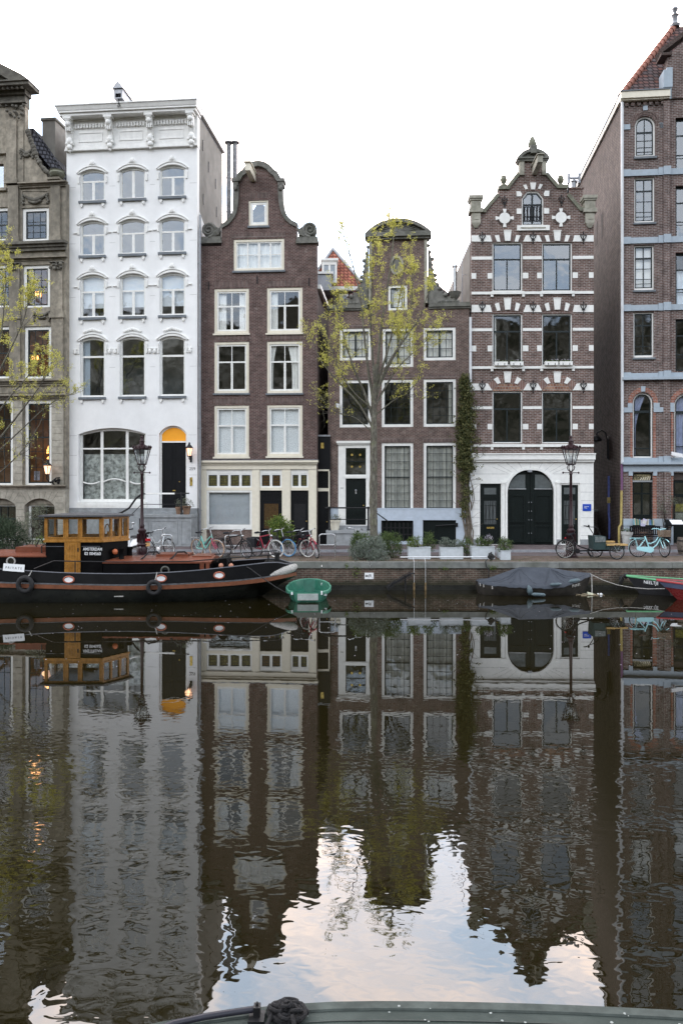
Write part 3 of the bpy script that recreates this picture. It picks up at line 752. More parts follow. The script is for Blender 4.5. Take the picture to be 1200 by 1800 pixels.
# ------------------------------------------------------------------ brown brick house with the neck gable
def spiral(cx, cz, r0, r1, turns, d, a0=0, n=40):
 return [(cx + (r0 + (r1 - r0) * i / n) * math.cos(a0 + d * turns * 2 * math.pi * i / n), (r0 + (r1 - r0) * i / n) * math.sin(a0 + d * turns * 2 * math.pi * i / n) + cz) for i in range(n + 1)]
def house_bell():
 F = Facade('brick_house', 'dark brown brick house with a curved neck gable and scrolls', 455, 36.2, 4.3)
 z = F.z; u0, u1 = F.u(353, 600), F.u(557, 600)
 g4 = lambda pts: poly(F, [(330 + x / 4, 230 + y / 4) for x, y in pts])
 out = [(u0, z(955) - .2), (u1, z(955) - .2), (u1, z(430)), (F.u(521, 430), z(430))] + \
  g4([(765, 745), (765, 664), (725, 645), (695, 618), (670, 578), (653, 500), (640, 400), (636, 345), (600, 300), (550, 255), (490, 240), (430, 258), (390, 300), (352, 345), (345, 400), (343, 500), (332, 567), (299, 629), (268, 656), (238, 670), (238, 745)]) + \
  [(F.u(389, 430), z(430)), (u0, z(430))]
 c = lambda x0, y0, x1, y1: (330 + x0 / 4, y0, 330 + x1 / 4, y1)
 # windows: three storeys of two, transom with centre bar
 for ri, (yl, yr) in enumerate((((507, 586), (505, 585)), ((600.5, 691), (599.5, 691)), ((712.5, 803), (711.5, 802)))):
  for ci, (x0, x1) in enumerate(((376.5, 437.5), (469, 531.5))):
   t, b = (yl, yr)[ci]
   cu = [(('left', .30), ('right', .26)), (('left', .26), ('right', .06))] if ri == 0 else [None, (('left', .22, .55), ('right', .42, .35))] if ri == 1 else [('blind', .0, 'lace')] * 2
   window(F, (x0, t, x1, b), .12, 'cream', .03, (('h', .62, 0, 1, .07), ('v', .5, 0, .62, .10), ('v', .5, .62, 1, .035)), .075, 'paint_white',
     'glass', 0, cu[ci], (.075, .07, 'cream' if ri != 1 else 'bluestone'))
 w = window(F, (410.5, 419.5, 499.5, 475.5), .115, 'cream', .03, (('v', .5, 0, 1, .12), ('v', .25, 0, 1, .07), ('v', .75, 0, 1, .07), ('h', .52, 0, 1, .03)), .06, 'paint_white', 'glass', 0, ('sheer', 0, 1, 9), (.08, .08, 'bluestone'))
 window(F, (437, 351.5, 471.5, 396.5), .07, 'cream', .03, (), .12, 'paint_white', 'glass_sky', 0, None, (.09, .06, 'bluestone'))
 # shopfront openings are one tall hole filled by the timber front
 zt, zb = z(824), z(955) - .2
 F.holes.append(rect(u0 + .25, u1 - .15, zb + .15, zt))
 mb = MB(); mb.prism(out, F.holes, 0, .35); mb.build('wall', 'brick_c', F.root)
 # soldier courses over the windows
 mb = MB()
 for x0, x1, y0, y1 in ((374, 439, 494, 504), (467, 534, 493, 503), (373, 440, 587.5, 597), (465, 537, 587, 596.5), (373, 440, 700, 709), (466, 534, 699, 708), (405, 503, 409, 417), (435, 474, 338, 347)):
  a0, a1, q0, q1 = F.r(x0, y0, x1, y1); mb.prism([(a0 + .05, q0), (a1 - .05, q0), (a1, q1), (a0, q1)], (), -.006, -.0005); mb.cut()
 mb.build('brick_lintel', 'brick_soldier', F.root)
 # gable stone edging
 G = lambda x, y: F.uv(330 + x / 4, 230 + y / 4)
 def strip(ptsl, w0, w1, name, y0=-.09, y1=.40):
  mb = MB(); n = len(ptsl); P_ = [Vector(G(*p)) for p in ptsl]
  L, Rr = [], []
  for i, p in enumerate(P_):
   t = (P_[min(i + 1, n - 1)] - P_[max(i - 1, 0)]).normalized(); nn = Vector((-t.y, t.x)); w = w0 + (w1 - w0) * i / (n - 1)
   L.append(p + nn * w); Rr.append(p - nn * w)
  for i in range(n - 1):
   mb.prism([tuple(L[i]), tuple(L[i + 1]), tuple(Rr[i + 1]), tuple(Rr[i])], (), y0 - .001 * (i % 2), y1)
  return mb.build(name, 'gable_stone', F.root, 50)
 strip([(238, 672), (268, 655), (298, 628), (318, 598), (332, 565), (340, 520), (344, 470), (345, 420), (344, 385)], .09, .10, 'gable_edge')
 strip([(648, 385), (650, 430), (653, 480), (660, 530), (672, 575), (695, 615), (725, 642), (765, 662)], .10, .09, 'gable_edge')
 strip([(352, 352), (372, 312), (400, 290), (425, 258), (455, 240), (495, 232), (535, 240), (565, 258), (592, 288), (618, 306), (640, 345)], .12, .12, 'gable_crown', -.14)
 for x in (338, 655):
  mb = MB(); a, q = G(x, 370); mb.box(a - .17, a + .17, -.18, .40, q + .06, q + .20); mb.box(a - .13, a + .13, -.14, .40, q - .12, q + .059)
  mb.ball((a, -.12, q - .22), .11, 8, 6, (1, .7, 1.3)); mb.build('capital', 'gable_stone', F.root, 40)
 for x0, x1, s in ((92, 238, 1), (762, 915, -1)):
  a0, q = G(x0, 790); a1, _ = G(x1, 790)
  mb = MB(); mb.box(a0 - .01, a1 + .01, -.12, .42, q - .02, q + .12); mb.box(a0 + .03, a1 - .03, -.08, .40, q + .121, q + .28); mb.build('shoulder_stone', 'gable_stone', F.root)
  cx, cz = (a0 + .36, q + .60) if s > 0 else (a1 - .36, q + .60)
  mb = MB()
  mb.tube([(x, -.02, zz) for x, zz in spiral(cx, cz, .34, .05, 2.2, s, -math.pi / 2)], [.085 - .045 * i / 40 for i in range(41)], 6)
  mb.lathe([(.29, -.0), (.29, .3)], (cx, 0, cz), 16, 'y')
  o = a1 - .12 if s > 0 else a0 + .12
  for i in range(6):
   f = i / 5
   mb.tube([(cx + s * .25, -.04, cz - .28 + .1 * f), (cx + s * (.45 + .1 * f), -.10, cz - .22 + .26 * f), (o + s * .1 * f, -.02, cz - .25 + .42 * f)], [.05, .065, .015], 5)
  mb.prism([(cx, q + .281), (o, q + .281), (o + s * .02, cz + .05), (cx + s * .1, cz + .33)], (), .0, .35)
  mb.build('scroll', 'gable_stone', F.root, 50)
 # hoisting beam
 b0, b1 = G(438, 290), G(500, 400)
 mb = MB(); m = (b0[0] + G(480, 290)[0]) / 2
 mb.hexa([(m - .11, -1.3, b0[1] - .42), (m + .11, -1.3, b0[1] - .42), (m + .12, -.001, b0[1] - .42), (m - .12, -.001, b0[1] - .42), (m - .11, -1.3, b0[1] - .08), (m + .11, -1.3, b0[1] - .08), (m + .12, -.001, b0[1] - .08), (m - .12, -.001, b0[1] - .08)])
 mb.box(m - .16, m + .16, -1.36, -.001, b0[1] - .079, b0[1] - .03)
 mb.build('hoist_beam', 'cream', F.root)
 # anchors
 mb = MB()
 for x, y in ((367, 503), (543, 496), (452, 492)): a, q = F.uv(x, y); mb.box(a - .02, a + .02, -.04, -.001, q - .16, q + .2); mb.cut()
 mb.build('wall_anchor', 'black_iron', F.root)
 # timber shopfront
 y0 = -.10
 mb = MB(); L, Rr = F.u(350.5, 830), F.u(556.5, 830); zc = z(812)
 mb.box(L - .06, Rr + .08, -.30, -.001, zc - .03, zc + .07); mb.box(L - .03, Rr + .04, -.20, -.001, zc - .12, zc - .031)
 mb.box(L, Rr, -.13, -.001, z(825), zc - .121); co = mb.build('shop_cornice', 'cream', F.root)
 mb = MB(); mb.box(L - .07, Rr + .09, -.31, -.001, zc + .071, zc + .095); mb.build('lead_flashing', 'zinc', co)
 zf = z(825) - .001; zg = z(955) - .05
 pil = ((350.5, 363.5), (443.5, 457), (496, 511), (542.5, 556.5))
 mb = MB()
 for a, b in pil:
  x0, x1 = F.u(a, 880), F.u(b, 880); mb.box(x0, x1, -.10, .20, zg + .12, zf); mb.box(x0 + .05, x1 - .05, -.118, -.101, zg + .5, zf - .12); mb.cut()
 mb.build('pilaster', 'cream', F.root)
 mb = MB()
 for a, b in pil: mb.box(F.u(a, 880) - .01, F.u(b, 880) + .01, -.112, .20, zg - .12, zg + .118); mb.cut()
 mb.build('pilaster_base', 'bluestone', F.root)
 for a, b, n, gm in ((363.5, 443.5, 4, 'stained_glass'), (457, 496, 2, 'amber_glass'), (511, 542.5, 2, 'stained_glass')):
  x0, x1 = F.u(a, 845), F.u(b, 845); q0, q1 = z(857), z(833)
  mb = MB(); W = (x1 - x0 - .06) / n
  hs = [rect(x0 + .03 + W * i + .06, x0 + .03 + W * (i + 1) - .06, q0 + .07, q1 - .05) for i in range(n)]
  mb.prism(rect(x0 + .001, x1 - .001, q0, q1), hs, -.03, .06); mb.box(x0 + .001, x1 - .001, -.045, .08, q1 + .001, zf)
  tw = mb.build('transom_window', 'paint_white', F.root)
  mb = MB(); mb.box(x0 + .05, x1 - .05, .02, .03, q0 + .04, q1 - .03); mb.build('pane', gm, tw)
  mb = MB()
  for h in hs:
   (p0, r0), (p1, r1) = h[0], h[2]
   mb.prism(h, [rect(p0 + .025, p1 - .025, r0 + .025, r1 - .025)], -.018, .018)
   for i in (1, 2, 3): xx = p0 + (p1 - p0) * i / 4; mb.box(xx - .006, xx + .006, .008, .0195, r0 + .02, r1 - .02)
   for i in (1, 2, 3): zz = r0 + (r1 - r0) * i / 4; mb.box(p0 + .02, p1 - .02, .006, .0192, zz - .006, zz + .006)
  mb.build('leading', 'sash_dark', tw)
  mb = MB(); mb.box(x0 + .001, x1 - .001, -.07, .08, z(862), q0 - .001); mb.build('transom_bar', 'cream', tw)
 x0, x1 = F.u(363.5, 890), F.u(443.5, 890)
 window(F, (x0 + .002, x1 - .002, z(931), z(862) - .002), .08, 'paint_white', -.06, (), .03, None, 'glass', 0, ('slats', 'blind_white'), None, hole=False, name='shop_window', fb=.2, proud=True)
 mb = MB(); mb.box(x0, x1, -.02, .2, zg - .12, z(931) - .002); mb.build('brick_base', 'brick_d', F.root)
 for a, b, gl in ((457, 496, True), (511, 542.5, False)):
  x0, x1 = F.u(a, 900), F.u(b, 900); q0, q1 = z(955), z(862) - .002
  d = panel_door(F, x0 + .002, x1 - .002, q0, q1, .02, 'door_black', [(.12, .88, .04, .20), (.14, .86, .80, .88), (.10, .90, .90, .97)], knob=True)
  mb = MB(); W, H = x1 - x0, q1 - q0
  mb.prism(rect(x0 + W * .13, x1 - W * .13, q0 + H * .26, q0 + H * .77), [rect(x0 + W * .18, x1 - W * .18, q0 + H * .28, q0 + H * .75)], -.005, .0195); mb.build('door_moulding', 'door_black', d)
  mb = MB(); mb.box(x0 + W * .18, x1 - W * .18, .008, .0185, q0 + H * .28, q0 + H * .75); mb.build('pane', 'amber_glass' if gl else 'ink', d)
  mb = MB()
  for i in range(12): mb.box(x0 + W * (.2 + .05 * i), x0 + W * (.2 + .05 * i) + .012, .0, .0075, q0 + H * .285, q0 + H * .745)
  mb.build('grille', 'black_iron', d)
 text_mesh('261', .13, 'house_number', 'grey_ink', F.root, (F.u(503, 867), -.104, z(867)), shear=.2)
 body(F, u0, u1, z(505), 7.5, [z(955), z(816), z(700), z(595), z(490)], 'brick_dark', roof_m='slate', ridge=z(345))
 mb = MB(); mb.box(u1 + .001, u1 + .16, .2, 7.5, z(507), z(500)); mb.build('gutter', 'paint_white', F.root)
 # flues on the left
 for px, py, top in ((401, 380, 250), (412, 380, 250)):
  mb = MB(); a, zt_ = F.uv(px + 1, 252, 1.4); mb.tube([(a, 1.4, z(430)), (a, 1.4, zt_)], .115, 10);
  mb.lathe([(.12, zt_), (.22, zt_ + .03), (.2, zt_ + .08), (.1, zt_ + .12)], (a, 1.4, 0), 10)
  for q in (290, 352): mb.lathe([(.125, z(q)), (.125, z(q) + .05)], (a, 1.4, 0), 10)
  mb.build('flue_pipe', mat('flue', (0.30, 0.30, 0.31), .6, .2, var=.3, vs=9, stain=.5, ss=3), F.root, 40)
 return F
HC = house_bell()
# ------------------------------------------------------------------ black timber front in the passage
def passage():
 F = Facade('passage_front', 'narrow black timber front with a slim door filling the passage', 567, 36.35, 3, cat='passage door')
 z = F.z; u0, u1 = F.u(555.5, 860), F.u(580, 860)
 mb = MB(); mb.box(u0, u1, .1, .22, z(957), z(767)); mb.build('board_wall', 'door_black', F.root)
 mb = MB(); mb.box(u0, u1, .05, .24, z(767) + .001, z(764)); mb.build('coping_board', 'zinc', F.root)
 mb = MB(); mb.box(u0, u1 - .04, -.01, .099, z(828), z(825)); mb.box(u0, u1 - .04, .02, .099, z(863.5), z(858)); mb.box(u1 - .075, u1 - .02, .0, .099, z(955), z(828) - .002); mb.build('trim', 'cream', F.root)
 mb = MB(); n = 12
 for i in range(n): mb.box(u0 + .03 + i * (u1 - u0 - .13) / n, u0 + .03 + (i + .6) * (u1 - u0 - .13) / n, .07, .099, z(857), z(830))
 mb.build('slatted_panel', 'door_black', F.root)
 panel_door(F, u0 + .01, u1 - .08, z(955), z(865), .05, 'door_black', [(.1, .9, .05, .35), (.1, .9, .4, .72), (.1, .9, .76, .95)])
 mb = MB(); a = F.u(566, 783); mb.box(a - .07, a + .07, .085, .099, z(788), z(778)); mb.build('number_plate', 'brass', F.root)
passage()
# ------------------------------------------------------------------ lower brick house with the tall neck gable and blue plinth
def grid_bars(nv, nh, t=.022, mid=None):
 b = [('v', i / nv, 0, 1, t) for i in range(1, nv)] + [('h', i / nh, 0, 1, t) for i in range(1, nh)]
 if mid: b += mid
 return tuple(b)
def house_neck():
 F = Facade('neck_gable_house', 'low brick house with pale blue plinth and a round topped neck gable', 700, 36.3, 5.0)
 z = F.z; u0, u1 = F.u(576.5, 800), F.u(824.5, 800); zw = z(541)
 n0, n1 = F.u(652, 480), F.u(747, 480); zn = z(421)
 out = [(u0, z(958) - .3), (u1, z(958) - .3), (u1, zw), (n1, zw), (n1, zn), (n0, zn), (n0, zw), (u0, zw)]
 for ri, (x0, x1, t, b) in enumerate(((597, 652, 577, 633), (672, 726, 576.5, 645), (744, 800.5, 575, 633))):
  window(F, (x0, t, x1, b), .13, 'paint_white', .03, tuple([('v', .5, 0, 1, .09)] + [('v', f, 0, 1, .022) for f in (.25, .75)] + [('h', f, 0, 1, .022) for f in ((.33, .67) if ri != 1 else (.25, .5, .75))]), .05, 'sash_dark', 'glass', 0, ('sheer', 0, 1, 8), None)
 for x0, x1, t, b in ((596.5, 652, 668, 751), (670.5, 726, 667, 750.5), (744, 801, 666, 750)):
  window(F, (x0, t, x1, b), .13, 'paint_white', .03, grid_bars(4, 5, .016), .05, 'sash_dark', 'glass_dim', 0, ('right', .16) if x0 > 740 else None, None)
 for x0, x1, t, b in ((670.5, 726, 778.5, 899), (744, 801, 778, 899)):
  window(F, (x0, t, x1, b), .13, 'paint_white', .03, grid_bars(4, 8, .016, [('h', .5, 0, 1, .05)]), .05, 'sash_dark', 'glass_dim', 0, [('left', .40, .1), ('right', .40, .1), ('sheer', 0, 1, 5, 'curtain_grey')], None)
 window(F, (682, 501, 715.5, 545), .11, 'paint_white', .03, (('v', .2, 0, 1, .03), ('v', .8, 0, 1, .03)), .05, 'sash_dark', 'glass', 0, ('sheer', 0, 1, 5), None)
 # entrance
 a0, a1, q0, q1 = F.r(594.5, 779, 650, 930)
 F.holes.append(rect(a0 + .10, a1 - .10, q0, q1 - .08))
 d0, d1 = F.u(607.5, 880), F.u(643, 880)
 mb = MB(); mb.prism(rect(a0, a1, q0, q1), [rect(d0, d1, z(923), z(841)), rect(d0, d1, z(834), z(787))], -.05, .12)
 mb.box(a0 - .08, a1 + .02, -.16, .0, q1 + .002, q1 + .10); mb.box(a0 - .05, a1, -.12, -.051, q1 - .06, q1)
 mb.box(d0 - .1, d1 + .1, -.07, -.051, z(840), z(836.5)); fr = mb.build('door_frame', 'paint_white', F.root)
 panel_door(F, d0, d1, z(923), z(841), .03, 'door_green', [(.06, .45, .04, .16), (.55, .94, .04, .16), (.06, .45, .20, .42), (.55, .94, .20, .42), (.06, .94, .47, .96)])
 mb = MB(); mb.prism(rect(d0, d1, z(834), z(787)), [rect(d0 + .03, d1 - .03, z(834) + .03, z(811) - .012), rect(d0 + .03, d1 - .03, z(811) + .012, z(787) - .03)], .03, .07); mb.build('transom_sash', 'sash_dark', fr)
 mb = MB(); mb.box(d0, d1, .075, .08, z(834), z(787)); mb.build('transom_pane', 'glass_dim', fr)
 mb = MB()
 for i in (0, 1):
  for j in (0, 1): mb.lathe([(.055, .0), (.055, .02)], (d0 + (d1 - d0) * (.3 + .4 * i), .05, z(799 + 21 * j)), 8, 'y'); mb.cut()
 mb.build('rosette', 'brass', fr)
 dm = (d0 + d1) / 2
 mb = MB(); mb.ball((dm, 0, z(862)), .05); mb.box(dm - .03, dm + .03, -.01, .015, z(868), z(862)); mb.build('door_knocker', 'steel', fr)
 text_mesh('263', .10, 'house_number', 'grey_ink', fr, (F.u(601, 858), -.054, z(858, 601)))
 # plinth and cellar openings
 zp = z(893)
 c1 = (F.u(670, 930), F.u(726, 930), z(951), z(915)); c2 = (F.u(743, 930), F.u(801, 930), z(958) - .02, z(914))
 mb = MB(); mb.prism(rect(a1 + .002, u1, z(958) - .3, zp), [rect(*c1), rect(*c2)], -.04, -.001); mb.box(u0, a0 - .002, -.04, -.001, z(958) - .3, zp); mb.box(a0, a1, -.04, -.001, z(958) - .3, q0 - .001)
 mb.box(u0, F.u(593.5, 900), -.055, -.041, zp - .06, zp); mb.box(F.u(651, 900), u1, -.055, -.041, zp - .05, zp)
 mb.build('plinth', 'plinth_blue', F.root)
 F.holes += [rect(*c1), rect(*c2)]
 mb = MB(); mb.prism(out, F.holes, 0, .35); mb.build('wall', 'brick_d', F.root)
 mb = MB(); mb.box(c1[0], c1[1], .2, .24, c1[2], c1[3]); mb.cut(); mb.box(c2[0], c2[1], .10, .16, c2[2], c2[3])
 for i in range(1, 5): x = c2[0] + (c2[1] - c2[0]) * i / 5; mb.box(x - .006, x + .006, .085, .099, c2[2], c2[3])
 mb.build('cellar_shutter', 'door_green', F.root)
 mb = MB()
 for i in range(8):
  x = c1[0] + .05 + (c1[1] - c1[0] - .1) * i / 7; mb.box(x - .025, x + .025, -.09, -.05, c1[2], c1[3] - .14); mb.prism([(x - .025, c1[3] - .139), (x + .025, c1[3] - .139), (x, c1[3] - .06)], (), -.09, -.05)
 for f in (.3, .62): mb.box(c1[0], c1[1], -.075, -.065, c1[2] + (c1[3] - c1[2]) * f, c1[2] + (c1[3] - c1[2]) * f + .05)
 mb.build('cellar_grille', 'black_iron', F.root)
 mb = MB(); mb.tube([(c2[1] - .9, -.09, c2[3] - .26), (c2[1] + .02, -.09, c2[3] - .19)], .03, 5); mb.box(c2[1] - .02, c2[1] + .08, -.13, -.05, c2[3] - .3, c2[3] - .12); mb.build('shutter_bar', 'black_iron', F.root)
 mb = MB()
 for x0, x1, y0, y1 in ((596, 653, 570, 576), (671, 727, 569, 575.5), (743, 801, 568, 574), (595, 653, 660, 667), (669, 727, 659, 666), (743, 802, 658, 665), (669, 727, 770, 777.5), (743, 802, 770, 777)):
  a, b, c, d = F.r(x0, y0, x1, y1); mb.box(a, b, -.005, -.0005, c, d); mb.cut()
 mb.build('brick_lintel', 'brick_soldier', F.root)
 # parapet ledge
 mb = MB()
 for a, b in ((u0 - .03, n0 - .15), (n1 + .15, u1 + .05)):
  mb.box(a, b, -.13, .42, zw + .002, zw + .10); mb.box(a - .0, b, -.07, .40, zw - .08, zw + .001)
  mb.box(a + .03, b - .03, -.09, .38, zw + .102, zw + .19); mb.cut()
 mb.build('parapet_ledge', 'gable_stone', F.root)
 # neck: stone edges, cornice and round pediment
 mb = MB()
 for a, b in ((n0 - .10, n0 + .04), (n1 - .04, n1 + .10)): mb.box(a, b, -.06, .38, zw + .192, zn); mb.cut()
 mb.build('neck_edge', 'pale_stone', F.root)
 zc = z(413)
 mb = MB(); mb.box(n0 - .20, n1 + .20, -.16, .42, zn, zn + .10); mb.box(n0 - .28, n1 + .28, -.26, .44, zn + .101, zc + .05);
 mb.prism([(n0 - .28, zc + .051)] + [(n1 + .28, zc + .051)] + segarc(n0 - .28, n1 + .28, zc + .052, z(386), 18), [[(n0 - .02, zc + .11), (n1 + .02, zc + .11)] + segarc(n0 - .02, n1 + .02, zc + .12, z(386) - .16, 18)], -.24, .42)
 mb.prism([(n0 - .01, zc + .115), (n1 + .01, zc + .115)] + segarc(n0 - .01, n1 + .01, zc + .12, z(386) - .17, 18), (), -.05, .3)
 um = (n0 + n1) / 2
 for i in range(-5, 6):
  a = i * .26; mb.tube([(um, -.07, zc + .13), (um + math.sin(a) * .8 * (1.05), -.09, zc + .13 + math.cos(a) * .38)], [.06, .03], 5)
 mb.build('pediment', 'gable_stone', F.root, 45)
 mb = MB(); o = F.uv(697, 466); mb.prism([(o[0] + .32 * math.cos(t * .5236), o[1] + .45 * math.sin(t * .5236)) for t in range(12)], [[(o[0] + .22 * math.cos(t * .5236), o[1] + .33 * math.sin(t * .5236)) for t in range(12)]], -.08, -.001)
 mb.build('oval_frame', 'pale_stone', F.root, 40)
 mb = MB(); mb.prism([(o[0] + .21 * math.cos(t * .5236), o[1] + .32 * math.sin(t * .5236)) for t in range(12)], (), -.03, -.001); mb.build('oval_pane', 'gable_stone', F.root)
 # carved wings with fruit
 for s in (1, -1):
  e = n1 + .13 if s > 0 else n0 - .13
  pts = [(748, 432), (754, 455), (757, 475), (760, 492), (766, 508), (778, 519), (792, 527), (804, 533)]
  mb = MB(); prof = []
  for x, y in pts:
   du = F.u(x, y) - F.u(748, y); prof.append((e + s * max(.02, du), z(y)))
  zl = zw + .192
  mb.prism([(e, zl)] + [(prof[-1][0], zl)] + list(reversed(prof)) + [(e, prof[0][1])], (), .05, .33)
  rr = random.Random(4)
  for (a, b), (c, d) in zip(prof, prof[1:]):
   for t in (0.0, .5): mb.ball((a + (c - a) * t + s * rr.uniform(-.02, .05), .08 + rr.uniform(-.05, .1), b + (d - b) * t), rr.uniform(.06, .11), 7, 5)
  for i in range(6): mb.ball((prof[-1][0] - s * (.1 + .17 * i), .02, zl + .06), rr.uniform(.06, .10), 7, 5)
  mb.build('carved_wing', 'gable_stone', F.root, 60)
 # urn at the right end of the parapet
 a = F.u(799, 525); zz = zw + .192
 mb = MB(); mb.lathe([(.16, zz), (.16, zz + .05), (.07, zz + .1), (.07, zz + .16), (.2, zz + .28), (.26, zz + .42), (.3, zz + .5), (.24, zz + .5)], (a, .14, 0), 14); mb.build('urn', 'gable_stone', F.root, 40)
 body(F, u0, u1, zw - .05, 9, [z(925), z(765), z(652), z(560)], 'brick_dark', roof_m='tiles_brown', ridge=z(440))
 downpipe(F, u1 + .05, z(958), z(560), 'pipe_white', .06, -.06)
 # stoop
 mb = MB(); s0, s1 = F.u(578, 940), F.u(660, 940); zl = z(931)
 mb.box(s0, s1, -1.0, -.056, z(958) - .2, zl - .13); mb.build('stoop', 'step_stone', F.root)
 mb = MB(); mb.box(s0 - .03, s1 + .03, -1.05, -.057, zl - .128, zl); mb.box(a0 + .02, a1 - .02, -.42, -.058, zl + .001, z(924)); mb.build('stoop_slab', 'step_stone', F.root)
 for i in range(3):
  mb = MB(); mb.box(s1 + .25 * i + .002, s1 + .25 * (i + 1), -.95, -.056, z(958) - .2, zl - .16 * (i + 1)); mb.build('step', 'step_stone', F.root)
 mb = MB(); zr = z(892); x0, x1 = s0 + .12, F.u(649, 910)
 mb.tube([(x0 - .2, -.95, zr), (x1 + .05, -.95, zr)], .035, 8); mb.tube([(x0, -.95, z(912)), (x1, -.95, z(912))], .022, 6); mb.tube([(x1 + .05, -.95, zr), (x1 + .9, -.95, zl - .35 + .75)], .03, 6)
 for x in (x0, x1): mb.lathe([(.07, zl), (.07, zl + .05), (.045, zl + .09), (.045, zr - .05), (.055, zr + .03), (.03, zr + .06)], (x, -.95, 0), 8)
 mb.build('railing', 'black_iron', F.root, 40)
 mb = MB(); o = F.uv(594, 714); mb.hexa([(o[0] - .04, -.42, o[1] - .08), (o[0] + .08, -.42, o[1] - .14), (o[0] + .08, -.1, o[1] - .1), (o[0] - .04, -.1, o[1] - .04), (o[0] - .06, -.42, o[1] + .08), (o[0] + .06, -.42, o[1] + .04), (o[0] + .06, -.1, o[1] + .1), (o[0] - .06, -.1, o[1] + .13)])
 mb.box(o[0] - .02, o[0] + .02, -.1, -.001, o[1] - .03, o[1] + .03); mb.build('wall_speaker', 'pipe_white', F.root)
 return F
HD = house_neck()
# ------------------------------------------------------------------ red tiled roof showing behind
def house_behind():
 Y = 45.0
 c = P(590, 500, Y); zb = 1.2
 t = thing('rear_house', 'red tiled roof with white dormer rising behind the brick houses', 'house', (c.x, Y, zb))
 L = lambda px, py, d=0: (((px - 600) * (Y + d) / FPX) - c.x, CAMH + (HZ - py) * (Y + d) / FPX - zb)
 x0, zt = L(540, 500); x1, _ = L(640, 500); _, zw = L(600, 512); xa, za = L(585, 437, 1.4)
 mb = MB(); mb.box(x0, x1, 0, 6, 0, zw); mb.build('wall', 'brick_dark', t)
 mb = MB(); mb.box(x0 - .2, x1 + .2, -.3, 6, zw + .001, zw + .22); mb.build('gutter', 'paint_white', t)
 mb = MB(); z0 = zw + .222
 v = [(x0 - .1, 0, z0), (x1 + .1, 0, z0), (x1 + .1, 6, z0), (x0 - .1, 6, z0), (xa, 1.4, za), (xa, 5.0, za)]
 mb.add(v, [(0, 1, 4), (1, 2, 5, 4), (2, 3, 5), (3, 0, 4, 5), (3, 2, 1, 0)]); mb.build('roof', 'tiles_red', t)
 mb = MB(); mb.tube([v[0], v[4], v[5]], .10, 6); mb.tube([v[4], v[1]], .10, 6); mb.build('ridge', 'zinc', t)
 d0, q0 = L(566, 498); d1, q1 = L(592, 460)
 mb = MB(); mb.prism(rect(d0, d1, q0, q1), [rect(d0 + .1, d1 - .1, q0 + .12, q1 - .22)], -.25, -.15); mb.box(d0 - .08, d1 + .08, -.35, 1.0, q1 + .001, q1 + .12); mb.box(d1 - .06, d1, -.149, .9, q0, q1); mb.box(d0, d0 + .06, -.149, .9, q0, q1)
 mb.box((d0 + d1) / 2 - .05, (d0 + d1) / 2 + .05, -.24, -.17, q0 + .12, q1 - .22); dm = mb.build('dormer', 'paint_white', t)
 mb = MB(); mb.box(d0 + .08, d1 - .08, -.19, -.17, q0 + .1, q1 - .2); mb.build('pane', mat('pane_grey', (.30, .34, .38), .1), dm)
 b0, r0 = L(556, 522); b1, r1 = L(583, 495)
 mb = MB(); mb.box(b0, b1, -1.6, -.31, r0, r1); mb.build('bay', 'zinc', t)
 mb = MB(); mb.box(b0 - .1, b1 + .1, -1.7, -.305, r1 + .001, r1 + .12); mb.build('bay_top', 'paint_white', t)
 w0, s0 = L(596, 531); w1, s1 = L(612, 517)
 mb = MB(); mb.prism(rect(w0, w1, s0, s1), [rect(w0 + .1, w1 - .1, s0 + .08, s1 - .08)], -.08, -.001); w = mb.build('window', 'paint_white', t)
 mb = MB(); mb.box(w0 + .08, w1 - .08, -.03, -.001, s0 + .06, s1 - .06); mb.build('pane', 'pane_grey', w)
house_behind()
# ------------------------------------------------------------------ striped brick house with the stepped gable and coach doors
def fleur(mb, u, z0, s=1.0, y=-.03):
 """wrought iron wall anchor: stem, two curls and a bud"""
 mb.tube([(u, y, z0 - .32 * s), (u, y, z0 + .30 * s)], .022 * s, 6)
 mb.ball((u, y, z0 + .30 * s), .05 * s, 6, 5, (.9, .6, 1.5)); mb.ball((u, y, z0 - .30 * s), .045 * s, 6, 5)
 mb.box(u - .09 * s, u + .09 * s, y - .02, y + .025, z0 - .14 * s, z0 - .10 * s)
 for d in (1, -1):
  pts = [(u + d * .01 * s, y, z0 - .10 * s), (u + d * .10 * s, y, z0 + .0 * s), (u + d * .17 * s, y, z0 + .12 * s), (u + d * .14 * s, y, z0 + .22 * s), (u + d * .075 * s, y, z0 + .19 * s), (u + d * .085 * s, y, z0 + .12 * s)]
  mb.tube(pts, [.03 * s, .028 * s, .028 * s, .026 * s, .024 * s, .03 * s], 6)
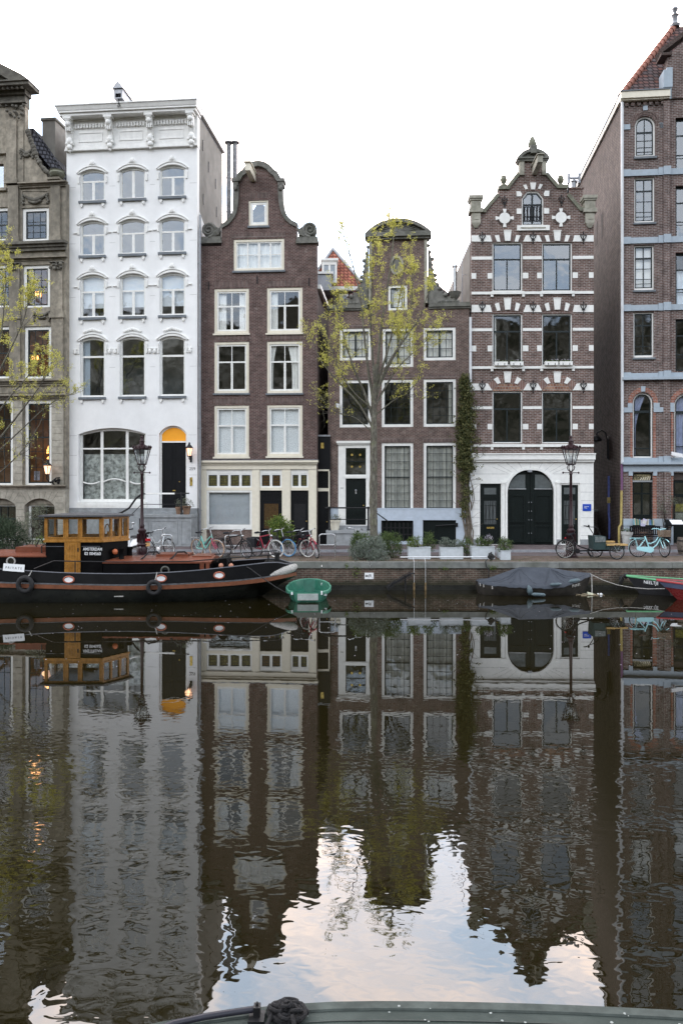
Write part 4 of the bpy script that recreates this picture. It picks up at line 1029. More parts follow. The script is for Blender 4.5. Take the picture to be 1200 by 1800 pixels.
def house_striped():
 F = Facade('striped_house', 'brick house striped with white bands under a stepped gable with stone finials', 936, 36.0, 1.5)
 z = F.z; u = F.u
 pt = lambda x, y: F.uv(x, y)
 top = [(1043, 418), (1043, 372), (1026, 371), (1019, 370), (996, 343), (996, 331), (979, 330), (958, 306), (958, 284), (913, 284), (913, 306), (894, 330), (877, 331), (877, 343), (853, 371), (846, 372), (828, 372), (828, 418)]
 zbase = z(812)
 u0, u1 = u(828, 600), u(1043, 600)
 out = [(u0, zbase), (u1, zbase)] + poly(F, top)
 dark = 'sash_dark'
 wx = ((865, 918), (952, 1005.5)); rows = ((425.5, 511.5), (551, 642), (687.5, 779))
 for ri, (t, b) in enumerate(rows):
  for ci, (x0, x1) in enumerate(wx):
   cu = None
   if (ri, ci) == (1, 0): cu = ('left', .12)
   window(F, (x0, t, x1, b), .055, 'paint_white', .07, (('h', .67, 0, 1, .075), ('v', .5, 0, .67, .06)), .055, dark, 'glass_sky' if ri == 0 else 'glass' if ri == 1 else 'glass_dim', 0, cu, None, fb=.05)
 a0, a1, q0, q1 = F.r(916.5, 336, 955, 396)
 F.holes.append([(a0, q0), (a1, q0), (a1, q1 - .30), (a1 - .25, q1), (a0 + .25, q1), (a0, q1 - .30)])
 oc = lambda i: [(a0 + i, q0 + i), (a1 - i, q0 + i), (a1 - i, q1 - .30 - i * .4), (a1 - .25 - i * .4, q1 - i), (a0 + .25 + i * .4, q1 - i), (a0 + i, q1 - .30 - i * .4)]
 mb = MB(); mb.prism(oc(.002), [oc(.055)], .05, .14); w = mb.build('attic_window', 'paint_white', F.root)
 mb = MB(); mb.prism(oc(.056), [rect(a0 + .1, (a0 + a1) / 2 - .04, q0 + .1, q0 + .92), rect((a0 + a1) / 2 + .04, a1 - .1, q0 + .1, q0 + .92),
  [(a0 + .1, q0 + 1.0), ((a0 + a1) / 2 - .04, q0 + 1.0), ((a0 + a1) / 2 - .04, q1 - .11), (a0 + .30, q1 - .11), (a0 + .1, q1 - .34)],
  [((a0 + a1) / 2 + .04, q0 + 1.0), (a1 - .1, q0 + 1.0), (a1 - .1, q1 - .34), (a1 - .30, q1 - .11), ((a0 + a1) / 2 + .04, q1 - .11)]], .08, .13); mb.build('sash', dark, w)
 mb = MB(); o = oc(.08); mb.add([(a, .11, b) for a, b in o], [tuple(range(len(o)))]); mb.build('pane', 'glass_sky', w)
 mb = MB()
 for i in range(6): x = a0 + .14 + (a1 - a0 - .28) * i / 5; mb.lathe([(.018, q0 + .25), (.03, q0 + .45), (.016, q0 + .6), (.03, q0 + .75), (.016, q0 + .9)], (x, .03, 0), 6)
 for zz in (q0 + .25, q0 + .42, q0 + .9): mb.tube([(a0 + .06, .03, zz), (a1 - .06, .03, zz)], .018, 6)
 mb.build('balustrade', 'black_iron', w)
 mb = MB(); mb.prism(out, F.holes, 0, .35); mb.build('wall', 'brick_e', F.root)
 # white bands, arch stones and sill courses
 wxs = [v for x in wx for v in x]; centers = [(x0 + x1) / 2 for x0, x1 in wx]
 def pg(mb, pts, y0=-.035, y1=-.001): mb.prism(poly(F, pts), (), y0, y1)
 for (yt, yb, kt, arch_up) in ((413.5, 424.5, 406, 0), (536, 548.5, 525, 2), (674, 686, 655, 7)):
  mb = MB()
  e = 0 if arch_up < 5 else 4
  pg(mb, [(828.3, yt), (861 - e, yt), (864.5, yb), (828.3, yb)]); mb.cut(); pg(mb, [(926 + e * .5 - 2, yt), (945 - e * .5 + 2, yt), (952, yb), (919, yb)]); mb.cut(); pg(mb, [(1009 + e, yt), (1042.7, yt), (1042.7, yb), (1006, yb)])
  mb.build('stone_band', 'paint_white', F.root)
  for c in centers:
   mb = MB()
   if arch_up < 5:
    pg(mb, [(c - 28, yt - arch_up), (c + 28, yt - arch_up), (c + 26, yb - .8 - arch_up), (c - 26, yb - .8 - arch_up)], -.012, -.0005)
   else:
    A, B = F.uv(c - 26, yb)[0], F.uv(c + 26, yb)[0]
    mb.prism(arcband(A, B, z(yb - .5), z(672), .34), (), -.012, -.0005)
   mb.build('brick_arch', 'brick_red_soldier' if arch_up >= 5 else 'brick_soldier', F.root)
   mb = MB(); ku = arch_up * .9
   kb = yb - 1 - arch_up * 1.6 if arch_up < 5 else 672.5
   pg(mb, [(c - 6.5, kt), (c + 6.5, kt), (c + 4.7, kb), (c - 4.7, kb)], -.06); pg(mb, [(c - 7, kt - 1.5), (c + 7, kt - 1.5), (c + 7, kt - .02), (c - 7, kt - .02)], -.075); mb.cut()
   for s in (1, -1):
    if arch_up < 5: pg(mb, [(c + s * 15, yt - arch_up * 2 - .5), (c + s * 22.5, yt - arch_up), (c + s * 18.5, yb - arch_up), (c + s * 12.5, yb - arch_up * 1.6)], -.03)
    else: pg(mb, [(c + s * 17, 662), (c + s * 24.5, 666.5), (c + s * 17.5, 675), (c + s * 12, 673)], -.03)
    mb.cut()
   mb.build('arch_stone', 'paint_white', F.root)
 for c in centers:       # herringbone field over the lowest windows
  A, B = F.uv(c - 26, 686)[0], F.uv(c + 26, 686)[0]
  mb = MB(); mb.prism([(A + .02, z(686.8)), (B - .02, z(686.8))] + segarc(A + .02, B - .02, z(685), z(672) - .01), (), -.006, -.0004); mb.build('tympanum', 'brick_two_tone', F.root)
 for y0, y1 in ((450, 455.5), (576.5, 581.5), (714, 719)):
  mb = MB()
  for a, b in ((828.3, 864.6), (918.4, 951.6), (1006, 1042.7)): mb.box(u(a), u(b), -.025, -.001, z(y1), z(y0)); mb.cut()
  mb.build('stone_band', 'paint_white', F.root)
 for y0, y1 in ((479, 489), (607, 617), (745, 754.5)):
  mb = MB()
  for a, b in ((828.3, 836.5), (856.5, 864.6), (918.4, 928), (943.5, 951.6), (1006, 1015), (1034.5, 1042.7)): mb.box(u(a), u(b), -.02, -.001, z(y1), z(y0)); mb.cut()
  mb.build('quoin', 'paint_white', F.root)
 for y0 in (512, 643, 780.5):
  mb = MB(); mb.box(u(828.3), u(1042.7), -.06, -.001, z(y0 + 5), z(y0 + .5))
  for x0, x1 in wx:
   mb.box(u(x0 - 2.5), u(x1 + 2.5), -.11, -.061, z(y0 + 5.2), z(y0))
   for x in (x0 - 1, x1 + 1): mb.box(u(x - 2.2), u(x + 2.2), -.09, -.001, z(y0 + 9.5), z(y0 + 5.3))
  mb.build('sill_band', 'paint_white', F.root)
 # gable dressings
 mb = MB()
 for x0, x1, y0, y1 in ((907.5, 916, 366, 375.5), (955.5, 964.5, 366, 375.5)): mb.box(u(x0), u(x1), -.03, -.001, z(y1), z(y0))
 pg(mb, [(907, 336), (914, 336), (917, 341), (916, 345), (907.5, 345)]); pg(mb, [(965, 335), (957.5, 335), (955, 340), (956, 344.5), (964.5, 344.5)])
 pg(mb, [(931, 321), (941.5, 321), (939.5, 333), (933, 333)], -.06); pg(mb, [(919, 325), (924.5, 324), (927, 331.5), (923, 333)]); pg(mb, [(953.5, 324), (948, 323), (945, 331), (949, 332.5)])
 pg(mb, [(908, 396.5), (965, 396), (965, 405), (908, 405.5)], -.09); mb.build('window_stone', 'paint_white', F.root)
 mb = MB(); mb.box(u(914), u(958), -.11, -.091, z(402), z(400)); mb.build('sill_dentils', 'pale_stone', F.root)
 for x, y in ((886.5, 383), (985.5, 382)):
  o = pt(x, y); mb = MB(); rr_ = .255
  mb.prism([(o[0] + rr_ * math.cos(i * .3927), o[1] + rr_ * math.sin(i * .3927)) for i in range(16)], (), -.03, -.001)
  for k in range(4):
   a = k * math.pi / 2; c_, s_ = math.cos(a), math.sin(a)
   f = lambda r, t: (o[0] + r * c_ - t * s_, o[1] + r * s_ + t * c_)
   mb.prism([f(.257, -.055), f(.41, -.085), f(.41, .085), f(.257, .055)], (), -.035, -.001)
  mb.build('roundel', 'paint_white', F.root)
  mb = MB()
  for k in range(28):
   a = k * 2 * math.pi / 28;
   if min(abs((a % (math.pi / 2))), abs(math.pi / 2 - a % (math.pi / 2))) < .22: continue
   c_, s_ = math.cos(a), math.sin(a); f = lambda r, t: (o[0] + r * c_ - t * s_, o[1] + r * s_ + t * c_)
   mb.prism([f(.262, -.02), f(.36, -.027), f(.36, .027), f(.262, .02)], (), -.01, -.0005)
   if k in (6, 13, 20): mb.cut()
  mb.build('roundel_brick', 'brick_dark', F.root)
 anchors = [(886, 355, .75), (986, 353, .75)] + [(x, y, .8) for y in (418.5, 541, 680) for x in (847, 936, 1024.5)]
 for x, y, s in anchors:
  o = pt(x, y); mb = MB(); fleur(mb, o[0], o[1], s, -.06); mb.build('wall_anchor', 'black_iron', F.root, 60)
 # copings along the gable
 mb = MB()
 for (xa, ya), (xb, yb) in (((853, 371), (877, 343)), ((894, 330), (913, 306)), ((958, 306), (979, 330)), ((996, 343), (1019, 370))):
  A, B = Vector(pt(xa, ya)), Vector(pt(xb, yb)); t = (B - A).normalized(); n = Vector((-t.y, t.x))
  if n.y < 0: n = -n
  mb.prism([tuple(A - n * .02), tuple(B - n * .02), tuple(B + n * .13), tuple(A + n * .13)], (), -.08, .40); mb.cut()
 for x0, x1, y in ((876, 895, 331), (978, 997, 330.5), (844, 854, 371.5), (1018, 1028, 370.5)): mb.box(u(x0), u(x1), -.085, .405, z(y) - .03, z(y) + .12); mb.cut()
 mb.build('gable_coping', 'moss_stone', F.root)
 for x in (836, 1035.5):
  mb = MB(); o, zb = pt(x, 371)
  mb.box(o - .30, o + .30, -.18, .45, zb - .08, zb + .10); mb.box(o - .23, o + .23, -.12, .40, zb + .101, zb + .46); mb.box(o - .28, o + .28, -.16, .44, zb + .461, zb + .54)
  mb.box(o - .32, o + .32, -.20, .46, zb + .541, zb + .68)
  mb.box(o - .20, o + .20, -.12, -.001, zb - .55, zb - .081); mb.box(o - .10, o + .10, -.14, -.121, zb - .40, zb - .18)
  mb.hexa([(o - .07, -.06, zb - .76), (o + .07, -.06, zb - .76), (o + .07, -.001, zb - .76), (o - .07, -.001, zb - .76), (o - .2, -.12, zb - .551), (o + .2, -.12, zb - .551), (o + .2, -.001, zb - .551), (o - .2, -.001, zb - .551)])
  mb.build('gable_pedestal', 'pale_stone', F.root)
 for x, y in ((886, 330), (986.5, 330)):
  o, zb = pt(x, y); zb += .125
  mb = MB(); mb.lathe([(.16, zb), (.16, zb + .06), (.07, zb + .12), (.12, zb + .2), (.155, zb + .30), (.12, zb + .42), (.09, zb + .45), (.11, zb + .48), (.03, zb + .52)], (o, .16, 0), 12); mb.build('finial', 'moss_stone', F.root, 40)
 o, zb = pt(936, 284); W = u(959) - u(913)
 mb = MB();
 for s in (-1, 1): mb.box(o + s * (W / 2 - .09) - .1, o + s * (W / 2 - .09) + .1, -.10, .40, z(308), zb + .0); mb.cut()
 mb.build('gable_pilaster', 'pale_stone', F.root)
 mb = MB(); A, B = o - .72, o + .72
 mb.box(A + .06, B - .06, -.14, .42, zb + .001, zb + .09)
 mb.prism([(A, zb + .091), (B, zb + .091)] + segarc(A, B, zb + .14, z(263), 12), [[(A + .2, zb + .16), (B - .2, zb + .16)] + segarc(A + .2, B - .2, zb + .17, z(263) - .14, 12)], -.20, .44)
 mb.prism([(A + .19, zb + .15), (B - .19, zb + .15)] + segarc(A + .19, B - .19, zb + .165, z(263) - .13, 12), (), -.08, .4)
 mb.box(o - .14, o + .14, -.26, -.08, z(272), z(258)); mb.build('gable_pediment', 'gable_stone', F.root)
 mb = MB(); zt = z(263); mb.lathe([(.16, zt - .05), (.18, zt + .04), (.1, zt + .1), (.18, zt + .2), (.19, zt + .32), (.13, zt + .46), (.08, zt + .6), (.02, zt + .66)], (o, .1, 0), 10)
 for i in range(3):
  for j in range(6): a = j * 1.047 + i * .5; mb.ball((o + math.cos(a) * (.15 - .03 * i), .1 + math.sin(a) * (.15 - .03 * i), zt + .22 + .13 * i), .05, 5, 4)
 mb.build('pine_finial', 'moss_stone', F.root, 50)
 # hoisting beam
 b = pt(938, 294); mb = MB()
 mb.hexa([(b[0] - .12, -1.35, b[1] - .30), (b[0] + .10, -1.35, b[1] - .30), (b[0] + .13, -.001, b[1] - .34), (b[0] - .09, -.001, b[1] - .34), (b[0] - .12, -1.35, b[1] + .02), (b[0] + .10, -1.35, b[1] + .02), (b[0] + .13, -.001, b[1] + .02), (b[0] - .09, -.001, b[1] + .02)])
 mb.box(b[0] - .16, b[0] + .15, -1.42, -.001, b[1] + .021, b[1] + .06); mb.build('hoist_beam', 'pale_stone', F.root)
 # white ground floor
 zg = z(957); zt = z(809)
 g0, g1 = u(887.5), u(977); zc = z(822.5)
 gate = [(g0, zg), (g1, zg)]; n = 16
 r_ = 1.05
 for i in range(n + 1):
  a = math.pi / 2 * i / n; gate.append((g1 - r_ * .95 + r_ * .95 * math.cos(a), zc - r_ + r_ * math.sin(a)))
 for i in range(n + 1):
  a = math.pi / 2 + math.pi / 2 * i / n; gate.append((g0 + r_ * .95 + r_ * .95 * math.cos(a), zc - r_ + r_ * math.sin(a)))
 def inset(k):
  m_ = (g0 + g1) / 2; s = (g1 - g0 - 2 * k) / (g1 - g0)
  return [(m_ + (x - m_) * s, zg + (zz - zg) * (zc - k - zg) / (zc - zg)) for x, zz in gate]
 s1 = rect(u(843.5), u(880), zg, z(850)); s2 = rect(u(984), u(1019), zg, z(849.5))
 v0, v1 = u(838), u(1043)
 mb = MB(); mb.prism(rect(u0 + .001, u1 - .001, zg - .2, zbase - .001), [gate, s1, s2], 0, .35); mb.build('ground_floor_wall', 'paint_white', F.root)
 mb = MB(); mb.box(u0 - .02, u1 + .03, -.20, -.001, z(808), z(799)); mb.box(u0, u1, -.12, -.001, z(812), z(808) - .001); mb.box(u0 - .03, u1 + .04, -.24, -.001, z(799) + .001, z(797)); mb.build('string_cornice', 'paint_white', F.root)
 mb = MB(); mb.prism(gate, [inset(.10)], -.05, .25); mb.build('gate_surround', 'paint_white', F.root, 30)
 mb = MB()      # channelled joints of the stone blocks
 for y in (833, 850.5, 865, 880, 895, 910, 926, 941):
  for a, b in ((828.5, 842.5), (1020.5, 1042.8)) if y > 849 else ((828.5, 893), (972, 1042.8)) if y < 850 else (): mb.box(u(a), u(b), -.003, -.0004, z(y) - .010, z(y) + .010)
 for i in range(-4, 5):
  a = i * .33; A = pt(932 + 40 * math.sin(a), 834 - 8 * math.cos(a)); B = pt(932 + 66 * math.sin(a) * 1.05, 824 - 14 * math.cos(a))
  d = Vector((B[0] - A[0], B[1] - A[1])); nn = Vector((-d.y, d.x)).normalized() * .008
  A, B = Vector(A), Vector(B); mb.prism([tuple(A + nn), tuple(B + nn), tuple(B - nn), tuple(A - nn)], (), -.0036, -.0003)
 mb.build('joint_line', 'joint', F.root)
 mb = MB()
 for a, b in ((828, 843), (881, 887), (977.5, 983.5), (1019.5, 1043)): mb.box(u(a) - .01, u(b) + .01, -.06, -.001, zg - .2, z(948)); mb.cut()
 mb.build('plinth', 'step_stone', F.root)
 mb = MB()
 for a, b in ((881.5, 886.5), (978, 983)): mb.box(u(a), u(b), -.045, -.001, z(948) + .001, z(850)); mb.box(u(a) - .03, u(b) + .03, -.07, -.001, z(850) + .001, z(846)); mb.cut()
 mb.build('pilaster', 'paint_white', F.root)
 gi = inset(.101); m_ = (g0 + g1) / 2
 for s in (-1, 1):
  half = [(x, zz) for x, zz in gi if (x - m_) * s > .01]
  half = [p for p in half]; half.sort(key=lambda p: math.atan2(p[1] - zg - 1.2, (p[0] - m_) * s))
  lo = m_ + s * .006
  ol = [(lo, zg + .02)] + [(x, max(zz, zg + .02)) for x, zz in half] + [(lo, zc - .11)]
  mb = MB(); mb.prism(ol, (), .12, .18)
  x0, x1 = m_ + s * .22, m_ + s * .93
  if x0 > x1: x0, x1 = x1, x0
  for a, b in ((.15, .85), (1.0, 2.25)):
   mb.prism(rect(x0, x1, zg + a, zg + b), [rect(x0 + .07, x1 - .07, zg + a + .07, zg + b - .07)], .09, .1195)
  mb.box(x0 - .02, x1 + .02, .06, .0895, zg + .98, zg + 1.03); mb.box(x0 - .02, x1 + .02, .06, .0895, zg + .10, zg + .149)
  g = mb.build('gate_leaf', 'door_green', F.root)
  mb = MB(); a = x0 if s > 0 else x1; b = x1 + .02 if s > 0 else x0 - .02
  pts = [(a, zc - .92), (b, zc - .92), (b, zc - .72)] + [(b + (a + s * .25 - b) * i / 6 + 0, zc - .72 + .42 * math.sin(math.pi / 2 * i / 6)) for i in range(1, 7)] + [(a, zc - .30)]
  mb.prism(pts, (), .105, .119); mb.build('pane', mat('gate_pane', (.10, .115, .12), .08, spec=.8), g)
  mb = MB(); mb.box(min(a, b) - .03, max(a, b) + .03, .08, .1195, zc - .97, zc - .925); mb.build('sill', 'step_stone', g)
  mb = MB()
  for zz in (.5, 1.1, 1.5, 1.9): mb.ball((m_ + s * .06, .11, zg + zz), .02, 6, 4)
  mb.build('stud', 'steel', g)
 for hole in (s1, s2):
  x0, x1, zz1 = hole[0][0], hole[1][0], hole[2][1]
  mb = MB(); mb.prism(rect(x0 + .001, x1 - .001, zg + .001, zz1 - .001), [rect(x0 + .07, x1 - .07, zg + .02, zz1 - .07)], .05, .13); fr = mb.build('door_frame', 'paint_white' if hole is s2 else 'door_green', F.root)
  d = panel_door(F, x0 + .071, x1 - .071, zg + .021, zz1 - .071, .09, 'door_green', [(.12, .88, .04, .20), (.14, .86, .25, .30), (.10, .90, .78, .81)])
  W, H = x1 - x0 - .142, zz1 - zg - .09
  mb = MB(); mb.box(x0 + .07 + W * .16, x0 + .07 + W * .84, .083, .0895, zg + H * .34, zg + H * .74); mb.box(x0 + .07 + W * .16, x0 + .07 + W * .84, .083, .0895, zg + H * .85, zg + H * .96); mb.build('pane', 'gate_pane', d)
  mb = MB()
  for i in range(7): x = x0 + .07 + W * (.2 + .6 * i / 6); mb.tube([(x, .07, zg + H * .34), (x + .02 * (-1) ** i, .07, zg + H * .54), (x, .07, zg + H * .74)], .012, 5)
  for f in (.42, .66): mb.tube([(x0 + .07 + W * .17, .07, zg + H * f), (x0 + .07 + W * .83, .07, zg + H * f)], .012, 5)
  mb.build('grille', 'black_iron', d)
  if hole is s1: mb = MB(); mb.box(x0 + .07 + W * .3, x0 + .07 + W * .72, .075, .0895, zg + H * .265, zg + H * .295); mb.build('letter_slot', 'brass', d)
 mb = MB(); o = pt(930, 828); mb.box(o[0] - .09, o[0] + .09, -.16, .05, o[1] - .05, o[1] + .05); mb.build('gate_lamp', 'zinc', F.root)
 # body, plastered left flank, roof, chimney with masts
 body(F, u0, u1, z(425), 17, [z(957), z(800), z(656), z(527), z(418)], 'brick_dark', roof_m='slate', ridge=z(300), zlow=-.1)
 mb = MB(); mb.prism([(.36, z(420)), (16.9, z(420)), (16.9, z(800)), (.36, z(800))], (), u0 - .02, u0 - .001, 'x'); mb.build('side_render', 'cement', F.root)
 c0 = F.uv(1007, 345, 1.3); zo = z; z = lambda q: F.uv(1007, q, 1.3)[1]; mb = MB(); mb.box(c0[0] - .24, c0[0] + .36, 1.0, 1.6, z(380), z(336)); mb.box(c0[0] - .28, c0[0] + .4, .96, 1.64, z(336) + .001, z(333)); ch = mb.build('chimney', 'brick_e', F.root)
 mb = MB(); zz = z(333) + .002
 mb.lathe([(.12, zz), (.1, zz + .35), (.14, zz + .36), (.14, zz + .42)], (c0[0] + .03, 1.3, 0), 10)
 mb.box(c0[0] - .26, c0[0] + .32, 1.24, 1.36, zz + .5, zz + .58); mb.tube([(c0[0] + .03, 1.3, zz + .4), (c0[0] + .03, 1.3, zz + .5)], .04, 6)
 for s in (-.21, .27): mb.box(c0[0] + s - .05, c0[0] + s + .05, 1.22, 1.38, zz + .3, zz + .75)
 mb.build('chimney_cowl', 'zinc', ch)
 mb = MB(); mb.box(c0[0] - .5, c0[0] - .38, .9, 1.1, z(352), z(338)); mb.box(c0[0] - .36, c0[0] - .30, .9, 1.0, z(344), z(328)); mb.build('roof_mast', 'black_iron', ch)
 return F
HE = house_striped()
# flue and aerial standing on the neck gable house roof, left of the striped house
def roof_things():
 F = HD; z = lambda q: F.uv(800, q, 1.4)[1]; a, zt = F.uv(799, 470, 1.2)
 mb = MB(); mb.tube([(a, 1.2, z(545)), (a, 1.2, zt)], .10, 10); mb.lathe([(.1, zt), (.14, zt + .02), (.14, zt + .1), (.05, zt + .13)], (a, 1.2, 0), 10)
 mb.build('flue_pipe', 'steel', F.root, 40)
 a = F.uv(812, 440, 1.5)[0]; mb = MB(); mb.tube([(a, 1.5, z(560)), (a, 1.5, z(378))], .018, 5)
 mb.tube([(a - .42, 1.5, z(430)), (a, 1.5, z(420))], .02, 5); mb.tube([(a - .42, 1.4, z(430)), (a - .42, 1.6, z(430))], .015, 4)
 mb.tube([(a, 1.5, z(482)), (a + .2, 1.5, z(482))], .015, 4)
 for q in (384, 390): mb.tube([(a - .07, 1.5, z(q)), (a + .07, 1.5, z(q))], .012, 4)
 mb.build('aerial', 'zinc', F.root)
roof_things()
# ------------------------------------------------------------------ tall brick building on the right with grey blue bands
def house_right():
 F = Facade('corner_house', 'tall brick building with grey blue bands, round arched windows and a tiled hip roof', 1093, 36.2, 6.0)
 z = lambda py, px=1135: F.uv(px, py)[1]; u = lambda x, y=550: F.u(x, y)
 u0 = 0.0; u1 = u(1330); zb = z(957); ub = u(1176)      # first bay ends at ub
 ztop = z(176)
 D = 'sash_dark'
 # windows of the first bay
 gb = lambda: (('v', .5, 0, 1, .045), ('h', .72, 0, 1, .08), ('h', .47, 0, 1, .03), ('h', .22, 0, 1, .03), ('h', .11, 0, 1, .03))
 window(F, (1115.5, 203, 1151.5, 275), .07, 'paint_white', .10, (('v', .5, 0, 1, .045), ('h', .62, 0, 1, .09), ('h', .40, 0, 1, .03), ('h', .22, 0, 1, .03), ('h', .1, 0, 1, .03)), .05, D, 'glass_sky', .45, None, (.10, .09, 'bluestone'), fb=.10)
 window(F, (1114.5, 311, 1150.5, 391), .06, 'paint_white', .10, gb(), .05, D, 'glass_sky', 0, None, (.08, .08, 'bluestone'), fb=.10)
 window(F, (1114, 430, 1149.5, 510), .06, 'paint_white', .10, gb(), .05, D, 'glass', 0, ('blind', 0, 'curtain'), (.08, .08, 'bluestone'), fb=.12)
 window(F, (1113, 548, 1149, 628.5), .06, 'paint_white', .10, gb(), .05, D, 'glass', 0, None, (.08, .08, 'bluestone'), fb=.12)
 window(F, (1112, 690, 1147, 806), .06, 'paint_white', .10, (('h', .72, 0, 1, .11), ('h', .13, 0, 1, .04)), .05, D, 'glass', .45, ('left', .75, .8, 'curtain_blue'), None, fb=.10)
 # second bay: wide metal windows; lower storey arched
 for t, b in ((205, 303), (325, 420), (443, 540), (560, 655)):
  window(F, (1187, t, 1238, b - 3), .05, D, .16, (('v', .5, 0, 1, .05), ('h', .70, 0, 1, .07), ('h', .32, 0, 1, .05), ('h', .26, 0, 1, .03)), .05, D, 'glass_sky' if t < 330 else 'glass', 0, ('sheer', 0, .7, 6, 'blind_white') if t == 443 else None, None)
 window(F, (1185, 691, 1238, 806), .06, 'paint_white', .10, (('h', .72, 0, 1, .11), ('h', .16, 0, 1, .04)), .05, D, 'glass', .5, ('left', .4, .2, 'curtain_blue'), None, fb=.10)
 # shop openings
 sh = (1111.5, 831, 1146.5, 922); a0, a1, q0, q1 = F.r(*sh); F.holes.append(rect(a0, a1, q0, q1))
 sh2 = (1183, 831, 1238, 955); b0, b1, r0, r1 = F.r(*sh2); F.holes.append(rect(b0, b1, r0, r1))
 mb = MB(); mb.prism(rect(u0, u1, zb - .2, ztop), F.holes, 0, .4); mb.build('wall', 'brick_f', F.root)
 mb = MB()
 zt = q1 - .36
 mb.prism(rect(a0 + .001, a1 - .001, q0, q1), [rect(a0 + .05, a1 - .05, zt + .02, q1 - .05), rect(a0 + .08, (a0 + a1) / 2 - .03, zt - .55, zt - .10), rect((a0 + a1) / 2 + .03, a1 - .08, zt - .55, zt - .10),
    rect(a0 + .08, (a0 + a1) / 2 - .03, q0 + .45, zt - .62), rect((a0 + a1) / 2 + .03, a1 - .08, q0 + .45, zt - .62)], .10, .20)
 sw = mb.build('shop_window', 'door_green', F.root)
 mb = MB(); mb.box(a0 + .04, a1 - .04, .17, .18, zt + .01, q1 - .04); mb.build('transom_panel', mat('transom_gold', (.30, .26, .15), .4, var=.5, vs=16), sw)
 mb = MB(); mb.box(a0 + .06, a1 - .06, .155, .16, q0 + .4, zt - .08); mb.build('pane', 'glass_dim', sw)
 text_mesh('Moo', .30, 'lettering', 'ink', sw, (a0 + .26, .16, (zt + q1) / 2 - .01), sx=.75)
 mb = MB(); cx = a1 - .3; cz = (zt + q1) / 2 - .05
 for k in range(5): mb.tube([(cx + (k - 2) * .1, .155, cz - .1), (cx + (k - 2) * .1 + .06, .15, cz + .02 * k), (cx + (k - 1.6) * .1, .155, cz - .03 + .03 * k)], .018, 5)
 mb.build('ornament', 'cream', sw)
 mb = MB(); mb.box(a0 - .02, a1 + .02, .02, .099, zt - .06, zt + .015); mb.build('transom_rail', 'step_stone', sw)
 mb = MB(); ro = [rect(b0 + .1 + i * .62, b0 + .62 + i * .62, r0 + .95, r1 - 1.1) for i in range(2)] + [rect(b0 + .1 + i * .62, b0 + .62 + i * .62, r1 - .95, r1 - .45) for i in range(2)]
 mb.prism(rect(b0 + .001, b1 - .001, r0, r1 - .36), ro, .10, .2); s2 = mb.build('shop_window', 'door_green', F.root)
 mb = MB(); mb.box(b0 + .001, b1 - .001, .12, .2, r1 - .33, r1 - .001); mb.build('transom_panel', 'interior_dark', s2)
 mb = MB(); mb.box(b0 + .05, b1 - .05, .155, .16, r0 + .9, r1 - .4); mb.build('pane', 'glass_dim', s2)
 for k, (cc, f0, f1) in enumerate((((.65, .55, .08), .1, .5), ((.62, .64, .62), .55, .95))):
  mb = MB(); mb.box(b0 + .14 + k * .2 * 0, b0 + .5, .21, .215, r0 + 1.0 + (1 - k) * .42, r0 + 1.36 + (1 - k) * .42); mb.build('poster', mat('poster_%s' % ('yellow' if k == 0 else 'grey'), cc, .6, var=.4, vs=9), s2)
 # red brick dressings beside openings
 mb = MB()
 for x0, x1 in ((1107.5, 1111), (1147.5, 1152), (1179, 1182.5)):
  mb.box(u(x0, 760), u(x1, 760), -.012, -.0005, z(806), z(724)); mb.cut()
 for x0, x1 in ((1107.5, 1111), (1147, 1153.5), (1178, 1182.5)): mb.box(u(x0, 870), u(x1, 870), -.012, -.0005, z(912), z(836)); mb.cut()
 mb.build('brick_quoin', 'brick_red', F.root)
 for c, hw, ysp, ycr in ((1129.5, 18.5, 708, 689), (1211.5, 27, 709, 690)):
  A, B = u(c - hw, 700), u(c + hw, 700); zs = z(ysp + 1); mb = MB(); n = 18; zt_ = z(ycr) + .02; mm = (A + B) / 2
  o_ = [(mm + ((B - A) / 2 + .20) * math.cos(math.pi * i / n), zs + (zt_ + .20 - zs) * math.sin(math.pi * i / n)) for i in range(n + 1)]
  i_ = [(mm + ((B - A) / 2 + .01) * math.cos(math.pi * i / n), zs + (zt_ - zs) * math.sin(math.pi * i / n)) for i in range(n + 1)]
  for i in range(n): mb.prism([o_[i], o_[i + 1], i_[i + 1], i_[i]], (), -.02, -.0005)
  mb.build('brick_arch', 'brick_red', F.root)
  mb = MB(); mb.prism([(mm - .08, zt_ - .0), (mm + .08, zt_), (mm + .1, zt_ + .24), (mm - .1, zt_ + .24)], (), -.06, -.021); mb.build('keystone', 'blue_paint', F.root)
 c = 1133.5; A, B = u(c - 18, 210), u(c + 18, 210); mb = MB(); zs = z(221); zt_ = z(203) + .02; mm = (A + B) / 2; n = 16
 for r0_, r1_, y_ in ((.03, .14, -.02), (.15, .24, -.035)):
  o_ = [(mm + ((B - A) / 2 + r1_) * math.cos(math.pi * i / n), zs + (zt_ + r1_ - zs) * math.sin(math.pi * i / n)) for i in range(n + 1)]
  i_ = [(mm + ((B - A) / 2 + r0_) * math.cos(math.pi * i / n), zs + (zt_ + r0_ - zs) * math.sin(math.pi * i / n)) for i in range(n + 1)]
  for i in range(n): mb.prism([o_[i], o_[i + 1], i_[i + 1], i_[i]], (), y_, -.0005)
 mb.build('brick_arch', 'brick_soldier', F.root)
 mb = MB(); mb.box(mm - .1, mm + .1, -.06, -.036, z(194), z(186)); mb.build('keystone', 'blue_paint', F.root)
 # pilaster strips between the bays
 mb = MB(); mb.box(u(1156), u(1164.5), -.05, -.0005, z(654), z(218)); mb.cut(); mb.box(u(1164.6), ub + .0, -.13, -.0005, z(654), z(178)); mb.cut()
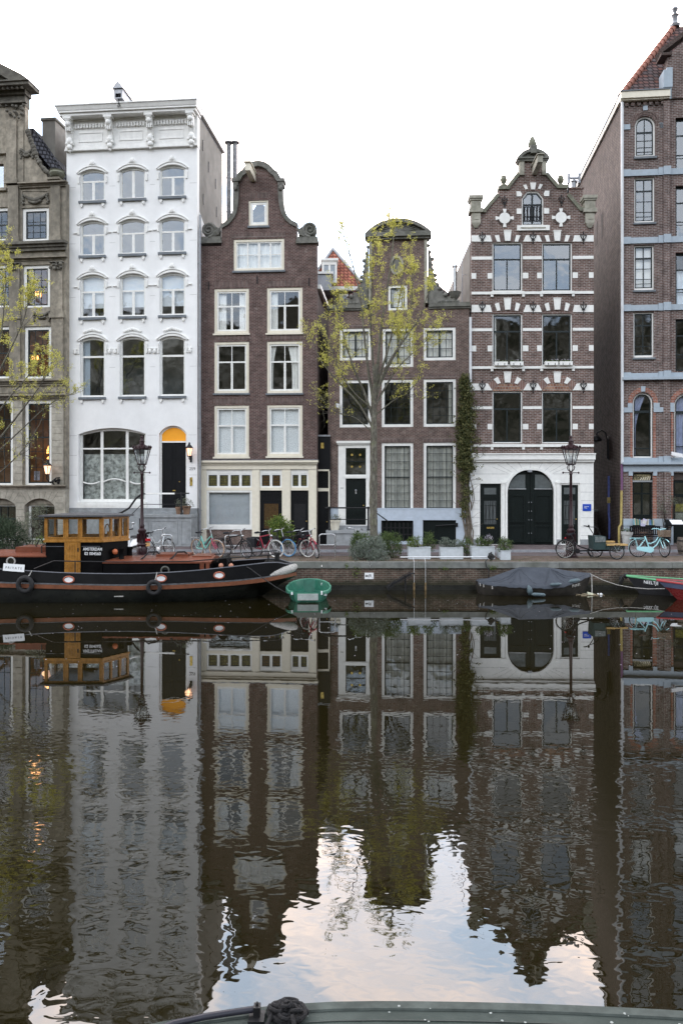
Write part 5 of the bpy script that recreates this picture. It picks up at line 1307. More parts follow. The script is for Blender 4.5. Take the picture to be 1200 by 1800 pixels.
 mb.box(u(1166), u(1178), -.10, -.0005, z(954), z(830)); mb.cut(); mb.box(u(1165), u(1177), -.06, -.0005, z(804), z(668))
 mb.build('pilaster', 'brick_f', F.root)
 # grey blue bands
 def band(y0, y1, d=.06, name='stone_band', x0=1094, x1=1330):
  mb = MB(); mb.box(u(x0), u(x1) - .01, -d, -.001, z(y1), z(y0)); mb.box(u(1156.2), u(1164.4), -d - .05, -d - .001, z(y1) - .02, z(y0) + .05)
  mb.box(u(1164.6), ub + .03, -d - .12, -d - .0015, z(y1) - .03, z(y0) + .08); mb.box(u(1094), u(1108), -d - .03, -d - .001, z(y1) - .01, z(y0) + .03)
  mb.build(name, 'blue_paint', F.root)
 for y0, y1 in ((298, 308.5), (417, 427.5), (536, 546)): band(y0, y1)
 band(655.5, 664); band(804.5, 812)
 mb = MB(); mb.box(u0 - .03, u1, -.24, -.001, z(668), z(663) - .002); mb.box(u0 - .03, u1, -.28, -.001, z(816.5), z(812) - .002); mb.build('string_cornice', 'blue_paint', F.root)
 mb = MB()
 for a, b in ((1094.5, 1111), (1148, 1184)): mb.box(u(a, 716), u(b, 716), -.045, -.021, z(724.5), z(716)); mb.cut()
 for a, b in ((1102.5, 1111), (1148, 1158.5), (1176, 1184)): mb.box(u(a, 712), u(b, 712), -.05, -.022, z(716) + .001, z(708.5)); mb.cut()
 for a, b in ((1094.5, 1107), (1158, 1165)): mb.box(u(a, 221), u(b, 221), -.05, -.001, z(226), z(217)); mb.cut()
 mb.build('impost_band', 'blue_paint', F.root)
 mb = MB(); mb.box(u(1094.5, 825), u(1330, 825), -.07, -.001, z(829), z(816.5) - .001)
 for a, b in ((1104, 1111.3), (1147, 1154), (1176, 1182.8)): mb.box(u(a, 833), u(b, 833), -.075, -.001, z(836), z(829) - .001)
 mb.build('shop_lintel', 'blue_paint', F.root)
 mb = MB()
 for a, b in ((1094, 1111.3), (1147, 1182.8)): mb.box(u(a, 918), u(b, 918), -.14, -.001, z(924), z(912)); mb.box(u(a, 940) + .02, u(b, 940) - .02, -.10, -.002, zb - .2, z(924) - .001); mb.cut()
 mb.build('plinth', 'blue_paint', F.root)
 # top cornice and corbels
 mb = MB(); cr = ub - .05
 mb.box(-.12, cr, -.32, .6, z(175.5), z(164)); mb.box(-.10, cr, -.24, -.001, z(178), z(175.5) - .001); co = mb.build('eaves_board', 'cream', F.root)
 mb = MB(); mb.box(-.14, cr, -.36, .6, z(164) + .001, z(163) + .02); mb.build('gutter_edge', 'bluestone', co)
 mb = MB()
 for i in range(7): x = .12 + i * (ub - .5) / 6; mb.box(x, x + .14, -.10, -.001, z(185), z(178) - .001); mb.cut()
 mb.build('corbel', 'brick_f', F.root)
 # turret gable with blue stone and the hip roof
 g0 = ub + .0; gx = u(1330, 200)
 mb = MB(); mb.box(u(1164.5, 170) + .01, ub + .04, -.18, .5, z(178), z(158)); mb.box(u(1163.5, 150), ub + .08, -.22, .5, z(158) + .001, z(128)); mb.box(u(1169, 125), ub + .08, -.22, .5, z(128) + .001, z(124))
 mb.build('gable_shoulder', 'blue_paint', F.root)
 um = u(1262, 150)
 L = [(ub + .081, ztop + .001), (u(1320, 200), ztop + .001), (u(1320, 200), z(125)), (u(1352, 100), z(100)), (um, z(30)), (u(1172, 101), z(101)), (u(1172, 101), z(123)), (ub + .081, z(123))]
 mb = MB(); mb.prism(L, (), -.10, .5); mb.build('gable_wall', 'brick_f', F.root)
 mb = MB()
 A, B = Vector((u(1160, 98), z(98))), Vector((um, z(26)))
 t = (B - A).normalized(); n_ = Vector((-t.y, t.x)) * .18
 mb.prism([tuple(A), tuple(B), tuple(B + n_), tuple(A + n_)], (), -.22, .55); mb.box(A.x - .02, u(1178, 98), -.24, .56, A.y - .12, A.y - .001); mb.build('gable_coping', 'brick_dark', F.root)
 mb = MB(); zr = z(163) + .03; xa, za = F.uv(1184, 47, 2.6)
 v = [(-.05, .5, zr), (u1, .5, zr), (u1, 9, zr), (-.05, 9, zr), (xa + .3, 3.4, za + 1.0), (u1 - 3, 3.4, za + 1.0)]
 hip = Vector((-.05, .3, zr)); v[0] = (-.05, .3, zr); apex = Vector((xa, .35, za));
 v = [(-.02, .25, zr), (u1, .25, zr), (u1, 9, zr), (-.02, 9, zr), (xa, 2.6, za), (u1 - 2, 2.6, za)]
 mb.add(v, [(0, 1, 5, 4), (1, 2, 5), (2, 3, 4, 5), (3, 0, 4), (3, 2, 1, 0)]); rf = mb.build('roof', 'tiles_brown', F.root)
 mb = MB(); A, B = Vector(v[0]), Vector(v[4]); n = 18
 for i in range(n):
  p, q = A + (B - A) * (i / n), A + (B - A) * ((i + 1.06) / n); mb.tube([p, q], [.155, .12], 8)
 mb.build('ridge_tile', mat('ridge_red', (.31, .135, .10), .8, var=.2, stain=.3, ss=3), rf, 50)
 mb = MB(); c_ = B + Vector((.05, 0, 0)); mb.lathe([(.22, 0), (.26, .1), (.12, .2), (.14, .5), (.2, .56), (.07, .66), (.1, .75), (.16, .86), (.1, .97), (.02, 1.02)], c_, 8); mb.build('roof_finial', 'zinc', rf, 40)
 # side wall along the alley, with bargeboard and slits
 zs_ = ztop + .02
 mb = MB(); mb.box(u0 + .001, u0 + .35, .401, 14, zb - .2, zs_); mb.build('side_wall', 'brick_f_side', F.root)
 mb = MB(); mb.box(u0 - .10, u0 + .1, -.3, 14, zs_ + .001, zs_ + .28); sg = mb.build('side_gutter', mat('gutter_grey', (.44, .42, .37), .6), F.root); mb = MB(); mb.box(u0 - .13, u0 + .1, -.3, 14, zs_ + .281, zs_ + .33); mb.build('gutter_edge', 'bluestone', sg)
 mb = MB()
 for y in (3.9, 5.2): mb.box(u0 - .012, u0 + .0005, y, y + .45, z(365) , z(318)); mb.cut()
 mb.build('side_slit', 'interior_dark', F.root)
 mb = MB(); mb.box(u0 + .35, u1, 3.6, 3.7, zb, ztop - .1)
 for q in (806, 657, 538, 418, 300): mb.box(u0 + .35, u1 - .01, .401, 3.59, z(q) - .15, z(q))
 mb.build('interior', 'interior', F.root)
 mb = MB(); mb.box(u1 - .3, u1, .401, 14, zb, ztop); mb.box(u0 + .351, u1 - .301, 13.7, 14, zb, ztop); mb.build('rear_wall', 'brick_dark', F.root)
 # downpipes
 mb = MB(); mb.tube([(-.02, -.11, z(176, 1094)), (-.02, -.11, z(815, 1094))], .065, 8); mb.build('downpipe', 'pipe_white', F.root, 40)
 mb = MB(); mb.tube([(-.04, -.11, z(816, 1094)), (-.04, -.11, z(862, 1092))], .055, 8); mb.build('downpipe', mat('pipe_purple', (.17, .08, .16), .5), F.root, 40)
 mb = MB(); mb.tube([(-.05, -.11, z(862, 1092)), (-.07, -.11, z(921, 1092)), (-.16, -.11, z(926, 1092)), (-.16, -.11, z(955, 1090))], .055, 8); mb.build('downpipe', mat('pipe_ochre', (.42, .33, .12), .6, var=.25), F.root, 40)
 mb = MB(); ys = 2.3
 mb.tube([(-.08, ys, z(835)), (-.08, ys, z(905)), (-.12, ys - .3, z(918)), (-.12, ys - .3, z(952))], .05, 8); mb.build('downpipe', mat('pipe_blue', (.10, .14, .42), .5, var=.2), F.root, 40)
 mb = MB(); mb.box(-.15, -.02, ys - .07, ys + .07, z(886), z(875)); mb.build('pipe_cover', 'pipe_ochre', F.root)
 # lamp arm in the alley
 t = thing('alley_lamp', 'dark hooped wall lamp on the shaded alley side', 'lamp', F.world(-.001, 2.6, z(785)), -F.a)
 mb = MB(); mb.box(-.05, 0, -.05, .05, -.5, .65); mb.tube([(-.06, 0, -.45), (-.08, 0, .5), (-.16, 0, .82), (-.36, 0, .95), (-.56, 0, .82), (-.62, 0, .55)], .035, 8); mb.build('arm', 'black_iron', t, 60)
 mb = MB(); mb.lathe([(.03, .2), (.16, .16), (.27, .02), (.28, -.06), (.20, -.10)], (-.62, 0, .5), 14); mb.build('lamp_shade', 'black_iron', t, 60)
 mb = MB(); mb.ball((-.62, 0, .42), .12, 10, 6, (1, 1, .8)); mb.build('lens', mat('lamp_lens', (.25, .26, .27), .1), t, 180)
 t = thing('security_camera', 'white security camera on a short bracket beside the arched window', 'camera', F.world(u(1181, 800), -.065, z(800)), -F.a)
 mb = MB(); mb.hexa([(-.12, -.30, -.02), (.32, -.42, -.14), (.32, -.28, -.14), (-.12, -.16, -.02), (-.12, -.30, .14), (.32, -.42, .03), (.32, -.28, .03), (-.12, -.16, .14)]); mb.build('housing', 'sign_white', t)
 mb = MB(); mb.tube([(-.05, 0, -.12), (-.05, -.2, -.1), (.02, -.25, -.03)], .03, 6); mb.ball((-.05, -.02, -.12), .05, 6, 4); mb.build('bracket', 'pipe_white', t)
 # wall closing the alley
 t = thing('alley_wall', 'dark brick wall with stone coping closing the alley', 'wall', F.world(-1.0, 5.0, 0), -F.a)
 mb = MB(); mb.box(-2.2, 0.98, 0, .25, -.2, 1.35); mb.build('brickwork', 'brick_dark', t)
 mb = MB(); mb.box(-2.2, .98, -.05, .3, 1.351, 1.45); mb.build('coping', 'step_stone', t)
 return F
HF = house_right()
# ------------------------------------------------------------------ ornate sandstone building on the left
def house_stone():
 F = Facade('sandstone_house', 'ornate grey sandstone building with pilasters, garlands and lamplit windows', 64, 36.3, 7.0)
 z = F.z; u = F.u; AX = -4
 u1 = u(115.5, 600); u0 = u(-124, 600); zb = z(958)
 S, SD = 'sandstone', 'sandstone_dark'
 for k in (0, 1, 2):
  o = -68 * k
  for (x0, x1, t, b, nv, hs, p, cur) in ((38.5, 86, 364, 422.5, 3, (.24, .62), 'glass', None), (40, 88, 465, 540, 3, (.36, .68), 'glass', None), (42, 90, 573, 665, 3, (.36, .68), 'glass', None), (43, 91, 703, 853, 3, (.2, .4, .8), 'glass_dim', None)):
   bars = tuple([('v', i / nv, 0, 1, .02) for i in range(1, nv)] + [('h', h, 0, 1, .022) for h in hs] + [('h', .5 if t < 700 else .575, 0, 1, .06)])
   window(F, (x0 + o, t, x1 + o, b), .15, 'paint_white', .08, bars, .06, 'sash_dark', p, 0, cur, None, fb=.10)
 # basement arches
 for k in (0, 1, 2):
  o = -68 * k; a0, a1, q0, q1 = F.r(44 + o, 876, 97 + o, 952)
  F.holes.append([(a0, q0), (a1, q0)] + segarc(a0, a1, q1 - .34, q1))
  mb = MB(); mb.prism(rect(a0 + .09, a1 - .001, q0 + .05, z(886)), [rect(a0 + .19, a1 - .08, q0 + .12, z(890))], .18, .26); w = mb.build('cellar_window', 'paint_white', F.root)
  mb = MB(); mb.box(a0 + .18, a1 - .07, .235, .24, q0 + .1, z(889)); mb.build('pane', 'glass_dim', w)
  mb = MB(); W = a1 - a0 - .27
  for f in (.33, .62): mb.box(a0 + .19 + W * f - .015, a0 + .19 + W * f + .015, .20, .23, q0 + .12, z(890))
  mb.box(a0 + .19, a1 - .08, .2, .229, z(914), z(911)); mb.build('sash', 'sash_dark', w)
  mb = MB(); mb.box(a0 + .16, a1 - .05, .45, .5, q0 + .1, z(888)); mb.build('shutter', mat('shutter_wood', (.11, .06, .035), .7, var=.4, vs=5), w)
  mb = MB(); mb.prism([(a0 + .001, z(886) + .001), (a1 - .001, z(886) + .001)] + [(p[0], p[1] - .002) for p in segarc(a0 + .001, a1 - .001, q1 - .34, q1 - .002)], (), .16, .3); mb.build('arch_infill', S, F.root)
 zt = z(322); c0, c1 = u(AX - 48, 250), u(44, 250)
 F.holes.append(rect(u(AX - 11, 290), u(6.5, 290), z(328), z(284)))
 outl = [(u0, z(860)), (u1, z(860)), (u1, zt), (c1, zt), (c1, z(162)), (c0, z(162)), (c0, zt), (u0, zt)]
 hs = [h for h in F.holes if h[0][1] > z(860)]
 mb = MB(); mb.prism(outl, hs, 0, .35); mb.build('wall', S, F.root)
 hb = [h for h in F.holes if h[0][1] < z(860)]
 mb = MB(); mb.prism(rect(u0, u1, zb - .3, z(860) - .001), hb, -.06, .35); mb.build('basement_wall', 'ashlar', F.root)
 mb = MB()
 for y in (872, 884, 896, 908, 920, 932, 944):
  for k in (0, 1): o = -68 * k; mb.box(u(98 + o, 900), u(112 + o, 900), -.064, -.0605, z(y) - .008, z(y) + .008)
 for k in (0, 1):
  for i in range(-3, 4):
   A = Vector(F.uv(70.5 - 68 * k + i * 7.5, 876 + abs(i) * 1.5)); B = Vector(F.uv(70.5 - 68 * k + i * 11, 864)); n_ = Vector((.007, 0)); mb.prism([tuple(A - n_), tuple(A + n_), tuple(B + n_), tuple(B - n_)], (), -.0635, -.0605)
 mb.build('joint_line', SD, F.root)
 # upper centre window
 w0, w1, q0, q1 = u(AX - 11, 290), u(6.5, 290), z(328), z(284)
 mb = MB(); mb.prism(rect(w0, w1, q0, q1), [rect(w0 + .08, w1 - .04, q0 + .08, q1 - .06)], .1, .16); w = mb.build('window', 'sandstone_dark', F.root)
 mb = MB(); mb.box(w0 + .05, w1 - .03, .13, .135, q0 + .05, q1 - .04); mb.build('pane', 'glass_sky', w)
 mb = MB(); mb.box(w0 - .1, w1 + .20, -.15, -.001, z(268), z(264)); mb.prism([(w0 - .15, z(264) + .001), (w1 + .22, z(264) + .001), ((w0 + w1) / 2, z(254))], (), -.15, -.001); mb.box(w0 - .1, w1 + .18, -.14, -.001, z(333), q0 - .001); mb.build('window_pediment', S, F.root)
 # pilasters
 def pil(x0, x1, yb, yt, d=.10, m=S, base=True):
  a, b = u(x0, (yb + yt) / 2), u(x1, (yb + yt) / 2); mb = MB(); mb.box(a, b, -d, -.001, z(yb), z(yt))
  if base: mb.box(a - .06, b + .06, -d - .06, -.002, z(yb), z(yb) + .20); mb.box(a - .03, b + .03, -d - .03, -.0015, z(yb) + .201, z(yb) + .28)
  return mb.build('pilaster', m, F.root)
 for k in (0, 1, 2):
  o = -68 * k
  pil(16 + o, 34 + o, 425, 325, .12)
  pil(17.5 + o, 36 + o, 560, 460, .10); pil(18 + o, 37 + o, 668, 560, .10, base=False)
 pil(91, 107, 425, 322, .12); pil(91, 111, 560, 460, .10); pil(92, 112, 668, 560, .10, base=False); pil(13.5, 31, 322, 210, .14); pil(31.5, 42, 322, 212, .05, base=False)
 # rusticated piers by the tall windows
 mb = MB()
 for k in (0, 1, 2):
  x0, x1 = (25, 41) if k == 1 else (92.5, 112.5) if k == 0 else (-43, -27)
  n = 13
  for i in range(n):
   y0 = 705 + (856 - 705) * i / n; mb.box(u(x0, 780), u(x1, 780), -.11 - .02 * (i % 2) * 0, -.001, z(y0 + (856 - 705) / n) + .012, z(y0))
  mb.cut()
 mb.build('rusticated_pier', 'ashlar', F.root)
 # entablatures
 def ent(y, h, d, name='string_cornice', xr=u1 + .06, m=SD, xl=None):
  mb = MB(); l = u0 if xl is None else xl
  zz = z(y); mb.box(l, xr + .0, -d, -.0005, zz - .0, zz + h * .5); mb.box(l, xr + .06, -d - .12, -.0006, zz + h * .5 + .001, zz + h); mb.box(l, xr - .03, -d * .6, -.0007, zz - h * .6, zz - .001)
  return mb.build(name, m, F.root)
 ent(436, .24, .22); ent(674, .18, .18, m=S); ent(857, .12, .14, m=S); ent(327, .12, .16, m=S, xl=u(36, 320)); ent(456, .08, .08, m=S); ent(698, .10, .12, m=S)
 mb = MB(); mb.box(u0, u1, -.03, -.0005, z(690), z(677)); mb.build('frieze', S, F.root)
 # capitals
 def capital(x, y, w, h):
  o, zz = F.uv(x, y); mb = MB(); mb.box(o - w, o + w, -.22, -.01, zz + h * .5, zz + h * .62); rr = random.Random(int(x * 7 + y))
  for i in range(16): mb.ball((o + rr.uniform(-w, w) * .95, -.15 + rr.uniform(-.06, .06), zz + rr.uniform(-h * .5, h * .5)), rr.uniform(.05, .09), 6, 4)
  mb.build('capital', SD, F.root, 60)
 capital(26, 198, .62, .75); capital(26, 470, .32, .3); capital(101, 468, .32, .3)
 # garlands
 def swag(x0, x1, y, sag, r=.09, ends=True):
  a, zz = F.uv(x0, y); b, _ = F.uv(x1, y); mb = MB(); rr = random.Random(int(x0 * 3 + y))
  for i in range(19):
   f = i / 18; t = math.sin(math.pi * f); mb.ball((a + (b - a) * f, -.05, zz - sag * t), r * (.45 + .65 * t) * rr.uniform(.85, 1.15), 7, 5)
   if t > .7: mb.ball((a + (b - a) * f, -.07, zz - sag * t - .12), r * .8, 6, 4)
  if ends:
   for e in (a, b):
    for i in range(5): mb.ball((e + rr.uniform(-.04, .04), -.05, zz - .08 - i * .085), r * .75, 6, 4)
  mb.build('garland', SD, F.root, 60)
 swag(41, 84, 342, .28); swag(60, 88, 548, .18, .07); swag(38, 58, 262, .22); swag(-26, -50, 342, .28)
 mb = MB(); mb.prism(poly(F, [(38, 334), (86, 334), (86, 358), (38, 358)]), [poly(F, [(40, 336), (84, 336), (84, 356), (40, 356)])], -.03, -.001); mb.build('panel_moulding', S, F.root)
 # scroll wing with its pot
 for s in (1,):
  pts = [(44, 322), (84, 322), (84, 312), (82, 304), (74, 296), (66, 284), (60, 268), (54, 250), (49, 235), (45, 222), (44, 222)]
  mb = MB(); mb.prism(poly(F, pts), (), -.02, .33); mb.build('gable_wing', S, F.root)
  mb = MB(); pp = [F.uv(x, y) for x, y in ((88, 305), (80, 300), (72, 290), (65, 276), (59, 258), (53, 242), (48, 226))]
  rr = random.Random(3)
  for (a, b), (c, d) in zip(pp, pp[1:]):
   for t in (0, .33, .66): mb.ball((a + (c - a) * t, -.02, b + (d - b) * t), rr.uniform(.09, .14), 7, 5)
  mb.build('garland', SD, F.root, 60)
  a, zz = F.uv(98, 312); mb = MB(); mb.box(a - .36, a + .22, -.14, .35, z(322) + .12, zz); mb.build('pot_pedestal', S, F.root)
  mb = MB(); mb.lathe([(.16, zz + .001), (.30, zz + .06), (.36, zz + .2), (.30, zz + .3), (.34, zz + .34), (.2, zz + .36)], (a + .02, .08, 0), 12); mb.build('pot', 'moss_stone', F.root, 50)
 # top entablature and pediment
 mb = MB(); a, b = c0, c1
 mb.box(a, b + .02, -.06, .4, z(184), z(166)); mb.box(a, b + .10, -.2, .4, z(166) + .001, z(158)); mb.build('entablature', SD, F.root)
 e0, e1 = u(AX - 66, 150), u(62, 158); am = u(AX, 130); zc = z(158) + .002
 mb = MB(); mb.box(e0, e1, -.62, .4, zc, zc + .14); mb.prism([(e0 - .05, zc + .141), (e1 + .05, zc + .141), (e1 - .3, z(150) + .2), (am, z(124) + .35), (e0 + .3, z(150) + .2)], [[(e0 + .9, zc + .2), (e1 - .9, zc + .2), (am, z(124) - .1)]], -.7, .4)
 mb.prism([(e0 + .89, zc + .19), (e1 - .89, zc + .19), (am, z(124) - .09)], (), -.3, .39)
 for i in range(14): x = e0 + .4 + (e1 - e0 - .8) * i / 13; mb.ball((x, -.45, zc - .06), .08, 6, 4)
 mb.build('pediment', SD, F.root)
 # roof and chimney behind the wing
 mb = MB(); zr = z(322)
 mb.prism([(u0, zr), (u1 + .1, zr), (u(45, 240) - .1, z(208)), (u0 + 2, z(208))], (), .9, 9); mb.build('roof', 'tiles_grey', F.root)
 mb = MB(); R0 = u(45, 240) - .1
 mb.hexa([(u(42, 240), .55, z(240)), (u1 + .12, .40, zr - .4), (u1 + .12, .41, zr - .4), (u(42, 240), .60, z(240)), (u(44, 218), .8, z(216)), (u(116, 330), .8, zr - .1), (u(116, 330), .9, zr - .1), (u(44, 218), .9, z(216))])
 mb.build('roof_edge', 'tiles_grey', F.root)
 ca, ct = F.uv(74, 212, 1.2); cb = F.uv(97, 212, 1.2)[0] + .25
 mb = MB(); mb.box(ca, cb - .25, 1.2, 2.9, z(320), ct); ch = mb.build('chimney', 'cement', F.root)
 mb = MB(); mb.box(ca - .06, cb - .19, 1.14, 2.96, ct + .001, ct + .12); mb.build('chimney_cap', 'sandstone_dark', ch)
 # body with warm rooms
 mb = MB(); mb.box(u1 - .3, u1, .351, 9, zb, zt); mb.box(u0, u0 + .3, .351, 9, zb, zt); mb.build('side_wall', S, F.root)
 mb = MB(); mb.box(u0 + .3, u1 - .3, 8.7, 9, zb, zt); mb.build('rear_wall', S, F.root)
 mb = MB(); mb.box(u0 + .301, u1 - .301, 2.6, 2.65, zb, zt)
 for q in (868, 690, 552, 445, 330): mb.box(u0 + .301, u1 - .301, .352, 2.59, z(q) - .12, z(q))
 mb.build('interior', 'interior_warm', F.root)
 for k, (px, py, e) in enumerate(((88, 797, 22), (62, 632, 14), (68, 520, 7))):
  mb = MB(); a, zz = F.uv(px, py, 1.4); n = 5
  for i in range(n):
   t = i * 2 * math.pi / n; mb.lathe([(.012, -.02), (.03, .03), (.03, .12), (.01, .2)], (a + .13 * math.cos(t), 1.4 + .13 * math.sin(t), zz), 6)
  if k == 0: mb.lathe([(.02, -.3), (.16, -.25), (.05, -.1), (.12, .25), (.02, .5)], (a, 1.4, zz), 8)
  mb.build('chandelier', 'lamp_glow', F.root, 60)
  pl = bpy.data.lights.new('chandelier_light', 'POINT'); pl.energy = e * .55; pl.color = (1.0, .50, .20); pl.shadow_soft_size = .2
  po = bpy.data.objects.new('chandelier_light', pl); COL.objects.link(po); po.parent = F.root; po.location = (a, 1.25, zz + .1)
 mb = MB(); a = u(61, 834); mb.box(a - .14, a + .14, .20, .205, z(844), z(828)); mb.build('poster', mat('poster_lilac', (.42, .40, .5), .6, var=.5, vs=8), F.root)
 mb = MB(); a = u(95, 893); mb.box(a - .05, a + .05, .16, .17, z(896), z(891)); mb.build('sticker', mat('yellow', (.8, .65, .02), .5), F.root)
 return F
HA = house_stone()
# ------------------------------------------------------------------ street lamps
def gz(Y): return 1.01 + .05 * (Y - 29.55) / 2.05 if Y < 31.6 else 1.055 + .03 * (Y - 31.6) / 1.4 if Y < 33 else 1.183
mat('lamp_glass', (.45, .47, .49), .15, var=.15)
def make_lamp():
 t = thing('street_lamp', 'x', 'street lamp', (0, 0, 0), 0, 'crowned street lamps on the quay')
 mb = MB(); mb.lathe([(.26, 0), (.26, .06), (.19, .12), (.21, .34), (.17, .42), (.20, .50), (.16, .56), (.13, .95), (.16, 1.0), (.16, 1.06), (.085, 1.14), (.10, 1.24), (.07, 1.30), (.058, 2.2), (.05, 3.22), (.075, 3.25), (.05, 3.3), (.045, 3.36)], (0, 0, 0), 12, phase=.26)
 for k in range(8): a = k * math.pi / 4; mb.box(.165 * math.cos(a) - .03, .165 * math.cos(a) + .03, .165 * math.sin(a) - .03, .165 * math.sin(a) + .03, .58, .92)
 mb.build('post', 'lamp_maroon', t, 40)
 mb = MB(); mb.tube([(-.3, 0, 3.3), (.3, 0, 3.3)], .016, 6); mb.ball((-.3, 0, 3.3), .04, 6, 5); mb.ball((.3, 0, 3.3), .04, 6, 5); mb.build('ladder_bar', 'lamp_maroon', t)
 mb = MB()
 for k in range(4):
  a = k * math.pi / 2 + math.pi / 4; c, s = math.cos(a), math.sin(a)
  mb.tube([(.03 * c, .03 * s, 3.33), (.13 * c, .13 * s, 3.42), (.16 * c, .16 * s, 3.52), (.10 * c, .10 * s, 3.60), (.17 * c, .17 * s, 3.64)], .018, 6)
 mb.build('lantern_scroll', 'lamp_maroon', t, 60)
 f = MB(); n = 6; lo, hi, zl, zh = .17, .335, 3.63, 4.22
 pt = lambda r, k, z: (r * math.cos(k * math.pi / 3 + .52), r * math.sin(k * math.pi / 3 + .52), z)
 for k in range(n): f.tube([pt(lo, k, zl), pt(hi, k, zh)], .017, 5)
 f.tube([pt(lo, k, zl) for k in range(n)], .022, 5, closed=True); f.tube([pt(hi, k, zh) for k in range(n)], .026, 5, closed=True)
 f.lathe([(lo - .01, zl - .03), (lo - .01, zl)], (0, 0, 0), 6, phase=.52)
 L = f.build('lantern_frame', 'lamp_maroon', t, 40)
 mb = MB(); mb.loft([[pt(lo - .005, k, zl + .01) for k in range(n)], [pt(hi - .01, k, zh - .01) for k in range(n)]], True); mb.build('glass_panes', 'glass_clear', L)
 mb = MB(); mb.lathe([(.36, zh + .01), (.36, zh + .035), (.20, zh + .14), (.10, zh + .19), (.10, zh + .29), (.12, zh + .31), (.06, zh + .36), (.05, zh + .43), (.065, zh + .47), (.02, zh + .53)], (0, 0, 0), 6, phase=.52)
 for k in range(6):
  for d in (0, .5):
   a = (k + d) * math.pi / 3 + .52; r = .36 if d == 0 else .325; mb.ball((r * math.cos(a), r * math.sin(a), zh + .08), .035, 6, 5, (1, 1, 1.5)); mb.tube([(r * math.cos(a), r * math.sin(a), zh + .04), (r * .94 * math.cos(a), r * .94 * math.sin(a), zh + .16)], [.022, .006], 5)
 mb.build('lantern_crown', 'lamp_maroon', L, 40)
 mb = MB(); mb.lathe([(.05, zl), (.05, zl + .08), (.09, zl + .1), (.10, zl + .25), (.06, zl + .32)], (0, 0, 0), 10); mb.build('bulb', 'lamp_glass', L, 180)
 return t
lamp = make_lamp()
lamp.location = PG(249.5, 31.05, gz(31.05)); lamp['label'] = 'maroon crowned street lamp in front of the white house'
l2 = copy_tree(lamp); l2.location = PG(1003, 31.05, gz(31.05)); l2['label'] = 'maroon crowned street lamp beside the cargo tricycle'
def wall_lantern(name, label, F, px, py, lit=True, bracket=False, s=1.0):
 o = F.uv(px, py); t = thing(name, label, 'wall lamp', F.world(o[0], -.02, o[1]), -F.a)
 y = -.28 if not bracket else -.50
 mb = MB()
 if bracket:
  mb.tube([(.42, 0, -.55), (.30, -.2, -.50), (.10, -.42, -.62), (-.02, y, -.45), (-.02, y, -.22)], .03, 6); mb.tube([(.45, 0, -.35), (.25, -.2, -.40), (.12, -.3, -.55), (.2, -.25, -.7)], .03, 6)
  rr = random.Random(2)
  for i in range(12): mb.ball((.2 + rr.uniform(-.15, .22), -.2 + rr.uniform(-.1, .1), -.55 + rr.uniform(-.2, .18)), rr.uniform(.03, .06), 6, 4)
 else:
  mb.tube([(0, 0, -.35), (0, -.12, -.42), (0, y, -.36), (0, y, -.2)], .022, 6); mb.box(-.05, .05, -.02, .0, -.5, -.2)
 mb.build('bracket', 'black_iron', t, 60)
 mb = MB(); lo, hi, zl, zh = .08 * s, .155 * s, -.22, .12 * s
 pt = lambda r, k, z: (r * math.cos(k * math.pi / 3), y + r * math.sin(k * math.pi / 3), z)
 for k in range(6): mb.tube([pt(lo, k, zl), pt(hi, k, zh)], .010, 5)
 mb.lathe([(lo + .01, zl - .04), (lo + .015, zl)], (0, y, 0), 6); mb.lathe([(hi + .02, zh), (hi + .02, zh + .02), (.10 * s, zh + .12), (.05, zh + .16), (.05, zh + .2), (.02, zh + .27)], (0, y, 0), 6)
 L = mb.build('lantern', 'black_iron', t, 40)
 mb = MB(); mb.lathe([(lo - .005, zl + .005), (hi - .008, zh - .005)], (0, y, 0), 6); mb.build('lamp_glass', mat('lantern_glow', (1, .75, .6), .4, emit=((1.0, .50, .30), 1.5)), L)
 pl = bpy.data.lights.new(name + '_light', 'POINT'); pl.energy = 2.0; pl.color = (1.0, .55, .28); pl.shadow_soft_size = .12
 po = bpy.data.objects.new('lamp_light', pl); COL.objects.link(po); po.parent = t; po.location = (0, y - .25, -.1)
wall_lantern('wall_lantern', 'small lit wall lantern beside the black panelled door', HB, 336, 793)
wall_lantern('bracket_lantern', 'lit hexagonal lantern on a scrolled iron bracket on the sandstone house', HA, 93, 825, True, True, 1.25)
# ------------------------------------------------------------------ blue sign, quay sign
t = thing('wall_sign', 'small blue rectangular sign at the edge of the white ground floor', 'sign', HE.world(HE.u(1031, 892), -.004, HE.z(892)), -HE.a)
mb = MB(); mb.box(-.19, .19, -.02, 0, -.155, .155); mb.build('plate', mat('sign_blue', (.01, .06, .42), .35, var=.02), t)
text_mesh('Maison', .075, 'lettering', 'sign_white', t, (-.02, -.022, .045)); text_mesh('Rika', .075, 'lettering', 'sign_white', t, (-.06, -.022, -.02))
q0 = P(648.5, 1012.5, 29.27)
t = thing('mooring_sign', 'small white sign with a black arrow on the quay wall', 'sign', (q0.x, 29.298, q0.z))
mb = MB(); mb.box(-.165, .165, -.03, 0, -.115, .115); mb.build('plate', 'sign_white', t)
mb = MB(); mb.prism([(-.14, 0), (-.09, .055), (-.09, .018), (-.055, .018), (-.055, -.018), (-.09, -.018), (-.09, -.055)], (), -.034, -.0305)
mb.box(-.045, -.03, -.034, -.0305, -.02, .02); mb.build('arrow', 'ink', t)
mb = MB(); mb.tube([(-.005, -.033, .05), (-.03, -.033, 0), (-.005, -.033, -.05)], .010, 5); mb.build('bracket_mark', 'ink', t)
text_mesh('R', .15, 'lettering', 'ink', t, (.05, -.031, 0)); text_mesh(',', .15, 'lettering', 'ink', t, (.125, -.031, -.03))
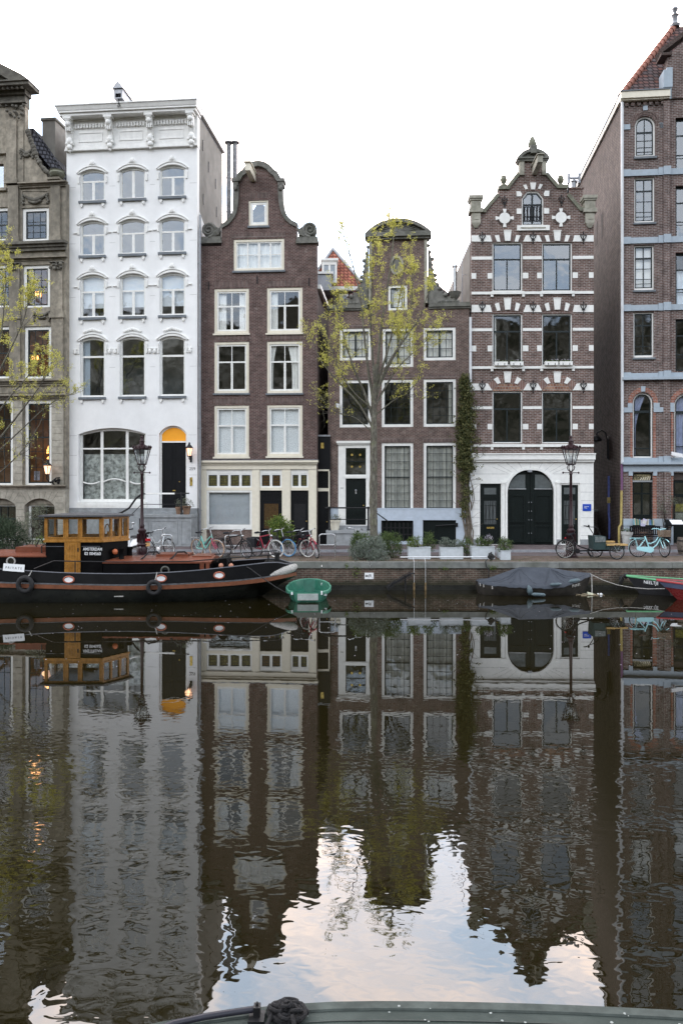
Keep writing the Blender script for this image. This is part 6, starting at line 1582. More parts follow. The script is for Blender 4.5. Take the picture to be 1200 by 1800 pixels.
# ------------------------------------------------------------------ bicycles
mat('bike_black', (.012, .012, .014), .35); mat('bike_silver', (.45, .47, .48), .3, .7); mat('bike_red', (.28, .018, .04), .3); mat('bike_pink', (.48, .045, .11), .3)
mat('bike_teal', (.20, .50, .44), .35); mat('bike_mint', (.36, .64, .68), .35, var=.04); mat('bike_navy', (.02, .025, .05), .35); mat('tyre_white', (.60, .60, .57), .7); mat('tyre_blue', (.10, .28, .52), .6); mat('tyre_tan', (.42, .28, .19), .7)
mat('leather', (.07, .04, .028), .5); mat('bag_black', (.013, .014, .018), .6); mat('wicker', (.20, .15, .11), .8, var=.4, vs=40); mat('rim', (.5, .5, .5), .3, .8)
def wheel(name, par, c, r=.345, tyre='rubber', yaw=0.0, rim='rim', spokes=18):
 c = Vector(c); d = Vector((math.cos(yaw), math.sin(yaw), 0)); s = Vector((-d.y, d.x, 0))
 ring = lambda R_, n, off=0: [c + d * (R_ * math.cos(2 * math.pi * i / n)) + Vector((0, 0, R_ * math.sin(2 * math.pi * i / n))) + s * off for i in range(n)]
 mb = MB(); mb.tube(ring(r - .035, 28), .011, 5, closed=True)
 mb.tube([c - s * .05, c + s * .05], .022, 8)
 for i in range(spokes):
  a = 2 * math.pi * i / spokes; e = d * math.cos(a) + Vector((0, 0, math.sin(a))); mb.tube([c + s * (.03 * (-1) ** i), c + e * (r - .035)], .0036, 3, cap=False)
 w = mb.build(name, rim, par, 60)
 mb = MB(); mb.tube(ring(r - .015, 30), .025, 6, closed=True); mb.build('tyre', tyre, w, 180)
 return w
def bicycle(label, loc, yaw, col, tyres=('rubber', 'rubber'), style='diamond', steer=0.0, lean=0.0, group=None, fork=None, saddle='bag_black', extras=(), guard=None, bars='metal_bar', front_rise=.0, cat='bicycle', name='bicycle'):
 t = thing(name, label, cat, loc, yaw, group); t.rotation_euler = (lean, 0, yaw)
 r = .345; B = 1.08; rh = Vector((0, 0, r)); fh = Vector((B, 0, r)); bb = Vector((.45, 0, .29)); st = Vector((.27, 0, .82)); hd = Vector((.86, 0, .92)); hl = Vector((.90, 0, .74))
 wheel('rear_wheel', t, rh, r, tyres[0])
 mb = MB(); q = .025
 if style == 'diamond':
  mb.tube([bb, st], q, 8); mb.tube([st - Vector((-.02, 0, .03)), hd - Vector((0, 0, .02))], q, 8); mb.tube([bb, hl], q * 1.1, 8)
 else:
  mb.tube([bb, st], q * 1.1, 8)
  if style == 'loop':
   mb.tube([bb, (.55, 0, .34), (.72, 0, .48), (.84, 0, .68), (.89, 0, .80)], q * 1.15, 8); mb.tube([(.36, 0, .55), (.5, 0, .53), (.68, 0, .62), (.86, 0, .88)], q, 8)
  else: mb.tube([bb, hl], q * 1.2, 8); mb.tube([(.38, 0, .50), (.87, 0, .86)], q, 8)
 for s in (.055, -.055):
  mb.tube([(0, s, r), (.45, s * .7, .29)], .015, 6); mb.tube([(0, s, r), (.30, s * .4, .73)], .014, 6)
 mb.tube([hd, hl], .024, 8)
 mb.build('frame', col, t, 50)
 # steering assembly turns about the head
 cs, sn = math.cos(steer), math.sin(steer); pv = Vector((.93, 0, 0))
 S = lambda p: Vector((pv.x + (p[0] - pv.x) * cs - p[1] * sn, (p[0] - pv.x) * sn + p[1] * cs, p[2]))
 mb = MB()
 for s in (.06, -.06): mb.tube([S((.895, s, .74)), S((.95, s, .55)), S((B, s, r))], .017, 6)
 mb.tube([S((.895, -.06, .74)), S((.895, .06, .74))], .018, 6); mb.build('fork', fork or col, t, 50)
 wheel('front_wheel', t, S((B, 0, r)), r, tyres[1], steer)
 mb = MB(); zt = 1.06 + front_rise
 mb.tube([S((.885, 0, .78)), S((.83, 0, zt))], .02, 6)
 for s in (1, -1): mb.tube([S((.83, 0, zt)), S((.85, s * .12, zt + .03)), S((.80, s * .26, zt + .04)), S((.66, s * .31, zt))], .017, 6)
 hb = mb.build('handlebar', 'steel' if bars == 'metal_bar' else bars, t, 60)
 mb = MB()
 for s in (1, -1): mb.tube([S((.72, s * .30, zt + .012)), S((.62, s * .315, zt - .01))], .019, 6)
 mb.build('grip', 'rubber', hb)
 mb = MB(); mb.tube([st, (.25, 0, .93)], .013, 6)
 mb.hexa([(.08, -.09, .93), (.20, -.07, .93), (.20, .07, .93), (.08, .09, .93), (.06, -.10, .985), (.22, -.055, .985), (.22, .055, .985), (.06, .10, .985)]); mb.hexa([(.201, -.055, .94), (.36, -.02, .945), (.36, .02, .945), (.201, .055, .94), (.201, -.055, .982), (.37, -.018, .975), (.37, .018, .975), (.201, .055, .982)])
 mb.build('saddle', saddle, t, 40)
 g = guard or col
 arcp = lambda c, a0, a1, R_: [c + Vector((R_ * math.cos(a0 + (a1 - a0) * i / 12), 0, R_ * math.sin(a0 + (a1 - a0) * i / 12))) for i in range(13)]
 def strip(pts, w, f=lambda p: p):
  mb = MB(); mb.loft([[f(p + Vector((0, -w, -.006))), f(p + Vector((0, 0, .006))), f(p + Vector((0, w, -.006)))] for p in pts]); return mb
 strip(arcp(rh, R(200), R(50), r + .02), .027).build('mudguard', g, t, 60)
 strip(arcp(fh, R(165), R(40), r + .02), .027, S).build('mudguard', g, t, 60)
 mb = MB(); mb.lathe([(.085, -.01), (.085, .01)], (.45, -.05, .29), 14, 'y'); mb.tube([(.45, -.06, .29), (.52, -.075, .16)], .010, 5); mb.tube([(.45, .06, .29), (.38, .075, .42)], .010, 5); mb.box(.48, .57, -.14, -.06, .145, .17); mb.box(.33, .42, .06, .14, .41, .435)
 mb.build('crank', 'steel' if 'case' not in extras else 'bike_black', t, 50)
 if 'case' in extras:
  mb = MB(); mb.prism([(-.08, .30), (-.05, .27), (.45, .17), (.55, .22), (.58, .30), (.54, .38), (.45, .41), (-.04, .40), (-.08, .37)], (), -.10, -.055); mb.build('chain_case', g, t)
 if 'rack' in extras or 'bags' in extras:
  mb = MB()
  for s in (.06, -.06): mb.tube([(.26, s, .74), (-.28, s, .74), (-.30, s, .70)], .013, 5); mb.tube([(0, s, r), (-.12, s, .74)], .011, 5)
  for x in (-.26, -.1, .06): mb.tube([(x, -.06, .742), (x, .06, .742)], .008, 5)
  mb.build('carrier', g if 'bags' not in extras else 'bike_black', t, 50)
 if 'bags' in extras:
  for s in (1, -1):
   mb = MB(); mb.hexa([(-.32, s * .07, .38), (.10, s * .07, .38), (.10, s * .20, .40), (-.30, s * .21, .40), (-.36, s * .065, .76), (.14, s * .065, .76), (.13, s * .18, .75), (-.34, s * .18, .75)] if s > 0 else [(-.30, -.21, .40), (.10, -.20, .40), (.10, -.07, .38), (-.32, -.07, .38), (-.34, -.18, .75), (.13, -.18, .75), (.14, -.065, .76), (-.36, -.065, .76)]); mb.build('pannier', 'bag_black', t)
 if 'basket' in extras or 'crate' in extras:
  m_ = 'bag_black' if 'basket' in extras else 'wicker'; mb = MB(); x0, x1, w, z0, z1 = .92, 1.24, .20, .80, 1.03
  lo = [(x0 + .02, -w + .03, z0), (x1 - .03, -w + .03, z0), (x1 - .03, w - .03, z0), (x0 + .02, w - .03, z0)]; hi = [(x0, -w, z1), (x1, -w, z1), (x1, w, z1), (x0, w, z1)]
  for k in range(6):
   f = k / 5; mb.tube([S(Vector(lo[i]).lerp(Vector(hi[i]), f)) for i in range(4)], .012, 4, closed=True)
  for i in range(4):
   for k in range(7): f = k / 7; mb.tube([S(Vector(lo[i]).lerp(Vector(lo[(i + 1) % 4]), f)), S(Vector(hi[i]).lerp(Vector(hi[(i + 1) % 4]), f))], .009, 4)
  mb.add([S(p) for p in lo], [(0, 1, 2, 3)]); mb.build('basket', m_, t)
 if 'stand' in extras: mb = MB(); mb.tube([(.40, -.05, .26), (.50, -.17, .01)], .011, 5); mb.build('kickstand', 'bike_black', t)
 if 'light' in extras: mb = MB(); mb.ball(S((.93, 0, .86)), .045, 8, 6); mb.build('headlight', 'steel', t, 180)
 return t
GB = 'bicycles parked on the quay'
def bl(px, Y): return PG(px, Y, gz(Y))
bicycle('silver bicycle with its front wheel tipped up on the hoop stand behind the tug', bl(262, 31.1), R(52), 'bike_silver', ('rubber', 'rubber'), 'loop', R(10), R(-14), GB, None, 'bag_black', ('rack', 'light'))
bicycle('bicycle with tan tyres, teal stem and pink front fork', bl(348, 31.4), R(-38), 'bike_teal', ('tyre_tan', 'tyre_tan'), 'mixte', R(12), R(6), GB, 'bike_pink', 'bag_black', ('rack',), 'bike_silver', front_rise=.06)
bicycle('black bicycle with grey carrier locked to a hoop stand', bl(396, 31.2), R(-30), 'bike_black', ('rubber', 'rubber'), 'diamond', R(-12), R(8), GB, None, 'bag_black', ('rack', 'light'))
bicycle('red bicycle with black panniers and white front tyre', bl(452, 31.4), R(-42), 'bike_red', ('rubber', 'tyre_white'), 'diamond', R(16), R(7), GB, 'bike_silver', 'bag_black', ('bags', 'light'), 'bike_silver')
bicycle('black bicycle with bright blue front tyre behind the white tyred ones', bl(486, 32.0), R(-62), 'bike_black', ('rubber', 'tyre_blue'), 'loop', R(34), R(6), GB, None, 'bag_black', ('rack',))
bicycle('black bicycle with black crate basket and white tyres', bl(508, 31.7), R(-44), 'bike_black', ('tyre_white', 'tyre_white'), 'diamond', R(10), R(8), GB, 'bike_black', 'bag_black', ('rack', 'light', 'basket'), 'bike_black')
bicycle('dark red bicycle leaning steeply with its front wheel turned', bl(534, 31.6), R(-58), 'bike_red', ('rubber', 'rubber'), 'diamond', R(-10), R(14), GB, 'bike_red', 'bag_black', ('light',), 'bike_red')
bicycle('dark bicycle seen end on beside the grey green bush', bl(621, 32.1), R(-93), 'bike_navy', ('rubber', 'rubber'), 'mixte', R(14), R(-8), GB, None, 'bag_black', ('rack',))
bicycle('pale blue bicycle with a crate basket outside the book shop', bl(1121.5, 31.1), R(-3), 'bike_mint', ('rubber', 'rubber'), 'loop', R(-74), R(-5), GB, None, 'leather', ('case', 'rack', 'crate', 'stand'), 'bike_mint', 'bike_mint', front_rise=.02)
bicycle('dark bicycle with raised handlebars by the sandstone cellar windows', PG(2, 33.6, gz(34)), R(-80), 'bike_navy', ('rubber', 'rubber'), 'diamond', R(10), R(4), GB, None, 'bag_black', ())
def hoop(label, px, Y, w, h, yaw=0.0):
 t = thing('bike_stand', label, 'bike stand', bl(px, Y), yaw, 'steel bicycle hoops')
 mb = MB(); r = .1
 pts = [(-w / 2, 0, 0), (-w / 2, 0, h - r)] + [(-w / 2 + r - r * math.cos(a * math.pi / 8), 0, h - r + r * math.sin(a * math.pi / 8)) for a in range(1, 5)] + [(w / 2 - r + r * math.sin(a * math.pi / 8), 0, h - r + r * math.cos(a * math.pi / 8)) for a in range(0, 5)] + [(w / 2, 0, 0)]
 mb.tube(pts, .026, 8); mb.build('hoop', 'steel', t, 60)
 mb = MB(); mb.tube([(-w / 2, 0, h * .52), (w / 2, 0, h * .52)], .022, 8); mb.build('crossbar', 'steel', t, 60)
hoop('empty steel hoop stand between the red bicycle and the stone stoop', 575, 31.3, .62, .88)
hoop('steel hoop stand holding up the silver bicycle', 293, 31.2, .42, .86)
hoop('steel hoop stand with the black carrier bicycle locked to it', 410, 31.0, .62, .86)
# cargo tricycle
def cargo():
 t = thing('cargo_tricycle', 'black cargo tricycle with a green box and a plank bench', 'cargo bike', bl(993, 30.75), R(-2))
 wheel('rear_wheel', t, (0, 0, .35), .36, 'rubber', 0, 'tyre_white', 20)
 wheel('front_wheel', t, (1.85, -.40, .27), .28, 'rubber', 0, 'rim', 16); wheel('front_wheel', t, (1.25, .36, .27), .28, 'rubber', 0, 'rim', 16)
 mb = MB(); q = .025
 mb.tube([(.45, 0, .28), (.28, 0, .82)], q, 8); mb.tube([(.45, 0, .28), (1.0, 0, .30), (2.1, 0, .30)], q * 1.3, 8); mb.tube([(.34, 0, .62), (.55, 0, .45), (.95, 0, .32)], q, 8); mb.tube([(1.85, -.40, .27), (1.85, .1, .27)], q, 6); mb.tube([(1.25, .36, .27), (1.25, 0, .27)], q, 6)
 for s in (.05, -.05): mb.tube([(0, s, .35), (.45, s, .28)], .014, 6); mb.tube([(0, s, .35), (.30, s, .72)], .012, 6)
 mb.build('frame', 'bike_black', t, 50)
 mb = MB(); mb.lathe([(.1, -.015), (.1, .015)], (.45, -.05, .28), 14, 'y'); mb.tube([(.45, -.07, .28), (.56, -.09, .2)], .012, 5); mb.box(.52, .62, -.17, -.08, .18, .21); mb.tube([(.45, .06, .28), (.35, .08, .36)], .012, 5); mb.build('crank', 'bike_black', t, 50)
 mb = MB(); mb.tube([(.80, .0, .30), (.92, -.02, .12), (.98, -.02, .02), (1.06, -.02, .14), (.98, 0, .30)], .016, 5); mb.build('stand', 'bike_black', t, 50)
 mb = MB(); mb.hexa([(.08, -.09, .88), (.20, -.07, .90), (.20, .07, .90), (.08, .09, .88), (.05, -.10, .93), (.22, -.05, .965), (.22, .05, .965), (.05, .10, .93)]); mb.hexa([(.201, -.05, .90), (.36, -.02, .95), (.36, .02, .95), (.201, .05, .90), (.201, -.05, .962), (.36, -.02, .985), (.36, .02, .985), (.201, .05, .962)]); mb.tube([(.28, 0, .8), (.22, 0, .9)], .014, 6); mb.build('saddle', 'bag_black', t, 40)
 mb = MB(); c = Vector((0, 0, .35)); pts = [c + Vector((.385 * math.cos(R(190 - 150 * i / 12)), 0, .385 * math.sin(R(190 - 150 * i / 12)))) for i in range(13)]; mb.loft([[p + Vector((0, -.03, -.006)), p + Vector((0, 0, .006)), p + Vector((0, .03, -.006))] for p in pts]); mb.build('mudguard', 'bike_black', t, 60)
 mb = MB(); mb.tube([(1.0, -.38, .35), (.96, -.38, .98), (.80, -.38, 1.22), (.66, -.38, 1.26)], .017, 6); mb.tube([(1.40, .30, .35), (1.40, .30, .95), (1.34, .30, 1.12), (1.18, .1, 1.20), (.80, -.3, 1.22)], .017, 6); mb.build('push_bar', 'bike_black', t, 60)
 mb = MB(); mb.tube([(.72, -.38, 1.26), (.60, -.38, 1.265)], .022, 6); mb.ball((.79, -.38, 1.26), .05, 8, 5); mb.build('grip', 'rubber', t)
 mb = MB(); mb.hexa([(.98, -.40, .36), (1.42, -.40, .36), (1.42, .30, .36), (.98, .30, .36), (.95, -.42, .88), (1.44, -.42, .86), (1.44, .32, .86), (.95, .32, .88)]); mb.build('cargo_box', mat('box_green', (.022, .045, .045), .5, stain=.5, ss=4, stcol=(.06, .08, .08)), t)
 mb = MB(); mb.hexa([(1.02, -.435, .64), (1.41, -.435, .66), (1.41, -.42, .66), (1.02, -.42, .64), (1.02, -.435, .86), (1.41, -.435, .85), (1.41, -.42, .85), (1.02, -.42, .86)]); mb.build('box_cover', mat('box_plastic', (.10, .12, .12), .3, stain=.6, ss=9, stcol=(.35, .36, .36)), t)
 mb = MB(); mb.box(1.46, 2.18, -.34, .24, .36, .50); mb.build('flat_bed', 'box_green', t)
 for i, (x0, x1, y0, y1) in enumerate(((1.47, 2.26, -.42, -.26), (1.47, 2.26, -.24, -.08), (1.47, 1.9, .0, .25))):
  mb = MB(); mb.box(x0, x1, y0, y1, .515 if i < 2 else .60, .575 if i < 2 else .66); mb.build('plank', mat('plank', (.45, .30, .12), .6, var=.2, vs=14), t)
 for s in (-.30, .12): mb = MB(); mb.box(1.52, 1.58, s, s + .06, .5, .515); mb.box(2.08, 2.14, s, s + .06, .5, .515); mb.build('batten', 'plank', t)
 mb = MB(); mb.ball((.0, -.03, .78), .03, 6, 4); mb.tube([(-.03, 0, .74), (-.02, -.02, .78)], .01, 4); mb.build('tail_light', mat('red_plastic', (.45, .01, .02), .3), t, 180)
cargo()
# scooter seen between the wheelhouse and the lamp
def scooter():
 t = thing('scooter', 'white motor scooter with a red tail light parked by the lamp', 'scooter', bl(233, 31.7), R(140))
 for n_, x in (('rear_wheel', -.55), ('front_wheel', .62)):
  mb = MB(); mb.lathe([(.12, -.05), (.22, -.055), (.24, 0), (.22, .055), (.12, .05)], (x, 0, .24), 18, 'y'); mb.build(n_, 'rubber', t, 50)
 mb = MB(); mb.loft([[(x, w * c, z + h * s) for c, s in ((-1, -.6), (-.9, .4), (-.3, 1), (.3, 1), (.9, .4), (1, -.6))] for x, w, z, h in ((-.95, .10, .66, .10), (-.75, .19, .60, .18), (-.4, .20, .55, .20), (-.1, .16, .48, .20), (.0, .14, .35, .12))], cap=True); mb.build('rear_body', 'sign_white', t, 60)
 mb = MB(); mb.hexa([(-.1, -.17, .26), (.45, -.17, .26), (.45, .17, .26), (-.1, .17, .26), (-.1, -.17, .33), (.45, -.17, .33), (.45, .17, .33), (-.1, .17, .33)]); mb.hexa([(.38, -.2, .331), (.48, -.2, .331), (.48, .2, .331), (.38, .2, .331), (.46, -.14, .98), (.56, -.12, .98), (.56, .12, .98), (.46, .14, .98)]); mb.build('leg_shield', 'sign_white', t)
 mb = MB(); mb.tube([(.62, 0, .24), (.5, 0, .95)], .03, 6); mb.tube([(.42, -.32, 1.04), (.5, 0, 1.0), (.42, .32, 1.04)], .025, 6); mb.build('handlebar', 'black_iron', t)
 for s in (1, -1): mb = MB(); mb.tube([(.45, s * .28, 1.03), (.46, s * .34, 1.22)], .012, 5); mb.ball((.46, s * .36, 1.27), .07, 8, 6, (.5, 1, .8)); mb.build('mirror', 'steel', t, 180)
 mb = MB(); mb.hexa([(-.85, -.14, .765), (-.05, -.14, .70), (-.05, .14, .70), (-.85, .14, .765), (-.85, -.12, .86), (-.05, -.12, .80), (-.05, .12, .80), (-.85, .12, .86)]); mb.build('seat', 'bag_black', t)
 mb = MB(); mb.box(-1.0, -.94, -.12, .12, .62, .72); mb.build('tail_light', 'red_plastic', t)
 mb = MB(); mb.box(-1.0, -.97, -.10, .10, .42, .56); mb.build('number_plate', mat('plate_ochre', (.6, .35, .15), .5), t)
scooter()
# ------------------------------------------------------------------ the tug
mat('hull_black', (.003, .003, .0034), .4, var=.2, vs=2, stain=.4, ss=1.5, stcol=(.009, .009, .009), spec=.07); mat('deck_red', (.165, .052, .028), .35, var=.15, vs=4, stain=.2, ss=2)
mat('rail_red', (.17, .060, .028), .5, var=.25, vs=6, stain=.4, ss=3); mat('varnish', (.33, .155, .032), .3, var=.22, vs=7, stain=.35, ss=3, stcol=(.16, .06, .012)); mat('roof_grey', (.07, .07, .075), .45, var=.2)
mat('rope_grey', (.34, .33, .31), .9, var=.35, vs=22, bump=1.0, bs=45); mat('rope_dark', (.03, .03, .03), .9, var=.4, vs=30); mat('orange_ball', (.42, .12, .05), .5); mat('hull_low', (.008, .009, .008), .35, spec=.25, var=.4, vs=3, stain=.6, ss=2, stcol=(.025, .026, .02))
def lerp_t(tab, s):
 for (a, x), (b, y) in zip(tab, tab[1:]):
  if s <= b:
   f = (s - a) / (b - a); f = max(0, min(1, f)); return x + (y - x) * f
 return tab[-1][1]
def smooth_t(tab, s, h=.35): return (lerp_t(tab, s - h) + lerp_t(tab, s) * 2 + lerp_t(tab, s + h)) / 4
def tug():
 XB, YC = -1.55, 27.55
 t = thing('tug_boat', 'long black tug with a varnished wooden wheelhouse and red brown rubbing strake', 'boat', (XB - 7, YC, 0))
 L = lambda x, y, z: (x - XB + 7, y - YC, z)
 tb = [(0, .04), (.4, .50), (1.0, .95), (2.0, 1.32), (3.2, 1.53), (5, 1.66), (10, 1.66), (12, 1.5), (13.4, 1.0), (14.2, .3)]
 tg = [(0, 1.03), (.25, 1.11), (.6, 1.25), (1, 1.22), (2, 1.13), (3, 1.035), (4, .965), (5.2, .92), (6.5, .93), (7.7, .96), (9.6, 1.08), (12, 1.25), (14.2, 1.4)]
 tr = [(0, .80), (.75, .69), (1.9, .60), (4, .51), (5.5, .49), (7.7, .53), (9.6, .58), (12, .7), (14.2, .85)]
 S = [14.2 * (i / 70) for i in range(71)]
 b = lambda s: smooth_t(tb, s, .2) if s > .2 else lerp_t(tb, s)
 bw = lambda s: max(.02, smooth_t(tb, max(0, s - 1.35), .2) * .93) if s > 1.35 else .02
 g = lambda s: smooth_t(tg, s); r = lambda s: smooth_t(tr, s)
 def xs(s, f): return XB - s - max(0, (1.35 - s)) * f * .9        # stem rakes aft towards the water
 secs = []
 for s in S:
  row = []
  for f, z, w in ((1.0, -.35, bw(s) * .85), (1.0, 0.0, bw(s)), (.45, r(s) * .55, b(s) * .5 + bw(s) * .5 if s < 1.5 else b(s) * .9 + bw(s) * .1), (0, r(s) - .075, b(s))): row.append(L(xs(s, f), YC - w, z))
  secs.append(row)
 def both(rows, name, m, sm=50, par=t):
  mb = MB(); mb.loft(rows); n = [[(p[0], -p[1], p[2]) for p in reversed(q)] for q in rows]; mb.loft(n); return mb.build(name, m, par, sm)
 hull = both(secs, 'hull', 'hull_low')
 both([[L(XB - s, YC - b(s) - .0, r(s) - .075), L(XB - s, YC - b(s) - .09, r(s) - .06), L(XB - s, YC - b(s) - .09, r(s) + .06), L(XB - s, YC - b(s) + .0, r(s) + .085)] for s in S], 'rubbing_strake', 'rail_red')
 both([[L(XB - s, YC - b(s) - .075, r(s) + .072), L(XB - s, YC - b(s) + .01, r(s) + .11)] for s in S], 'strake_top', mat('strake_grey', (.05, .052, .055), .5, var=.4, vs=7))
 tum = lambda s: .10 if s > 1 else .10 * s + (.0 if s > 0 else 0)
 both([[L(XB - s, YC - b(s) + .005, r(s) + .08), L(XB - s, YC - max(.02, b(s) - tum(s)), g(s)), L(XB - s, YC - max(.01, b(s) - tum(s) - .04), g(s)), L(XB - s, YC - max(.01, b(s) - tum(s) - .02), r(s) + .08)] for s in S], 'bulwark', 'hull_black')
 mb = MB()
 for sg in (-1, 1): mb.tube([L(XB - s, YC + sg * max(.02, b(s) - tum(s) - .02), g(s) + .01) for s in S], .024, 6)
 mb.build('gunwale_cap', 'steel' if False else mat('cap_grey', (.10, .105, .12), .35), t, 60)
 mb = MB(); mb.loft([[L(XB - s, YC - max(.005, b(s) - .13), r(s) + .16 + (.12 if s < 2 else 0)), L(XB - s, YC + max(.005, b(s) - .13), r(s) + .16 + (.12 if s < 2 else 0))] for s in S]); mb.build('deck', 'deck_red', t)
 # foredeck plating catching the sky at the bow
 mb = MB(); SS = [.05 + i * .17 for i in range(14)]; mb.loft([[L(XB - s, YC - max(.02, b(s) - .12), g(s) - .03), L(XB - s, YC, g(s) + .05 * min(1, b(s))), L(XB - s, YC + max(.02, b(s) - .12), g(s) - .03)] for s in SS[:7]]); mb.build('bow_plate', 'hull_black', t, 60)
 # ovals in the bulwark
 for px, py in ((121, 1019), (283, 1017), (385, 1011.5)):
  Yn = 25.97; p = P(px, py, Yn); s = XB - p.x
  yy = YC - b(s) - .02 + (tum(s) * (p.z - r(s) - .08) / max(.2, g(s) - r(s) - .08)); p = P(px, py, yy)
  ang = math.atan2(-(b(s + .2) - b(s - .2)), .4) * -1
  M = Matrix.Translation(L(p.x, p.y, p.z)) @ Matrix.Rotation(ang, 4, 'Z')
  ring = [M @ Vector((.165 * math.cos(k * .349), -.012, .105 * math.sin(k * .349))) for k in range(18)]
  mb = MB(); mb.tube(ring, .026, 6, closed=True); o = mb.build('hawse_ring', mat('ring_orange', (.33, .10, .06), .4), t, 180)
  mb = MB(); inn = [M @ Vector((.14 * math.cos(k * .349), -.012, .085 * math.sin(k * .349))) for k in range(18)]; mb.add(inn, [tuple(range(18))]); mb.build('hawse_plate', 'sign_white', o)
 # cabin trunks with cambered red tops
 def trunk(x0, x1, z0, z1, name):
  mb = MB(); y0, y1 = 26.58, 28.52
  for ya, yb in ((y0, y0 + .05), (y1 - .05, y1)): p, q = L(x0, ya, z0), L(x1, yb, z1); mb.box(p[0], q[0], p[1], q[1], p[2], q[2])
  for xa, xb in ((x0, x0 + .05), (x1 - .05, x1)): p, q = L(xa, y0 + .051, z0), L(xb, y1 - .051, z1); mb.box(p[0], q[0], p[1], q[1], p[2], q[2])
  o = mb.build(name, 'hull_black', t)
  mb = MB(); n = 8
  top = [(y0 - .02 + (y1 - y0 + .04) * i / n, z1 + .002 + .13 * math.sin(math.pi * i / n)) for i in range(n + 1)]
  mb.loft([[L(x, y, z) for y, z in top] for x in (x0 - .02, x1 + .02)]); mb.loft([[L(x, y, z) for y, z in [(y0 - .02, z1 - .045), top[0]]] for x in (x0 - .02, x1 + .02)])
  for x in (x0 - .02, x1 + .02): mb.add([L(x, y, z) for y, z in top] , [tuple(range(n + 1))])
  mb.build('cabin_top', 'deck_red', o)
  return o
 tk = trunk(-7.95, -4.36, .62, 1.27, 'fore_cabin'); ta = trunk(-14.6, -9.86, .7, 1.48, 'aft_cabin')
 mb = MB()
 for xa, xb in ((-4.72, -4.58), (-4.52, -4.40)): p, q = L(xa, 26.555, .66), L(xb, 26.579, 1.27); mb.box(p[0], q[0], p[1], q[1], p[2], q[2])
 mb.build('door_leaf', 'deck_red', tk)
 for px, py, rr, par in ((19, 987, .135, ta), (290, 1003, .13, tk)):
  p = P(px, py, 26.56); mb = MB(); c = Vector(L(p.x, 26.565, p.z)); mb.tube([c + Vector((rr * math.cos(k * .392), 0, rr * math.sin(k * .392))) for k in range(16)], .028, 6, closed=True); o = mb.build('porthole', 'rope_grey' if px < 100 else mat('port_bronze', (.12, .125, .11), .4), par, 180)
  mb = MB(); mb.add([c + Vector((rr * math.cos(k * .392), .004, rr * math.sin(k * .392))) for k in range(16)], [tuple(range(16))]); mb.build('pane', 'glass_dim', o)
 # hatch boxes on the cabin tops
 def hbox(x0, x1, y0, y1, z0, z1, name, m, par=None):
  mb = MB(); p, q = L(x0, y0, z0), L(x1, y1, z1); mb.box(p[0], q[0], p[1], q[1], p[2], q[2]); return mb.build(name, m, par or t)
 hbox(-11.05, -9.95, 27.0, 28.2, 1.55, 1.74, 'hatch', 'deck_red', ta); hbox(-6.35, -5.25, 27.3, 28.3, 1.33, 1.47, 'hatch', 'deck_red', tk); hbox(-5.1, -4.45, 27.2, 28.3, 1.36, 1.42, 'skylight', 'deck_red', tk)
 mb = MB(); c = L(-10.35, 27.3, 1.74)
 for k in range(3): a = k * 2.09 + .4; mb.tube([(c[0] + .02, c[1], c[2] + .28), (c[0] + .24 * math.cos(a), c[1] + .2 * math.sin(a), c[2])], .014, 5)
 mb.build('tripod', 'black_iron', ta)
 mb = MB(); mb.tube([L(-10.12, 26.9, 1.5), L(-10.12, 26.9, 1.78), L(-9.95, 26.9, 1.84), L(-9.9, 27.9, 1.84), L(-9.95, 28.0, 1.5)], .022, 6); mb.build('grab_rail', 'black_iron', ta)
 # wheelhouse
 pl = [(-9.90, 26.55), (-7.98, 26.55), (-7.35, 27.55), (-7.98, 28.55), (-9.90, 28.55)]
 mb = MB(); mb.prism([L(x, y, 0)[:2] for x, y in [(-9.87, 26.58), (-7.99, 26.58), (-7.38, 27.55), (-7.99, 28.52), (-9.87, 28.52)]], (), .75, 1.93, 'z'); wh = mb.build('wheelhouse', 'hull_black', t)
 Z0, Z1 = 1.932, 2.78
 def wallp(A, B, holes, name='window_band'):
  A, B = Vector(A), Vector(B); d = B - A; ln = d.length; ang = math.atan2(d.y, d.x)
  hs = [rect(ln * f0, ln * f1, za, zb) for f0, f1, za, zb in holes]
  mb = MB(); mb.prism(rect(0.001, ln - .001, Z0, Z1), hs, 0, .06)
  for h in hs: (p0, q0), (p1, q1) = h[0], h[2]; mb.prism(rect(p0 - .035, p1 + .035, q0 - .035, q1 + .035), [rect(p0 + .002, p1 - .002, q0 + .002, q1 - .002)], -.014, -.0005)
  mb.box(-.0, ln, -.035, -.0145, Z0, Z0 + .07)
  o0 = L(A.x, A.y, 0); M = Matrix.Translation(o0) @ Matrix.Rotation(ang, 4, 'Z')
  mb.v = [tuple(M @ Vector(v)) for v in mb.v]; o = mb.build(name, 'varnish', wh)
  mb = MB()
  for h in hs: mb.add([M @ Vector((x, .03, z)) for x, z in h], [(0, 1, 2, 3)])
  mb.build('pane', 'glass_clear', o)
  return o
 W = 1.92; fx = lambda px: ((px - 600) * .018964 + 9.90) / W
 za, zb_ = 2.10, 2.70
 wallp(pl[0], pl[1], [(fx(83.5), fx(111.5), za, zb_), (fx(120), fx(137), za, zb_), (fx(144.5), fx(175), za, zb_)])
 fr = [(.06, .31, za, zb_), (.37, .63, za, zb_), (.69, .94, za, zb_)]
 wallp(pl[1], pl[2], fr); wallp(pl[2], pl[3], fr); wallp(pl[3], pl[4], [(.08, .3, za, zb_), (.36, .6, za, zb_), (.66, .93, za, zb_)]); wallp(pl[4], pl[0], [(.08, .46, za, zb_), (.54, .92, za, zb_)])
